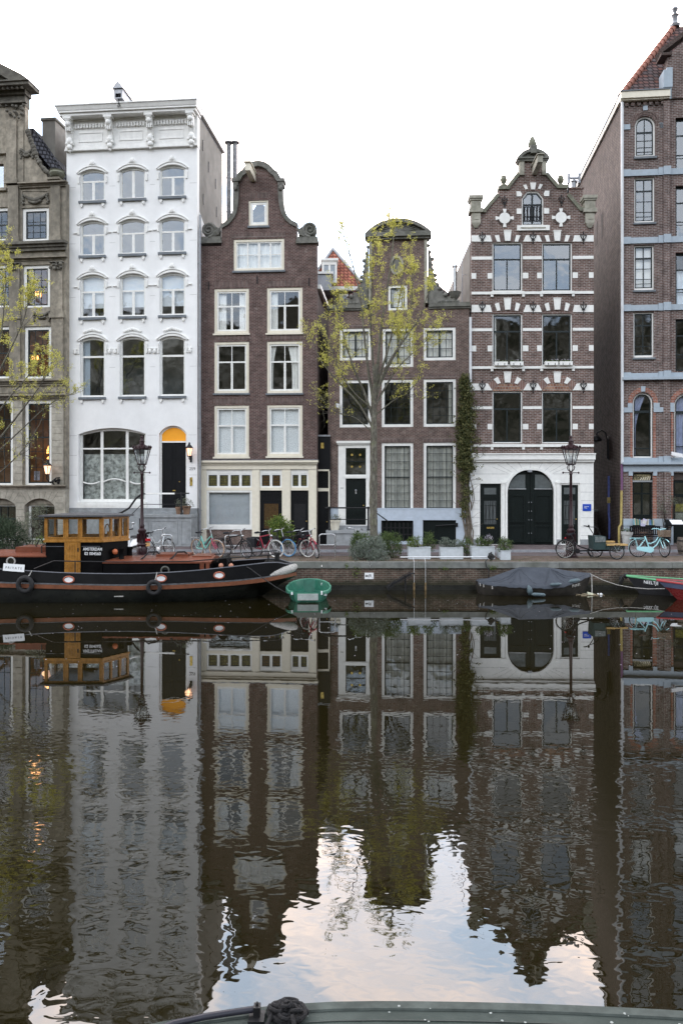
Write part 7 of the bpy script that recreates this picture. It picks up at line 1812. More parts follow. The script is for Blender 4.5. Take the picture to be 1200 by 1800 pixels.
 mb = MB(); rp = [(-10.06, 26.40), (-7.92, 26.40), (-7.18, 27.55), (-7.92, 28.70), (-10.06, 28.70)]
 mb.prism([L(x, y, 0)[:2] for x, y in rp], (), Z1 + .001, Z1 + .055, 'z'); c = L(-8.9, 27.55, Z1 + .13); n = len(rp); top = [L(x, y, Z1 + .056) for x, y in rp] + [c]; mb.add(top, [(i, (i + 1) % n, n) for i in range(n)]); mb.build('roof', 'roof_grey', wh)
 # plank door
 p0, p1 = -9.22, -8.69
 d = hbox(p0, p1, 26.515, 26.545, .74, Z0 + .02, 'door', 'varnish', wh)
 mb = MB()
 for i in range(6): x = p0 + (p1 - p0) * (i + .5) / 6; p, q = L(x - .034, 26.505, .80), L(x + .034, 26.5145, Z0 - .02); mb.box(p[0], q[0], p[1], q[1], p[2], q[2])
 mb.build('plank', 'varnish', d); p, q = L(p1 - .09, 26.49, 1.62), L(p1 - .05, 26.5045, 1.75); mb = MB(); mb.box(p[0], q[0], p[1], q[1], p[2], q[2]); mb.build('handle', 'black_iron', d)
 for nm, z, s in (('AMSTERDAM', 1.695, .145), ('02 004560', 1.545, .14)):
  o = text_mesh(nm, s, 'lettering', 'sign_white', wh, Vector(L(-8.30, 26.576, z)), tilt=R(.8), sx=.76 if nm[0] == 'A' else .92, bold=.008)
 mb = MB(); p, q = L(-9.85, 26.56, 1.78), L(-9.25, 26.579, 1.80); mb.box(p[0], q[0], p[1], q[1], p[2], q[2]); p, q = L(-8.66, 26.56, 1.78), L(-8.05, 26.579, 1.80); mb.box(p[0], q[0], p[1], q[1], p[2], q[2]); mb.build('grab_strip', 'cap_grey', wh)
 mb = MB(); c = L(-9.0, 27.55, 1.95); mb.tube([(c[0] + .9, c[1] + .5 * math.cos(a * .5236) * .6, c[2] + .25 + .3 * math.sin(a * .5236)) for a in range(12)], .02, 5, closed=True); mb.box(c[0] + .95, c[0] + 1.1, c[1] - .2, c[1] + .2, c[2] - .1, c[2] + .3); mb.build('steering_wheel', 'varnish', wh)
 # rails
 mb = MB(); z1, z2 = 1.34, 1.16
 near = [L(*P(60, 1000, 26.3)), L(*P(95, 986, 26.25)), L(*P(200, 988, 26.2)), L(*P(330, 987, 26.3)), L(*P(400, 981, 26.7)), L(*P(487, 974.5, 27.3))]
 mb.tube(near, .021, 6)
 far = [L(*P(332, 976, 28.0)), L(*P(400, 973.5, 28.0)), L(*P(487, 968, 27.8))]; mb.tube(far, .021, 6)
 for px, yt, Y in ((132, 987, 26.2), (400, 981, 26.7), (471, 976, 27.2)):
  p = P(px, yt, Y); s = XB - p.x; mb.tube([L(p.x, p.y, p.z), L(p.x, p.y, g(s) - .1)], .02, 6)
 for px, yt in ((400, 973.5), (472, 969)): p = P(px, yt, 27.95); mb.tube([L(*p), L(p.x, p.y, 1.0)], .02, 6)
 mb.build('handrail', 'black_iron', t, 60)
 for x0, x1 in ((246, 283), (297, 332)):
  a, c_ = P(x0, 985, 26.9), P(x1, 976, 27.4); mb = MB(); mb.tube([L(a.x, a.y, 1.3), L(a.x + .15, a.y, 1.42), L((a.x + c_.x) / 2 - .05, a.y + .2, 1.56), L(c_.x - .15, c_.y, 1.55), L(c_.x, c_.y, 1.42)], .03, 6); mb.build('hose', 'rubber', t, 60)
 for px, Y in ((213.5, 26.95), (228, 27.6)):
  x = (px - 600) * Y / FPX; mb = MB(); c = L(x, Y, 1.28); mb.lathe([(.11, 0), (.09, .04), (.085, .34), (.10, .36), (.10, .42), (.06, .43)], c, 12); mb.build('bollard', 'hull_black', t, 40)
 p = P(202, 970, 26.85); mb = MB(); mb.lathe([(.03, -.05), (.085, -.02), (.10, .02), (.085, .06), (.03, .08)], L(*p), 12, 'y'); mb.build('horn', 'orange_ball', t, 60)
 mb = MB(); c = L(-4.0, 27.4, 1.0); mb.box(c[0] - .25, c[0] + .2, c[1] - .35, c[1] + .4, .8, 1.22); mb.lathe([(.16, -.5), (.16, .5)], (c[0], c[1], 1.24), 12, 'y'); w_ = mb.build('winch', 'hull_black', t, 40)
 for px in (388.5, 406): p = P(px, 994.5, 26.72); mb = MB(); mb.ball(L(*p), .085, 10, 7); mb.build('winch_knob', mat('knob', (.42, .2, .13), .5), w_, 180)
 p = P(487, 978, 27.6); mb = MB(); c = L(p.x, p.y, 1.15); mb.lathe([(.09, 0), (.09, .3), (.12, .31), (.12, .36)], c, 12); mb.build('bow_post', 'black_iron', t, 40)
 pts = [P(466, 1014.5, 26.72), P(475, 1011.5, 26.84), P(488, 1007.5, 26.98), P(502, 1003, 27.12), P(514, 998.5, 27.3), P(520, 995, 27.42)]
 mb = MB(); mb.tube([L(*p) for p in pts], [.06, .105, .13, .145, .14, .09], 12); mb.build('bow_fender', 'rope_grey', t, 180)
 # draught mark and anchor-like rusty patch
 p = P(209.5, 1047.7, 25.99); hbox(p.x - .15, p.x + .15, 25.93, 26.02, p.z - .025, p.z + .025, 'draught_mark', 'rope_grey', hull)
 return t, L
TUG, TL = tug()
def hung_tyre(label, px, py, r, Y, x2, y2):
 p = P(px, py, Y); t = thing('tyre_fender', label, 'tyre', p, 0, 'tyre fenders on the tug')
 mb = MB(); n = 22; ring = lambda R_, o: [(R_ * math.cos(2 * math.pi * i / n), o, R_ * math.sin(2 * math.pi * i / n)) for i in range(n)]
 prof = [(.52, -.045), (.70, -.075), (.93, -.06), (1.0, 0), (.93, .06), (.70, .075), (.52, .045)]
 rows = [ring(r * a, o) for a, o in prof]; mb.loft(rows + [rows[0]], True); tr = mb.build('tyre', 'rubber', t, 60)
 q = P(x2, y2, Y + .12) - p; mb = MB(); mb.tube([(0, 0, r * .55), q * .7, q], .018, 6); mb.build('rope', 'rope_grey', t, 60)
hung_tyre('worn black tyre hanging below the white private notice', 44, 1027.5, .30, 25.72, 56, 1003)
hung_tyre('worn black tyre hanging at the orange ringed oval opening', 270.5, 1033, .26, 25.72, 276, 1006)
p = P(24.5, 998, 25.95); t = thing('notice_board', 'white board reading PRIVATE propped on the tug gunwale', 'sign', p); t.rotation_euler = (R(-4), R(4), 0)
mb = MB(); mb.box(-.345, .345, -.02, .0, -.12, .12); mb.build('board', 'sign_white', t); text_mesh('P R I V A T E', .105, 'lettering', 'grey_ink', t, (.0, -.022, -.01), sx=.95)
# ------------------------------------------------------------------ green dinghy
mat('dinghy_green', (.058, .205, .142), .32, var=.08, stain=.3, ss=3, stcol=(.03, .12, .09))
def dinghy():
 X0 = (541 - 600) * 26.6 / FPX; t = thing('dinghy', 'small green plastic dinghy tied to the tug bow', 'dinghy', (X0, 27.2, -.03), R(1))
 tab = [(-1.15, .48, .36), (-1.0, .62, .365), (-.55, .71, .375), (0, .735, .40), (.55, .66, .44), (.9, .52, .47), (1.1, .36, .49), (1.18, .24, .50)]
 secs = []
 for y, w, z in tab:
  secs.append([(-w - .05, y, z), (-w - .05, y, z - .06), (-w * .97, y, z - .07), (-w * .82, y * .94, .06), (-w * .5, y * .92, -.1), (w * .5, y * .92, -.1), (w * .82, y * .94, .06), (w * .97, y, z - .07), (w + .05, y, z - .06), (w + .05, y, z), (w - .03, y * .985, z), (w * .80, y * .93, .16), (w * .5, y * .90, .10), (-w * .5, y * .90, .10), (-w * .80, y * .93, .16), (-w + .03, y * .985, z)])
 mb = MB(); mb.loft([q[:10] for q in secs]); k = 10 * (len(secs) - 1); mb.f += [tuple(range(10)), tuple(k + i for i in range(9, -1, -1))]; mb.mi += [0, 0]; mb.build('hull', 'dinghy_green', t, 35)
 mb = MB(); mb.loft([q[10:] for q in secs]); mb.add(secs[-1][10:], [tuple(range(6))]); mb.add([tuple(Vector(p) + Vector((0, .1, 0))) for p in secs[0][10:]], [tuple(range(6))]); mb.build('inside', mat('dinghy_in_shade', (.028, .14, .095), .4, var=.15), t, 35)  # darker than the hull green: shade inside the boat put into the colour
 for s in (-1, 1): mb = MB(); mb.tube([(s * (w + .01), y, z + .01) for y, w, z in tab], .035, 6); mb.build('rim', mat('dinghy_rim_highlight', (.09, .27, .19), .3), t, 60)  # paler than the hull green: rim highlight painted into the colour
 mb = MB(); y, w, z = tab[-1]; mb.tube([(-w, y, z + .01), (0, y + .07, z + .02), (w, y, z + .01)], .035, 6); mb.build('bow_rim', 'dinghy_rim_highlight', t, 60)
 mb = MB(); mb.box(-.34, .34, -1.20, -1.04, .10, .31); mb.build('transom_plate', mat('transom_grey', (.36, .40, .38), .5, stain=.4, ss=4), t)
 mb = MB(); mb.box(-.50, .50, -.95, -.60, .24, .30); mb.box(-.42, .42, -.90, -.65, .301, .306); mb.build('thwart', 'dinghy_green', t)
 mb = MB(); mb.box(-.36, .36, -1.05, -.96, .305, .33); mb.build('rubber_strip', 'rubber', t)
 mb = MB(); mb.box(.42, .52, 1.07 - .16, 1.07 - .155, .28, .42); mb.box(.46, .62, -1.045, -1.04, .23, .32); mb.box(-.54, -.49, -1.20, -1.08, .28, .37); mb.box(.43, .48, -1.20, -1.08, .28, .39); mb.build('label_plate', 'sign_white', t)
dinghy()
def rope(name, label, pts, r=.014, m='rope_dark', sag=0.0, cat='rope', n=10):
 pts = [Vector(p) for p in pts]
 if len(pts) == 2 and sag: pts = [pts[0].lerp(pts[1], i / n) - Vector((0, 0, sag * math.sin(math.pi * i / n))) for i in range(n + 1)]
 c = pts[0].copy(); mb = MB(); mb.tube([p - c for p in pts], r, 5); o = mb.build(name, m, None, 180, c); return tag(o, label, cat)
rope('mooring_rope', 'dark rope running from the tug foredeck to the green dinghy', [P(427, 993, 26.6), P(440, 1000, 26.35), P(460, 1015, 26.2), P(483, 1031, 25.9), P(506, 1044, 25.7)], .016)
# ------------------------------------------------------------------ covered boat
mat('tarp', (.055, .063, .077), .6, spec=.15, var=.12, vs=3, stain=.35, ss=1.6, stcol=(.028, .031, .038)); mat('old_wood', (.022, .019, .016), .55, var=.4, vs=4, stain=.4, ss=2, stcol=(.05, .045, .035)); mat('fender_teal', (.085, .12, .135), .5, stain=.4, ss=4)
def covered():
 YC = 28.3; t = thing('covered_boat', 'small dark wooden boat under a grey blue tarpaulin', 'boat', (6.8, YC, 0))
 rd = [(838, .44), (860, .56), (912, .935), (966, .915), (1000, .80), (1020, .75), (1038, .72)]; gw = [(838, .44), (845, .47), (900, .39), (960, .36), (985, .43), (1000, .52), (1020, .64), (1038, .715)]; hb = [(838, .22), (846, .48), (870, .70), (920, .82), (970, .78), (1005, .55), (1025, .28), (1038, .03)]
 X = lambda px: (px - 600) * YC / FPX - 6.8
 pxs = [838 + 200 * i / 100 for i in range(101)]
 rr = random.Random(5); secs = []; hull = []; hull2 = []
 for i, px in enumerate(pxs):
  x = X(px); zr, zg, w = smooth_t(rd, px, 4), smooth_t(gw, px, 5), smooth_t(hb, px, 4)
  row = []
  for j in range(-14, 15):
   f = abs(j) / 14; base = zr + (zg - zr) * f - (zr - zg) * .16 * math.sin(math.pi * f)
   wr = .022 * math.sin((px - 912) * .09 * (1 + f * 1.5)) * math.sin(math.pi * f) * (1.0 if px > 870 else .5) + .012 * math.sin(px * .37 + j)* f
   fold = 0.0
   for xp, nn, sd in ((912, 7, 1.0), (966, 6, .7)):
    dx, dy = (px - xp) * .0202, w * j / 14; d_ = math.hypot(dx, dy); an = math.atan2(dy, dx); fold += sd * .075 * (1 - abs(math.sin(an * nn / 2 + xp))) ** 6 * min(1, d_ * 1.6) * max(0, 1 - d_ / 1.7)
   row.append((x, w * j / 14, base + wr * .35 + fold))
  sc = .012 * math.sin(px * .21) + .008 * math.sin(px * .53)
  row = [(x, -w - .03, zg - .10 + sc)] + row + [(x, w + .03, zg - .10 - sc)]
  secs.append(row)
  k = max(0, (px - 1000) / 38); k0 = max(0, (852 - px) / 14)
  hull.append([(x - k * .30 + k0 * .1, -w * .62 * (1 - k * .8), -.2), (x - k * .24 + k0 * .08, -w * .82 * (1 - k * .5), 0.0), (x - k * .1, -w * .97, zg * .5), (x, -w, zg - .01)])
 mb = MB(); mb.loft(secs); tp = mb.build('tarpaulin', 'tarp', t, 180)
 mb = MB()
 for xp, ends in ((912, (846, 866, 888, 908, 934)), (966, (948, 984, 1006, 1024))):
  for e in ends:
   for sg in (-1, 1):
    ln = []
    for k in range(9): f = .06 + .94 * k / 8; i = int(round((xp + (e - xp) * f - 838) / 2)); p = secs[max(0, min(100, i))][1 + 14 + sg * int(round(13 * f))]; ln.append((p[0], p[1], p[2] + .004))
    mb.tube(ln, [.016 - .010 * k / 8 for k in range(9)], 5)
 mb.build('crease', 'tarp', tp, 60)
 mb = MB(); mb.loft(hull); mb.loft([[(a, -b_, c) for a, b_, c in reversed(q)] for q in hull]); f0 = hull[0]; mb.add(list(f0) + [(a, -b_, c) for a, b_, c in reversed(f0)], [tuple(range(8))]); mb.build('hull', 'old_wood', t, 50)
 mb = MB()
 for k, (px, zz) in enumerate(((876, .2), (930, .24), (980, .3))): pass
 for f in (.35, .68): mb.loft([[tuple(Vector(q[1]).lerp(Vector(q[3]), f) + Vector((0, -.012, .012))), tuple(Vector(q[1]).lerp(Vector(q[3]), f) + Vector((0, -.012, -.012)))] for q in hull[6:95]])
 mb.build('strake_line', 'black_iron', t)
 def fend(pts, r, nm='fender'): mb = MB(); mb.tube([tuple(Vector(p) - Vector((6.8, YC, 0))) for p in pts], r, 10); mb.build(nm, 'fender_teal', t, 180)
 Yn = 27.42; fend([P(928, 1028.5, Yn), P(930, 1034, Yn - .03), P(931, 1040, Yn - .03), P(931, 1046, Yn)], [.02, .08, .10, .05]); fend([P(934, 1045, Yn - .2), P(938, 1045, Yn - .25), P(955, 1046, Yn - .2), P(958, 1046, Yn - .18)], [.03, .065, .065, .03])
 fend([P(966, 1028, Yn), P(970, 1027.7, Yn - .02), P(982, 1027, Yn), P(986, 1027, Yn + .02)], [.03, .06, .06, .03]); fend([P(999, 1023.5, 27.68), P(1004, 1022, 27.72), P(1015, 1020, 27.82), P(1018, 1019, 27.86)], [.03, .075, .075, .04])
 p = P(1013.5, 1029, 27.72); text_mesh('PUNK', .135, 'lettering', 'rope_grey', t, (p.x - 6.8 - .03, p.y - YC - .03, p.z), rz=R(24), tilt=R(-9))
 mb = MB()
 for px, py in ((843, 1025), (849, 1027), (864, 1030)): p = P(px, py, 27.6 + (862 - px) * .02); mb.tube([(p.x - 6.8, p.y - YC - .05, p.z), (p.x - 6.79, p.y - YC - .06, p.z - .1)], .02, 5)
 mb.build('lashing', 'rope_grey', t)
covered()
# ------------------------------------------------------------------ the two boats on the right
def open_boat(name, label, bow, ang, Ln, beam, zb, zm, m_hull, m_gun, m_in, band=None, rake=.5):
 t = thing(name, label, 'boat', (bow[0], bow[1], 0), ang)
 N = 26; secs = []; gun = []
 for i in range(N + 1):
  f = i / N; x = Ln * f; w = beam / 2 * min(1, math.sin(min(1, f * 1.55 + .02) * math.pi / 2)) ** .75; z = zm + (zb - zm) * max(0, 1 - f / .6) ** 1.6
  k = max(0, 1 - f / .3)
  secs.append([(x + rake * k, -w * .55, -.15), (x + rake * k * .85, -w * .72, 0), (x + rake * k * .45, -w * .90, z * .5), (x, -w, z)]); gun.append((x, -w, z))
 inner = [[(a + .05, b_ * .93 if abs(b_) > .03 else b_, c) for a, b_, c in (q[3], q[2])] + [(q[2][0] + .1, 0, .12)] for q in secs]
 mir = lambda rows: [[(a, -b_, c) for a, b_, c in reversed(q)] for q in rows]
 mb = MB(); mb.loft(secs); mb.loft(mir(secs)); e = secs[-1]; mb.add(list(e) + [(a, -b_, c) for a, b_, c in reversed(e)], [tuple(range(8))]); hl = mb.build('hull', m_hull, t, 45)
 mb = MB(); mb.loft(inner); mb.loft(mir(inner)); mb.build('inside', m_in, t, 45)
 mb = MB(); mb.tube(gun, .035, 6); mb.tube([(a, -b_, c) for a, b_, c in gun], .035, 6); mb.build('gunwale', m_gun, t, 60)
 if band:
  o = Vector((0, -.012, 0)); mb = MB(); mb.loft([[tuple(Vector(q[2]).lerp(Vector(q[3]), .30) + o), tuple(Vector(q[2]).lerp(Vector(q[3]), .90) + o)] for q in secs]); mb.build('name_band', band, t, 60)
 return t, secs
mat('hull_charcoal', (.022, .022, .025), .4, var=.15); mat('gun_green', (.13, .38, .19), .4); mat('hull_red', (.17, .022, .022), .3, var=.1); mat('gun_red', (.36, .055, .06), .35); mat('band_blue', (.10, .115, .19), .4); mat('boat_in', (.10, .09, .08), .7)
b1 = P(1101, 1012, 28.3); t1, s1 = open_boat('open_boat', 'charcoal open boat with a green gunwale named NEELTJE', b1, R(-12), 6.0, 1.7, b1.z, .42, 'hull_charcoal', 'gun_green', 'boat_in')
def on_side(t, secs, i, f, txt, size, m, sx=1, dz=0):
 a, c = Vector(secs[i - 1][2]).lerp(Vector(secs[i - 1][3]), f), Vector(secs[i + 1][2]).lerp(Vector(secs[i + 1][3]), f); mid = (a + c) / 2; d = c - a
 return text_mesh(txt, size, 'lettering', m, t, mid + Vector((.0, -.035, dz)), rz=math.atan2(d.y, d.x), tilt=-math.atan2(d.z, math.hypot(d.x, d.y)), sx=sx)
on_side(t1, s1, 3, .52, 'NEELTJE', .16, 'sign_white', .85)
b2 = P(1154, 1019.5, 26.9); t2, s2 = open_boat('red_boat', 'red boat with grey blue name band and raised bow', b2, R(-17), 6.0, 1.9, b2.z, .46, 'hull_red', 'gun_red', 'boat_in', 'band_blue', .75)
on_side(t2, s2, 4, .62, 'HA', .25, 'sign_white', 1.0)
rope('bow_line', 'pale sagging rope between the covered boat and the right hand boats', [P(1037, 1009, 28.2), P(1060, 1020, 27.9), P(1085, 1028.5, 27.5), P(1110, 1033, 27.2), P(1140, 1035.5, 26.9), P(1168, 1035, 26.6)], .014, 'rope_grey')
rope('hanging_line', 'short pale rope hanging from the covered boat bow into the water', [P(1039, 1009, 28.25), P(1039.5, 1022, 28.2), P(1040, 1036, 28.1), P(1040, 1045, 28.0)], .022, 'rope_grey')
mb = MB(); p = P(1090, 1013, 28.8); mb.tube([(0, 0, 0), (.03, -.05, -.1), (.02, 0, -.28)], [.05, .09, .05], 8); mb.ball((.16, -.1, .02), .1, 8, 6); tag(mb.build('bow_cushion', 'rubber', None, 60, p), 'black rubber pad hanging between the quay and the NEELTJE bow', 'fender')
rope('mooring_line', 'thin dark line from the black pad down into the canal', [P(1096, 1009, 28.6), P(1088, 1022, 28.5), P(1082, 1034, 28.4)], .012)
# ------------------------------------------------------------------ boat deck under the viewer, with rope coil and rail
mat('deck_green', (.050, .060, .055), .7, spec=.06, var=.18, vs=3, stain=.55, ss=2.2, stcol=(.032, .043, .037), bump=.3, bs=60); mat('deck_edge', (.064, .075, .069), .7, spec=.06, var=.2, vs=8, stain=.5, ss=5)
def rvec0(rr): v = Vector((rr.uniform(-1, 1), rr.uniform(-1, 1), rr.uniform(-.3, .5))); return v.normalized()
def foredeck():
 t = thing('houseboat', 'weathered green steel boat roof along the bottom of the picture', 'boat', (0, 3.5, 0)); t['label'] = 'weathered green steel boat edge in the water nearest the viewer'
 z = 1.0; n = 40; edge = []
 for i in range(n + 1):
  x = -3.4 + 8.4 * i / n; edge.append((x, 4.168 - .145 * (x - .15) ** 2 if x < .15 else 4.168 - .03 * (x - .15) ** 2))
 o = lambda x, y, zz: (x, y - 3.5, zz)
 mb = MB(); mb.loft([[o(x, y, z), o(x, -1.5, z)] for x, y in edge]); mb.loft([[o(x, y - .03, -.4), o(x, y, z - .03), o(x, y, z)] for x, y in edge]); mb.build('deck', 'deck_green', t)
 mb = MB(); mb.loft([[o(x, y + .012, z - .03), o(x, y + .012, z + .012), o(x, y - .045, z + .012), o(x, y - .05, z + .002)] for x, y in edge]); mb.build('edge_trim', 'deck_edge', t)
 mb = MB(); mb.loft([[o(x, y - .125, z + .0015), o(x, y - .125, z + .006), o(x, y - .131, z + .006), o(x, y - .131, z + .0015)] for x, y in edge]); mb.build('seam', mat('seam', (.035, .042, .038), .7), t)
 rr = random.Random(8); mb = MB()
 for i in range(60):
  x = rr.uniform(-1.8, 1.9); y = [b_ for a, b_ in edge if a <= x][-1] - rr.uniform(.0, .3); r_ = rr.uniform(.003, .011); mb.prism([(x + r_ * rr.uniform(.6, 1.3) * math.cos(k), y - 3.5 + r_ * rr.uniform(.5, 1.2) * math.sin(k)) for k in (0, 1, 2, 3.1, 4.2, 5.3)], (), z + .0125, z + .0135, 'z')
 ch = mb.build('paint_chips', mat('chip_pale', (.22, .24, .23), .7), t); ch['kind'] = 'stuff'
 # rail with end fitting
 Y0 = 4.0
 mb = MB(); zz = 1.075; zz = 1.05; pts = [o((px - 600) * Y / FPX, Y, zz) for px, Y in ((200, 3.72), (250, 3.85), (304, 3.946), (360, 3.998), (410, 4.032), (450, 4.058))]; mb.tube(pts, .016, 8); rl = mb.build('rail', mat('rail_blue', (.022, .022, .03), .3), t, 60)
 e = pts[-1]; mb = MB(); mb.box(e[0] - .012, e[0] + .022, e[1] - .025, e[1] + .02, 1.012, 1.07); mb.box(e[0] - .035, e[0] + .045, e[1] - .06, e[1] + .03, 1.0125, 1.024); mb.ball((e[0] + .005, e[1], 1.078), .009, 8, 6); mb.build('rail_bracket', 'black_iron', rl)
 # coil of rope round its bollard
 c = Vector(((505 - 600) * 4.08 / FPX, 4.06, 1.012)); k = thing('rope_coil', 'black rope wound in a heap around a small bollard on the boat edge', 'rope', c)
 mb = MB(); pts = []
 N = 300; rr = random.Random(1)
 for i in range(N):
  f = i / N; a = f * 2 * math.pi * 8.6
  w = mnoise.noise(Vector((f * 14, 1.7, 0))); v = mnoise.noise(Vector((f * 17, 5.2, 3)))
  if f < .45: rad, zz = .082 + .012 * w, .013 + .012 * (f / .45) + .010 * abs(v)
  elif f < .78: g_ = (f - .45) / .33; rad, zz = .068 - .030 * g_ + .026 * w, .026 + .016 * g_ + .014 * v
  else: g_ = (f - .78) / .22; rad, zz = .026 * (1 - g_) + .007 + .012 * w, .044 + .036 * g_ + .006 * v
  ox, oy = .012 * mnoise.noise(Vector((f * 6, 9, 0))), .012 * mnoise.noise(Vector((f * 6, 0, 4)))
  pts.append((rad * 1.15 * math.cos(a) + ox, rad * .95 * math.sin(a) + oy, max(.013, zz)))
 for q in range(6):
  a0 = q * 1.05 + .3; c0 = Vector((.062 * math.cos(a0), .05 * math.sin(a0), .035 + .012 * (q % 2))); e1 = rvec0(rr); e2 = e1.cross(Vector((.2, .3, 1))).normalized()
  mb.tube([c0 + (e1 * math.cos(s * .7) * .038 + e2 * math.sin(s * .7) * .026) for s in range(9)], .0105, 6, closed=True)
 mb.tube(pts, [.0115 + .0022 * math.sin(i * 1.9) for i in range(N)], 6); mb.tube([(.03, -.07, .05), (.05, -.13, .014), (.0, -.25, .012), (-.06, -.4, .012)], .012, 6); mb.tube([(-.07, -.03, .04), (-.10, -.12, .013), (-.08, -.3, .012)], .012, 6)
 mb.build('rope', mat('rope_black', (.009, .009, .010), .8, var=.5, vs=80, bump=.8, bs=220), k, 180)
 mb = MB(); mb.lathe([(.05, .0), (.04, .025), (.015, .05), (.008, .075)], (0, 0, 0), 12); mb.build('bollard', 'black_iron', k, 50)
foredeck()
# ------------------------------------------------------------------ trees
leafmat('leaf_spring', (.50, .51, .09), (.64, .61, .15), (.70, .63, .25), .45)
leafmat('leaf_ivy', (.035, .045, .016), (.10, .11, .038), (.22, .20, .08), .2)
leafmat('leaf_dark', (.018, .032, .016), (.04, .062, .030), (.075, .10, .05), .15)
leafmat('leaf_green', (.035, .065, .022), (.085, .13, .04), (.15, .19, .06), .2)
leafmat('leaf_laurel', (.05, .09, .018), (.12, .18, .035), (.22, .27, .06), .2)
leafmat('leaf_grey', (.09, .115, .085), (.17, .20, .16), (.26, .29, .25), .2)
leafmat('leaf_olive', (.10, .115, .075), (.19, .21, .15), (.30, .31, .24), .2)
leafmat('leaf_pine', (.022, .040, .022), (.05, .075, .04), (.09, .12, .07), .15)
leafmat('petal_pale', (.35, .32, .38), (.5, .48, .52), None, .2)
def barkmat():
 m, k, b = _base('bark'); tc = k.new('ShaderNodeTexCoord').outputs['Object']; x, y, z = k.sep(tc)
 v = k.comb(x, y, k.math('MULTIPLY', z, .35)); n = k.noise(v, 14, 6, .7, .5)
 c = k.ramp(n, [(.30, (.035, .030, .024)), (.50, (.105, .095, .075)), (.68, (.21, .205, .165))])
 l = k.ramp(k.noise(tc, 3.5, 5, .7), [(.5, 0.0), (.68, 1.0)]); c = k.mix(k.math('MULTIPLY', l, .55), c, (.17, .18, .10, 1))
 k.set(b, 'Base Color', c); b.inputs['Roughness'].default_value = .9
 bn = k.new('ShaderNodeBump'); bn.inputs['Strength'].default_value = .9; bn.inputs['Distance'].default_value = .02; k.set(bn, 'Height', n); k.l.new(bn.outputs[0], b.inputs['Normal']); MATS['bark'] = m
barkmat(); mat('twig', (.045, .037, .030), .9, var=.3)
def rvec(rr):
 while True:
  v = Vector((rr.uniform(-1, 1), rr.uniform(-1, 1), rr.uniform(-1, 1)))
  if .05 < v.length < 1: return v.normalized()
def spline(pts, per=5):
 pts = [Vector(p) for p in pts]; out = []
 for i in range(len(pts) - 1):
  p0, p1, p2, p3 = pts[max(0, i - 1)], pts[i], pts[i + 1], pts[min(len(pts) - 1, i + 2)]
  for k in range(per):
   t = k / per; out.append(.5 * ((2 * p1) + (p2 - p0) * t + (2 * p0 - 5 * p1 + 4 * p2 - p3) * t * t + (3 * p1 - p0 - 3 * p2 + p3) * t ** 3))
 return out + [pts[-1]]
def tree(label, base, trunk, limbs, seed, leaf_n=5, twig_n=9, tw_len=(.5, 1.15), leaf_s=.053):
 t = thing('tree', label, 'tree', base, 0); rr = random.Random(seed); B = Vector(base)
 mb = MB(); tp = spline([p for p, r in trunk], 5); rs = [lerp_t([(i * 5, r) for i, (p, r) in enumerate(trunk)], j) for j in range(len(tp))]
 rs = [r * (1 + .10 * math.sin(j * 1.7) * rr.uniform(.4, 1)) for j, r in enumerate(rs)]
 mb.tube([p - B for p in tp], rs, 12)
 for j in range(3, len(tp) - 4):
  if rr.random() < .55 and tp[j].z < B.z + 3.3: d = rvec(rr); d.z *= .3; mb.ball(tp[j] - B + d.normalized() * rs[j] * .85, rs[j] * rr.uniform(.25, .42), 7, 5)
 mb.build('trunk', 'bark', t, 180)
 br = MB(); lf = MB()
 def leaves(p, d, n, s):
  for _ in range(n):
   v = (d * .5 + rvec(rr)).normalized(); q = p + rvec(rr) * rr.uniform(0, .10)
   lf.leaf(q - B, v, s * rr.uniform(.4, .75), s * rr.uniform(.6, 1.25), rvec(rr))
 def twig(p, d, ln, r, depth, dens):
  n = 5; pts = [p]; q = p.copy(); dd = d.normalized()
  for i in range(n):
   dd = (dd + rvec(rr) * .20 + Vector((0, 0, .10))).normalized(); q = q + dd * ln / n; pts.append(q.copy())
  br.tube([x - B for x in pts], [r * (1 - .8 * i / n) for i in range(n + 1)], 4, cap=False)
  for i in range(1, n + 1):
   if depth > 0 and rr.random() < .85: twig(pts[i], (dd * .8 + rvec(rr)).normalized(), ln * rr.uniform(.30, .55), r * .5, depth - 1, dens)
   if depth == 0 or i == n:
    if rr.random() < dens * .82: leaves(pts[i], dd, rr.randint(max(1, leaf_n - 3), leaf_n), leaf_s)
 for pts, r0, dens in limbs:
  lp = spline(pts, 5); n = len(lp)
  br.tube([x - B for x in lp], [r0 * (1 - .85 * (i / (n - 1)) ** .8) + .006 for i in range(n)], 7)
  for k in range(twig_n):
   i = int(n * (.25 + .75 * rr.random() ** .8)); i = min(n - 1, i); tan = (lp[min(n - 1, i + 1)] - lp[max(0, i - 1)]).normalized()
   d = (tan * .8 + rvec(rr) * .9 + Vector((0, 0, .2))).normalized(); twig(lp[i], d, rr.uniform(*tw_len), .012, 2, dens)
  twig(lp[-1], lp[-1] - lp[-2], tw_len[1] * .6, .012, 2, dens)
 br.build('branches', 'bark', t, 180); lf.build('crown', 'leaf_spring', t)
 return t
Yt = 31.35
def pl(pts, Y, dy=0.0):
 n = len(pts); return [P(x, y, Y + dy * i / max(1, n - 1)) for i, (x, y) in enumerate(pts)]
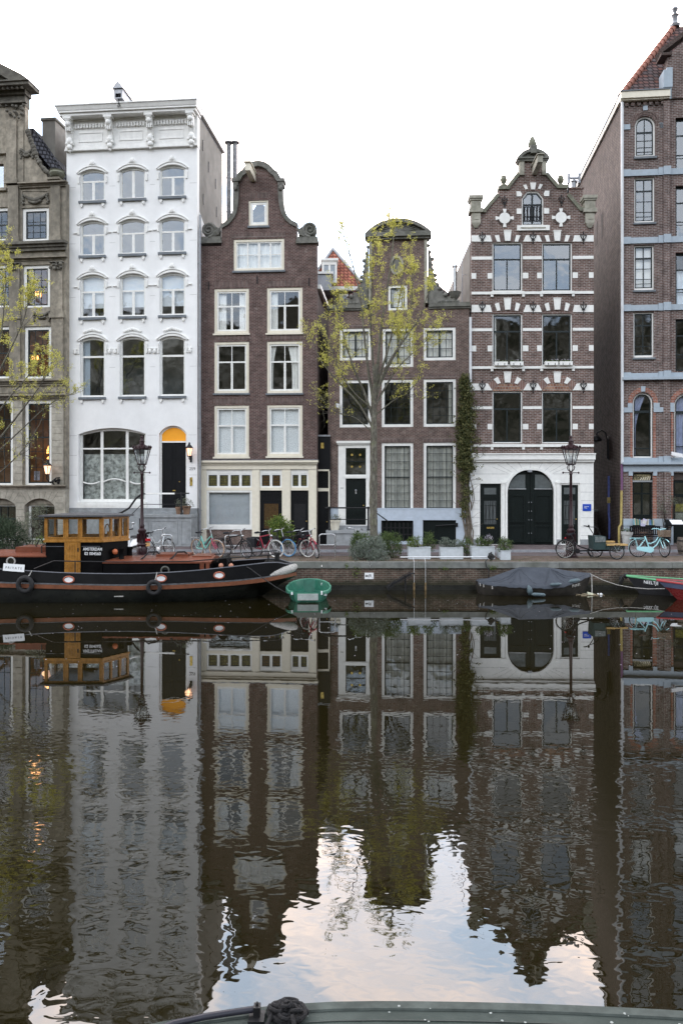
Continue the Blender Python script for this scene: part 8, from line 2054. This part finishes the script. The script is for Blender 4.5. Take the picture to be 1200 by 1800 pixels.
tree('slender tree with sparse yellow green spring leaves before the blue plinth house', P(658, 981, Yt),
  [(P(658, 984, Yt), .20), (P(657, 950, Yt), .16), (P(656, 900, Yt), .15), (P(656, 860, Yt), .16), (P(657, 800, Yt), .135), (P(657, 740, Yt), .115), (P(658, 695, Yt), .10), (P(662, 640, Yt), .065)],
  [(pl([(660, 690), (664, 640), (668, 590), (678, 520), (688, 455), (692, 405)], Yt, .3), .075, .95),
  (pl([(655, 735), (640, 690), (625, 655), (610, 612), (598, 565), (590, 530)], Yt, -.8), .055, .75),
  (pl([(656, 705), (647, 650), (640, 590), (633, 520), (618, 460), (606, 418)], Yt, .8), .06, .85),
  (pl([(660, 700), (674, 655), (695, 618), (715, 590), (738, 556), (750, 520)], Yt, -.7), .06, .9),
  (pl([(659, 715), (680, 675), (702, 643), (728, 618), (758, 590)], Yt, .9), .045, .75),
  (pl([(654, 750), (632, 712), (605, 682), (580, 655), (562, 630), (550, 600)], Yt, .5), .045, .6),
  (pl([(659, 690), (655, 630), (651, 570), (653, 500), (657, 440)], Yt, -.9), .055, .9),
  (pl([(660, 680), (680, 620), (694, 560), (706, 500), (710, 450)], Yt, 1.1), .05, .95),
  (pl([(661, 690), (685, 640), (710, 590), (722, 540), (724, 490)], Yt, .1), .045, .95),
  (pl([(656, 720), (622, 690), (596, 650), (580, 605)], Yt, -1.0), .035, .55),
  (pl([(654, 760), (625, 735), (595, 725), (570, 705)], Yt, -.4), .02, .12),
  (pl([(659, 730), (690, 705), (715, 690), (735, 668)], Yt, -.6), .025, .25)], 21, 5, 9)
tree('spring tree reaching in at the frame edge before the sandstone house', PG(-62, Yt, gz(Yt)),
  [(PG(-62, Yt, 1.0), .2), (P(-62, 900, Yt), .17), (P(-60, 840, Yt), .14), (P(-56, 780, Yt), .11), (P(-50, 700, Yt), .08)],
  [(pl([(-58, 800), (-28, 700), (-2, 610), (8, 530), (10, 470)], Yt, .5), .055, .9),
  (pl([(-60, 830), (-5, 775), (35, 725), (62, 690), (85, 655)], Yt, -.6), .05, .5),
  (pl([(-60, 850), (-10, 800), (45, 748), (85, 712), (118, 695)], Yt, .4), .035, .3),
  (pl([(-58, 780), (-20, 690), (20, 610), (42, 560), (50, 525)], Yt, -.9), .045, .85),
  (pl([(-58, 820), (0, 720), (50, 660), (75, 628)], Yt, .9), .04, .7),
  (pl([(-60, 870), (0, 830), (40, 790), (70, 745)], Yt, .1), .03, .12),
  (pl([(-55, 760), (-30, 640), (-14, 540), (-8, 460)], Yt, -.3), .045, .9)], 5, 6, 9)
# ------------------------------------------------------------------ shrubs, creeper, pots and planters
def shrub(name, label, cat, base, blobs, m, n, s, seed=1, stem=True, group=None, up=.3, narrow=.45):
 """foliage scattered through one or more ellipsoids above a base point, on woody stems"""
 B = Vector(base); t = thing(name, label, cat, B, 0, group); rr = random.Random(seed); mb = MB(); st = MB()
 tot = sum(b[3] * b[4] * b[5] for b in blobs)
 for (cx, cy, cz, rx, ry, rz) in blobs:
  k = int(n * rx * ry * rz / tot); nc = max(3, k // 14)
  for i in range(nc):
   d = rvec(rr); f = rr.uniform(.15, 1) ** .45; c = Vector((cx + d.x * rx * f, cy + d.y * ry * f, cz + d.z * rz * f))
   for j in range(14):
    q = c + rvec(rr) * rr.uniform(0, s * 2.2); v = (d * .6 + rvec(rr) + Vector((0, 0, up))).normalized(); mb.leaf(q, v, s * narrow * rr.uniform(.7, 1.3), s * rr.uniform(.7, 1.4), rvec(rr))
  for i in range(7):
   d = rvec(rr); st.tube([(cx * .2 + rr.uniform(-.03, .03), cy * .2, 0), (cx * .7, cy * .7, cz * .5), (cx + d.x * rx * .7, cy + d.y * ry * .7, cz + abs(d.z) * rz * .7)], [.014, .010, .004], 4)
 mb.build('foliage', m, t); st.build('stem', 'twig', t)
 return t
def at(px, py, Y): return P(px, py, Y)
shrub('shrub', 'rounded grey green bush spilling over the quay edge at the tree foot', 'bush', PG(652, 30.2, 1.02), [(0, 0, .42, .62, .45, .48), (.25, -.3, .15, .45, .35, .32), (-.55, 0, .3, .35, .3, .34)], 'leaf_grey', 7000, .055, 3)
shrub('shrub', 'darker green rosemary bush right of the tree trunk', 'bush', PG(690, 30.7, 1.03), [(0, .1, .5, .42, .35, .5), (-.3, .2, .65, .3, .3, .4)], 'leaf_green', 5200, .055, 4, up=.8, narrow=.3)
shrub('shrub', 'upright bluish green bush left of the tree trunk', 'bush', PG(634, 31.0, 1.04), [(0, 0, .55, .42, .3, .5)], 'leaf_green', 3200, .055, 14, up=.6)
shrub('conifer_shrub', 'dense dark conifer bush at the left edge behind the tug', 'bush', PG(15, 31.2, 1.05), [(0, 0, .75, .62, .5, .75), (-.3, 0, 1.15, .4, .35, .45), (.5, .1, .4, .4, .3, .4)], 'leaf_pine', 7500, .095, 5, up=.6, narrow=.22)
shrub('olive_shrub', 'airy grey green olive tree before the cellar windows', 'bush', PG(52, 31.5, 1.05), [(0, 0, 1.0, .48, .4, .55), (.2, 0, 1.55, .36, .3, .4), (.45, .1, 1.9, .25, .2, .25)], 'leaf_olive', 2600, .06, 6, narrow=.28)
shrub('shrub', 'small bright green plant beside the wheelhouse stern corner', 'bush', PG(73, 31.3, 1.05), [(0, 0, .5, .25, .22, .35)], 'leaf_laurel', 420, .07, 7)
shrub('laurel_shrub', 'leafy bright green laurel bush behind the parked bicycles', 'bush', PG(492, 34.3, 1.18), [(0, 0, .80, .52, .4, .48), (.3, 0, .55, .3, .3, .4), (-.2, 0, 1.15, .3, .25, .22)], 'leaf_laurel', 2200, .105, 8, narrow=.5)
t = thing('olive_pot', 'blue grey tub under the airy olive tree', 'plant pot', PG(55, 31.25, 1.05)); mb = MB(); mb.lathe([(.20, 0), (.27, .42), (.30, .46), (.27, .47), (.25, .40)], (0, 0, 0), 16); mb.build('tub', mat('tub_blue', (.27, .31, .34), .7), t, 40)
def climber():
 F = HD; t = thing('climbing_plant', 'tall dark green climber growing up between the brick houses', 'climber', F.world(F.u(823, 950), -.25, F.z(955))); B = t.location
 rr = random.Random(11); lf, st = MB(), MB()
 prof = [(660, 815, 6), (680, 816, 12), (700, 820, 13), (740, 819, 17), (780, 818, 17), (810, 816, 15), (825, 822, 17), (840, 814, 11), (865, 820, 9), (890, 814, 8), (910, 815, 5)]
 for (y0, x0, w0), (y1, x1, w1) in zip(prof, prof[1:]):
  dens = 1.0 if y1 <= 830 else .35
  for i in range(int((y1 - y0) * (w0 + w1) * .27 * dens)):
   f = rr.random(); y = y0 + (y1 - y0) * f; w = w0 + (w1 - w0) * f; x = x0 + (x1 - x0) * f + rr.gauss(0, .48) * w
   uu, zz = F.uv(x, y); c = F.world(uu, -.06 - abs(rr.gauss(0, .13)), zz) - B
   for _ in range(9): lf.leaf(c + rvec(rr) * rr.uniform(0, .11), (rvec(rr) + Vector((0, -.4, -.3))).normalized(), .055 * rr.uniform(.7, 1.2), .075 * rr.uniform(.7, 1.3), (rvec(rr) + Vector((0, -1, .5))).normalized())
 for k in range(16):
  pts = []; x = 823 + rr.uniform(-6, 6); y = 955
  tx = 818 + rr.uniform(-14, 14); ty = rr.uniform(690, 860)
  for i in range(8): f = i / 7; pts.append(F.world(*((lambda u_, z_: (u_, -.08 - .06 * math.sin(k + i), z_))(*F.uv(x + (tx - x) * f + 5 * math.sin(i * 1.3 + k), y + (ty - y) * f)))) - B)
  st.tube(pts, [.03 - .025 * i / 7 for i in range(8)] if k > 3 else [.05 - .03 * i / 7 for i in range(8)], 5)
 for k in range(22):
  y = rr.uniform(770, 930); s = rr.choice((-1, 1)); uu, zz = F.uv(820 + s * 4, y); p = F.world(uu, -.1, zz) - B; pts = [p]
  for i in range(4): p = p + Vector((s * rr.uniform(.06, .2), rr.uniform(-.06, .03), rr.uniform(-.05, .16))); pts.append(p)
  st.tube(pts, [.010, .008, .006, .005, .003], 4);
  if y < 850:
   for _ in range(6): lf.leaf(pts[-1] + rvec(rr) * .06, rvec(rr), .05, .07, rvec(rr))
 lf.build('foliage', 'leaf_ivy', t); st.build('stem', mat('vine_wood', (.14, .115, .09), .9, var=.3), t, 60)
climber()
mat('planter_grey', (.50, .54, .57), .75, var=.08, stain=.3, ss=2.5, stcol=(.25, .26, .25))
def planter(label, px, Y, w, d, h, group='grey planters on the quay edge', m='planter_grey'):
 t = thing('planter_box', label, 'planter', PG(px, Y, gz(Y) + .001), 0, group)
 mb = MB(); th = .03
 mb.prism(rect(-w / 2, w / 2, 0, h), (), -d / 2, -d / 2 + th); mb.prism(rect(-w / 2, w / 2, 0, h), (), d / 2 - th, d / 2); mb.box(-w / 2, -w / 2 + th, -d / 2 + th, d / 2 - th, 0, h); mb.box(w / 2 - th, w / 2, -d / 2 + th, d / 2 - th, 0, h)
 bx = mb.build('box', m, t); mb = MB(); mb.prism([(-w / 2 - .015, -d / 2 - .015), (w / 2 + .015, -d / 2 - .015), (w / 2 + .015, d / 2 + .015), (-w / 2 - .015, d / 2 + .015)], [[(-w / 2 + .03, -d / 2 + .03), (w / 2 - .03, -d / 2 + .03), (w / 2 - .03, d / 2 - .03), (-w / 2 + .03, d / 2 - .03)]], h + .001, h + .02, 'z'); mb.build('rim', m, t)
 mb = MB(); mb.box(-w / 2 + th, w / 2 - th, -d / 2 + th, d / 2 - th, h - .10, h - .05); mb.build('soil', 'soil', t)
 return t.location + Vector((0, 0, h - .05))
pb = [planter('long grey planter box nearest the rosemary bush', 736, 30.55, .86, .42, .43), planter('middle long grey planter box on the quay edge', 792.5, 30.55, .86, .42, .43), planter('long grey planter box under the climbing plant', 847.5, 30.6, .88, .42, .46), planter('small square grey planter at the end of the row', 887.5, 30.2, .36, .32, .34), planter('small grey planter half hidden behind the square one', 884, 31.0, .48, .36, .33)]
G2 = 'plants in the grey planters'
shrub('potted_plant', 'low rusty green shrub in the long planter nearest the rosemary bush', 'plant', pb[0], [(-.22, 0, .2, .26, .18, .24), (-.1, 0, .38, .12, .1, .16)], 'leaf_laurel', 1040, .05, 31, group=G2)
shrub('potted_plant', 'dark green shrub rising behind the first long planter', 'plant', PG(754, 31.3, 1.05), [(0, 0, .55, .28, .22, .42)], 'leaf_green', 1240, .055, 32, group=G2)
shrub('potted_plant', 'pale sage and box plants in the middle long planter', 'plant', pb[1], [(-.24, 0, .2, .2, .17, .26), (.15, 0, .16, .28, .17, .2)], 'leaf_grey', 1400, .05, 33, group=G2, up=.8)
shrub('potted_plant', 'bushy green plant between the two right hand long planters', 'plant', PG(820, 31.0, 1.045), [(0, 0, .38, .28, .22, .4)], 'leaf_green', 1240, .055, 34, group=G2)
shrub('potted_plant', 'green box and pale lavender in the planter under the climber', 'plant', pb[2], [(-.05, 0, .18, .26, .17, .24), (.25, 0, .16, .16, .14, .22)], 'leaf_green', 1240, .05, 35, group=G2, up=.7)
shrub('lavender', 'pale flowering lavender heads at the right end of the long planter', 'plant', pb[2] + Vector((.22, -.02, 0)), [(0, 0, .36, .14, .1, .1)], 'petal_pale', 130, .045, 36, up=1.0)
shrub('potted_plant', 'round green shrub in the small square planter', 'plant', pb[3], [(0, 0, .22, .27, .22, .28), (-.08, 0, .42, .13, .12, .16)], 'leaf_green', 1400, .05, 37, group=G2)
# window boxes
def winbox(px, label, seed):
 F = HE; t = thing('window_box', label, 'window box', F.world(F.u(px, 639), -.16, F.z(643.2) + .003), -F.a, 'white window boxes on the striped house')
 w = .58; mb = MB(); mb.box(-w / 2, w / 2, -.09, .09, 0, .17); mb.build('box', 'paint_white', t); mb = MB()
 for x in (-.15, .15): mb.box(x - .012, x + .012, -.10, -.091, .0, .10)
 mb.build('bracket', 'black_iron', t)
 rr = random.Random(seed); mb = MB()
 for i in range(60): mb.leaf(Vector((rr.uniform(-w / 2, w / 2), rr.uniform(-.06, .06), .172)), (rvec(rr) * .7 + Vector((0, 0, 1))).normalized(), .03, .07, rvec(rr))
 mb.build('plants', 'leaf_green', t); mb = MB()
 for i in range(9): mb.ball((rr.uniform(-w / 2, w / 2), rr.uniform(-.06, .02), rr.uniform(.21, .27)), .022, 5, 4)
 mb.build('flowers', 'petal_pale', t)
for px, lb, s in ((879, 'white window box at the left side of the left middle window', 1), (906.5, 'white window box at the right side of the left middle window', 2), (967, 'white window box at the left side of the right middle window', 3), (992.5, 'white window box at the right side of the right middle window', 4)): winbox(px, lb, s)
# pots on the stoops
def pot(label, loc, r, h, m, name='plant_pot', cat='plant pot', sq=False):
 t = thing(name, label, cat, loc); mb = MB(); mb.lathe([(r * .7, 0), (r * .95, h * .75), (r * 1.08, h * .78), (r * 1.08, h), (r * .95, h), (r * .9, h * .85)], (0, 0, 0), 4 if sq else 16, phase=math.pi / 4 if sq else 0); mb.build('pot', m, t, 40); mb = MB(); mb.lathe([(r * .9, h * .82), (r * .9, h * .88)], (0, 0, 0), 12); mb.build('soil', 'soil', t)
 return Vector(loc) + Vector((0, 0, h * .88))
zl = HB.z(903) + .001; a = pot('left terracotta pot on the white house landing', HB.world(HB.u(323.5, 890), -.72, zl), .17, .33, 'terracotta'); b_ = pot('terracotta pot at the landing corner of the white house', HB.world(HB.u(336, 890), -.70, zl), .22, .38, 'terracotta', sq=True)
shrub('lavender', 'sprawling grey lavender in the terracotta pots by the black door', 'plant', b_, [(0, 0, .16, .32, .24, .2), (-.3, 0, .12, .22, .2, .16)], 'leaf_olive', 700, .06, 41, up=.9, narrow=.25)
zl = HD.z(931) + .001; a = pot('pale stone pot behind the stoop railing', HD.world(HD.u(590.5, 910), -.55, zl), .25, .45, 'cream')
shrub('lavender', 'small grey green plant in the pale pot on the stoop', 'plant', a, [(0, 0, .10, .25, .2, .16)], 'leaf_olive', 380, .055, 42, up=.8, narrow=.28)
# ------------------------------------------------------------------ outside the book shop
o = HF.world(HF.u(1096, 940), -.55, 0); a = pot('white cylindrical pot by the downpipe of the book shop', (o.x, o.y, 1.19), .24, .62, mat('pot_white', (.46, .46, .44), .7, stain=.4, ss=3))
shrub('potted_plant', 'thin dry plant in the white pot by the downpipe', 'plant', a, [(0, 0, .10, .2, .16, .12)], 'leaf_green', 160, .05, 43)
def bench():
 o = HF.world(HF.u(1127, 940), -.75, 0); t = thing('slatted_bench', 'black slatted wooden bench under the book shop window', 'bench', (o.x, o.y, 1.19), -HF.a)
 W = 1.25
 for s in (-1, 1):
  for y in (-.22, .20): mb = MB(); mb.box(s * W / 2 - .03, s * W / 2 + .03, y - .03, y + .03, 0, .42 if y < 0 else .86); mb.build('leg', 'door_black', t)
  mb = MB(); mb.box(s * W / 2 - .035, s * W / 2 + .035, -.26, .169, .62, .66); mb.build('armrest', 'door_black', t)
 mb = MB()
 for i in range(5): mb.box(-W / 2 + .031, W / 2 - .031, -.24 + .085 * i, -.17 + .085 * i, .40, .43)
 mb.build('seat', 'door_black', t)
 mb = MB(); mb.box(-W / 2 + .031, W / 2 - .031, .18, .21, .80, .86); mb.box(-W / 2 + .031, W / 2 - .031, .18, .21, .46, .51)
 for i in range(13): x = -W / 2 + .08 + (W - .16) * i / 12; mb.box(x - .022, x + .022, .185, .205, .511, .799)
 mb.build('backrest', 'door_black', t)
bench()
rr = random.Random(12)
cols = [('book_white', (.62, .61, .58)), ('book_red', (.38, .07, .06)), ('book_blue', (.12, .22, .38)), ('book_cream', (.52, .45, .32)), ('book_green', (.10, .24, .17)), ('book_cyan', (.25, .45, .52))]
for n_, c in cols: mat(n_, c, .6, var=.08)
sh = HF.u(1112, 915); zsh = HF.z(922.5, 1129)
t = thing('book_shelf', 'dark shelf board below the shop window carrying books', 'shelf', HF.world(HF.u(1129, 920), -.16, zsh), -HF.a); mb = MB(); mb.box(-.48, .48, -.14, .155, -.04, .0); mb.build('board', 'door_black', t)
mb = MB()
for x in (-.4, .4): mb.box(x - .02, x + .02, -.10, .154, -.16, -.041)
mb.build('bracket', 'door_black', t)
names = ['red', 'cream', 'white', 'cyan', 'blue', 'green']; x = -.45; k = 0
while x < .42:
 w = rr.uniform(.028, .055); h = rr.uniform(.20, .29); c = rr.choice(cols); ln = rr.uniform(-.25, .05)
 b = thing('book', '', 'book', HF.world(HF.u(1129, 920) + x + w / 2, -.20, zsh + .002), -HF.a, 'books on the shop shelf'); b.rotation_euler = (0, 0, -HF.a)
 b['label'] = 'upright %s book on the shelf below the shop window' % {'white': 'white', 'red': 'red', 'blue': 'dark blue', 'cream': 'cream', 'green': 'dark green', 'cyan': 'pale blue'}[c[0][5:]]
 mb = MB(); sl = ln * h * .5; mb.hexa([(-w / 2, -.09, 0), (w / 2, -.09, 0), (w / 2, .08, 0), (-w / 2, .08, 0), (-w / 2 + sl, -.09, h), (w / 2 + sl, -.09, h), (w / 2 + sl, .08, h), (-w / 2 + sl, .08, h)]); mb.build('cover', c[0], b)
 mb = MB(); mb.hexa([(-w / 2 + .004 + sl, -.086, h + .0005), (w / 2 - .004 + sl, -.086, h + .0005), (w / 2 - .004 + sl, .08, h + .0005), (-w / 2 + .004 + sl, .08, h + .0005), (-w / 2 + .004 + sl, -.086, h + .003), (w / 2 - .004 + sl, -.086, h + .003), (w / 2 - .004 + sl, .08, h + .003), (-w / 2 + .004 + sl, .08, h + .003)]); mb.build('pages', 'sign_white', b)
 x += w + .008 + (abs(ln) * .06 if ln < -.15 else 0); k += 1
t = thing('hanging_card', 'pale card hanging askew below the row of books', 'card', HF.world(HF.u(1128, 917), -.34, HF.z(918, 1128))); t.rotation_euler = (0, R(22), 0); mb = MB(); mb.box(-.10, .10, -.004, .004, -.19, .17); mb.build('card', mat('card_lilac', (.5, .47, .6), .6, var=.2, vs=20), t); mb = MB(); mb.box(-.075, .075, -.006, -.0045, -.05, .10); mb.build('picture', 'book_white', t)
def stand_table():
 o = HF.world(HF.u(1176, 930), -1.0, 0); t = thing('display_stand', 'tall black display stand with a sloped white sheet beside the blue bicycle', 'stand', (o.x, o.y, 1.19), -HF.a)
 for x in (-.40, .40):
  for y in (-.12, .14): mb = MB(); mb.box(x - .025, x + .025, y - .025, y + .025, 0, .90); mb.build('leg', 'door_black', t)
 mb = MB(); mb.box(-.46, .46, -.18, .2, .901, .94); mb.build('top', 'door_black', t)
 mb = MB(); mb.hexa([(-.42, -.16, .941), (.34, -.16, .941), (.34, .16, .941), (-.42, .16, .941), (-.36, -.16, .96), (.34, -.16, .96), (.26, .16, 1.18), (-.42, .16, 1.18)]); mb.build('sloped_case', 'door_black', t)
 mb = MB(); mb.add([(-.22, -.155, .974), (.32, -.155, .974), (.25, .12, 1.16), (-.27, .12, 1.16)], [(0, 1, 2, 3)]); mb.build('paper', 'sign_white', t)
stand_table()
o = HF.world(HF.u(1165, 940), -.35, 0); shrub('small_tree', 'thin yellowish olive tree in front of the brick pier', 'tree', (o.x, o.y, 1.19), [(0, 0, 1.95, .42, .3, .42), (.45, 0, 2.1, .22, .2, .22), (-.1, 0, 1.5, .22, .2, .25)], 'leaf_olive', 620, .055, 51, narrow=.3)
o = HF.world(HF.u(1163, 950), -.35, 0); pot('dark round pot under the thin olive tree', (o.x, o.y, 1.19), .24, .40, 'rubber')
o = PG(1205, 32.0, gz(32)); t = thing('half_barrel', 'weathered wooden barrel tub at the right edge', 'barrel', o); mb = MB(); mb.lathe([(.27, 0), (.33, .3), (.34, .5), (.31, .70), (.29, .70), (.3, .5)], (0, 0, 0), 18); mb.build('staves', mat('barrel_wood', (.12, .10, .085), .8, var=.35, vs=12), t, 40)
for z_ in (.14, .55): mb = MB(); mb.lathe([(.305 if z_ < .3 else .342, z_), (.315 if z_ < .3 else .338, z_ + .05)], (0, 0, 0), 18); mb.build('hoop', 'black_iron', t, 40)
# ------------------------------------------------------------------ things on and below the quay edge
Yp = 29.75
p0, p1 = P(703, 979.5, Yp), P(866, 979, Yp); t = thing('mooring_pole', 'long white pole lying along the quay coping', 'pole', (p0 + p1) / 2); h = (p1 - p0) / 2
mb = MB(); mb.tube([-h, h], .024, 8); mb.build('pole', 'pipe_white', t, 60)
p = P(863, 981, Yp - .1); mb = MB(); rr = random.Random(3); mb.ball((0, 0, .05), .12, 8, 6, (1.2, .8, .8))
for i in range(9): mb.tube([rvec(rr) * .1 + Vector((0, 0, .06)), rvec(rr) * .16 + Vector((0, 0, .06)), rvec(rr) * .14 + Vector((-.05, 0, .05))], .022, 5)
tag(mb.build('rope_bundle', 'rope_dark', None, 60, p), 'tangled black rope bundle at the right end of the white pole', 'rope')
rope('mooring_rope', 'dark rope dropping down the quay wall from the black bundle', [P(856, 983, 29.4), P(853, 987, 29.2), P(854, 995, 29.16), P(859, 1002, 29.18), P(858, 1018, 29.2)], .022)
for px, lb in ((727.5, 'left thin white line hanging from the white pole to the water'), (747.5, 'right thin white line hanging from the white pole to the water')):
 t = thing('hanging_cable', lb, 'cable', P(px, 990, 29.15), 0, 'white lines below the pole'); z0 = t.location.z
 mb = MB(); mb.tube([(0, .35, P(px, 980, 29.5).z - z0), (0, -.02, .03), (0, -.02, -.8), (.0, -.02, -z0)], .007, 5); mb.build('line', 'pipe_white', t, 60)
 mb = MB(); mb.lathe([(.03, -z0 - .1), (.038, -z0 + .05), (.034, -z0 + .25), (.012, -z0 + .29)], (0, -.02, 0), 8); mb.build('float', mat('rust_float', (.17, .12, .06), .8, var=.4), t, 60)
# ribbed rubber strip curling out of the water
mb = MB(); pts = spline([P(680, 1034, 28.9), P(690, 1026, 28.95), P(702, 1020, 29.0), P(712, 1014, 29.05), P(722, 1009, 29.1), P(728, 1008, 29.1)], 6); c = pts[0].copy(); mb.tube([q - c for q in pts], [.05 - .025 * i / len(pts) for i in range(len(pts))], 8)
for i in range(1, len(pts) - 6): mb.tube([pts[i] - c + Vector((-.05, -.05, .09)), pts[i] - c + Vector((.03, -.07, -.10))], .012, 4)
mb.tube([P(712, 1012, 29.05) - c, P(712, 1040, 29.05) - c], .035, 6)
tag(mb.build('ribbed_fender', 'rubber', None, 60, c), 'dark ribbed rubber strip curling from the water up the quay wall', 'fender')
# weeds in the wall
rr = random.Random(9)
for px, py, n, sp, lb in ((626, 1005, 70, .14, 'yellow green weed tuft trailing down the wall left of the white sign'), (609, 994, 24, .06, 'tiny weed tuft under the coping left of the bush'), (866, 997, 60, .2, 'weed growing under the coping by the rope bundle'), (780, 999, 40, .16, 'dark weed under the coping below the planters')):
 c = P(px, py, 29.27); mb = MB()
 for i in range(n): mb.leaf(Vector((rr.gauss(0, sp * .5), rr.uniform(-.07, 0), rr.gauss(0, sp * .9 if px == 626 else .04))), (rvec(rr) + Vector((0, -.6, -.2))).normalized(), .03, .06, rvec(rr))
 tag(mb.build('wall_weed', 'leaf_laurel', None, None, c), lb, 'weed', 'weeds in the quay wall')
mb = MB(); rr = random.Random(10)
for i in range(900): x = rr.uniform(-6.5, 9); Y = rr.choice((rr.uniform(29.62, 29.9), rr.uniform(29.62, 30.7))); mb.leaf(Vector((x + rr.gauss(0, .1), Y, gz(Y))), (rvec(rr) * .7 + Vector((0, 0, .8))).normalized(), .012, .05, rvec(rr))
o = mb.build('grass', 'leaf_green'); o['kind'] = 'stuff'; o['label'] = 'short grass growing between the quay pavers'
# floating rubbish at the covered boat bow
p = P(1036, 1042, 27.9); t = thing('floating_debris', 'floating patch of twigs and rubbish at the covered boat bow', 'debris', (p.x, p.y, 0)); mb = MB(); rr = random.Random(6)
for i in range(40): c = Vector((rr.gauss(0, .25), rr.gauss(0, .15), .012)); d = rvec(rr); d.z = 0; mb.tube([c, c + d.normalized() * rr.uniform(.05, .2)], .012, 4)
mb.build('twigs', mat('debris_tan', (.22, .18, .12), .9, var=.4), t); mb = MB(); mb.hexa([(-.1, -.08, .0), (.1, -.1, .0), (.12, .05, .0), (-.1, .06, .0), (-.09, -.07, .09), (.1, -.08, .05), (.11, .04, .06), (-.08, .05, .1)]); mb.build('carton', mat('carton', (.55, .55, .42), .6), t); mb = MB(); mb.ball((.38, -.05, .02), .05, 7, 5); mb.ball((.3, .02, .02), .035, 7, 5); mb.build('foam', 'sign_white', t)
mb = MB(); rr = random.Random(15)
for i in range(150):
 Y = rr.uniform(16, 26.5); x = rr.uniform(-.43, .43) * Y; r_ = rr.uniform(.006, .014); mb.prism([(x + r_ * math.cos(k * 1.05), Y + 1.6 * r_ * math.sin(k * 1.05)) for k in range(6)], (), .001, .003, 'z')
o = mb.build('floating_petals', 'petal_pale'); o['kind'] = 'stuff'; o['label'] = 'pale specks drifting on the canal'
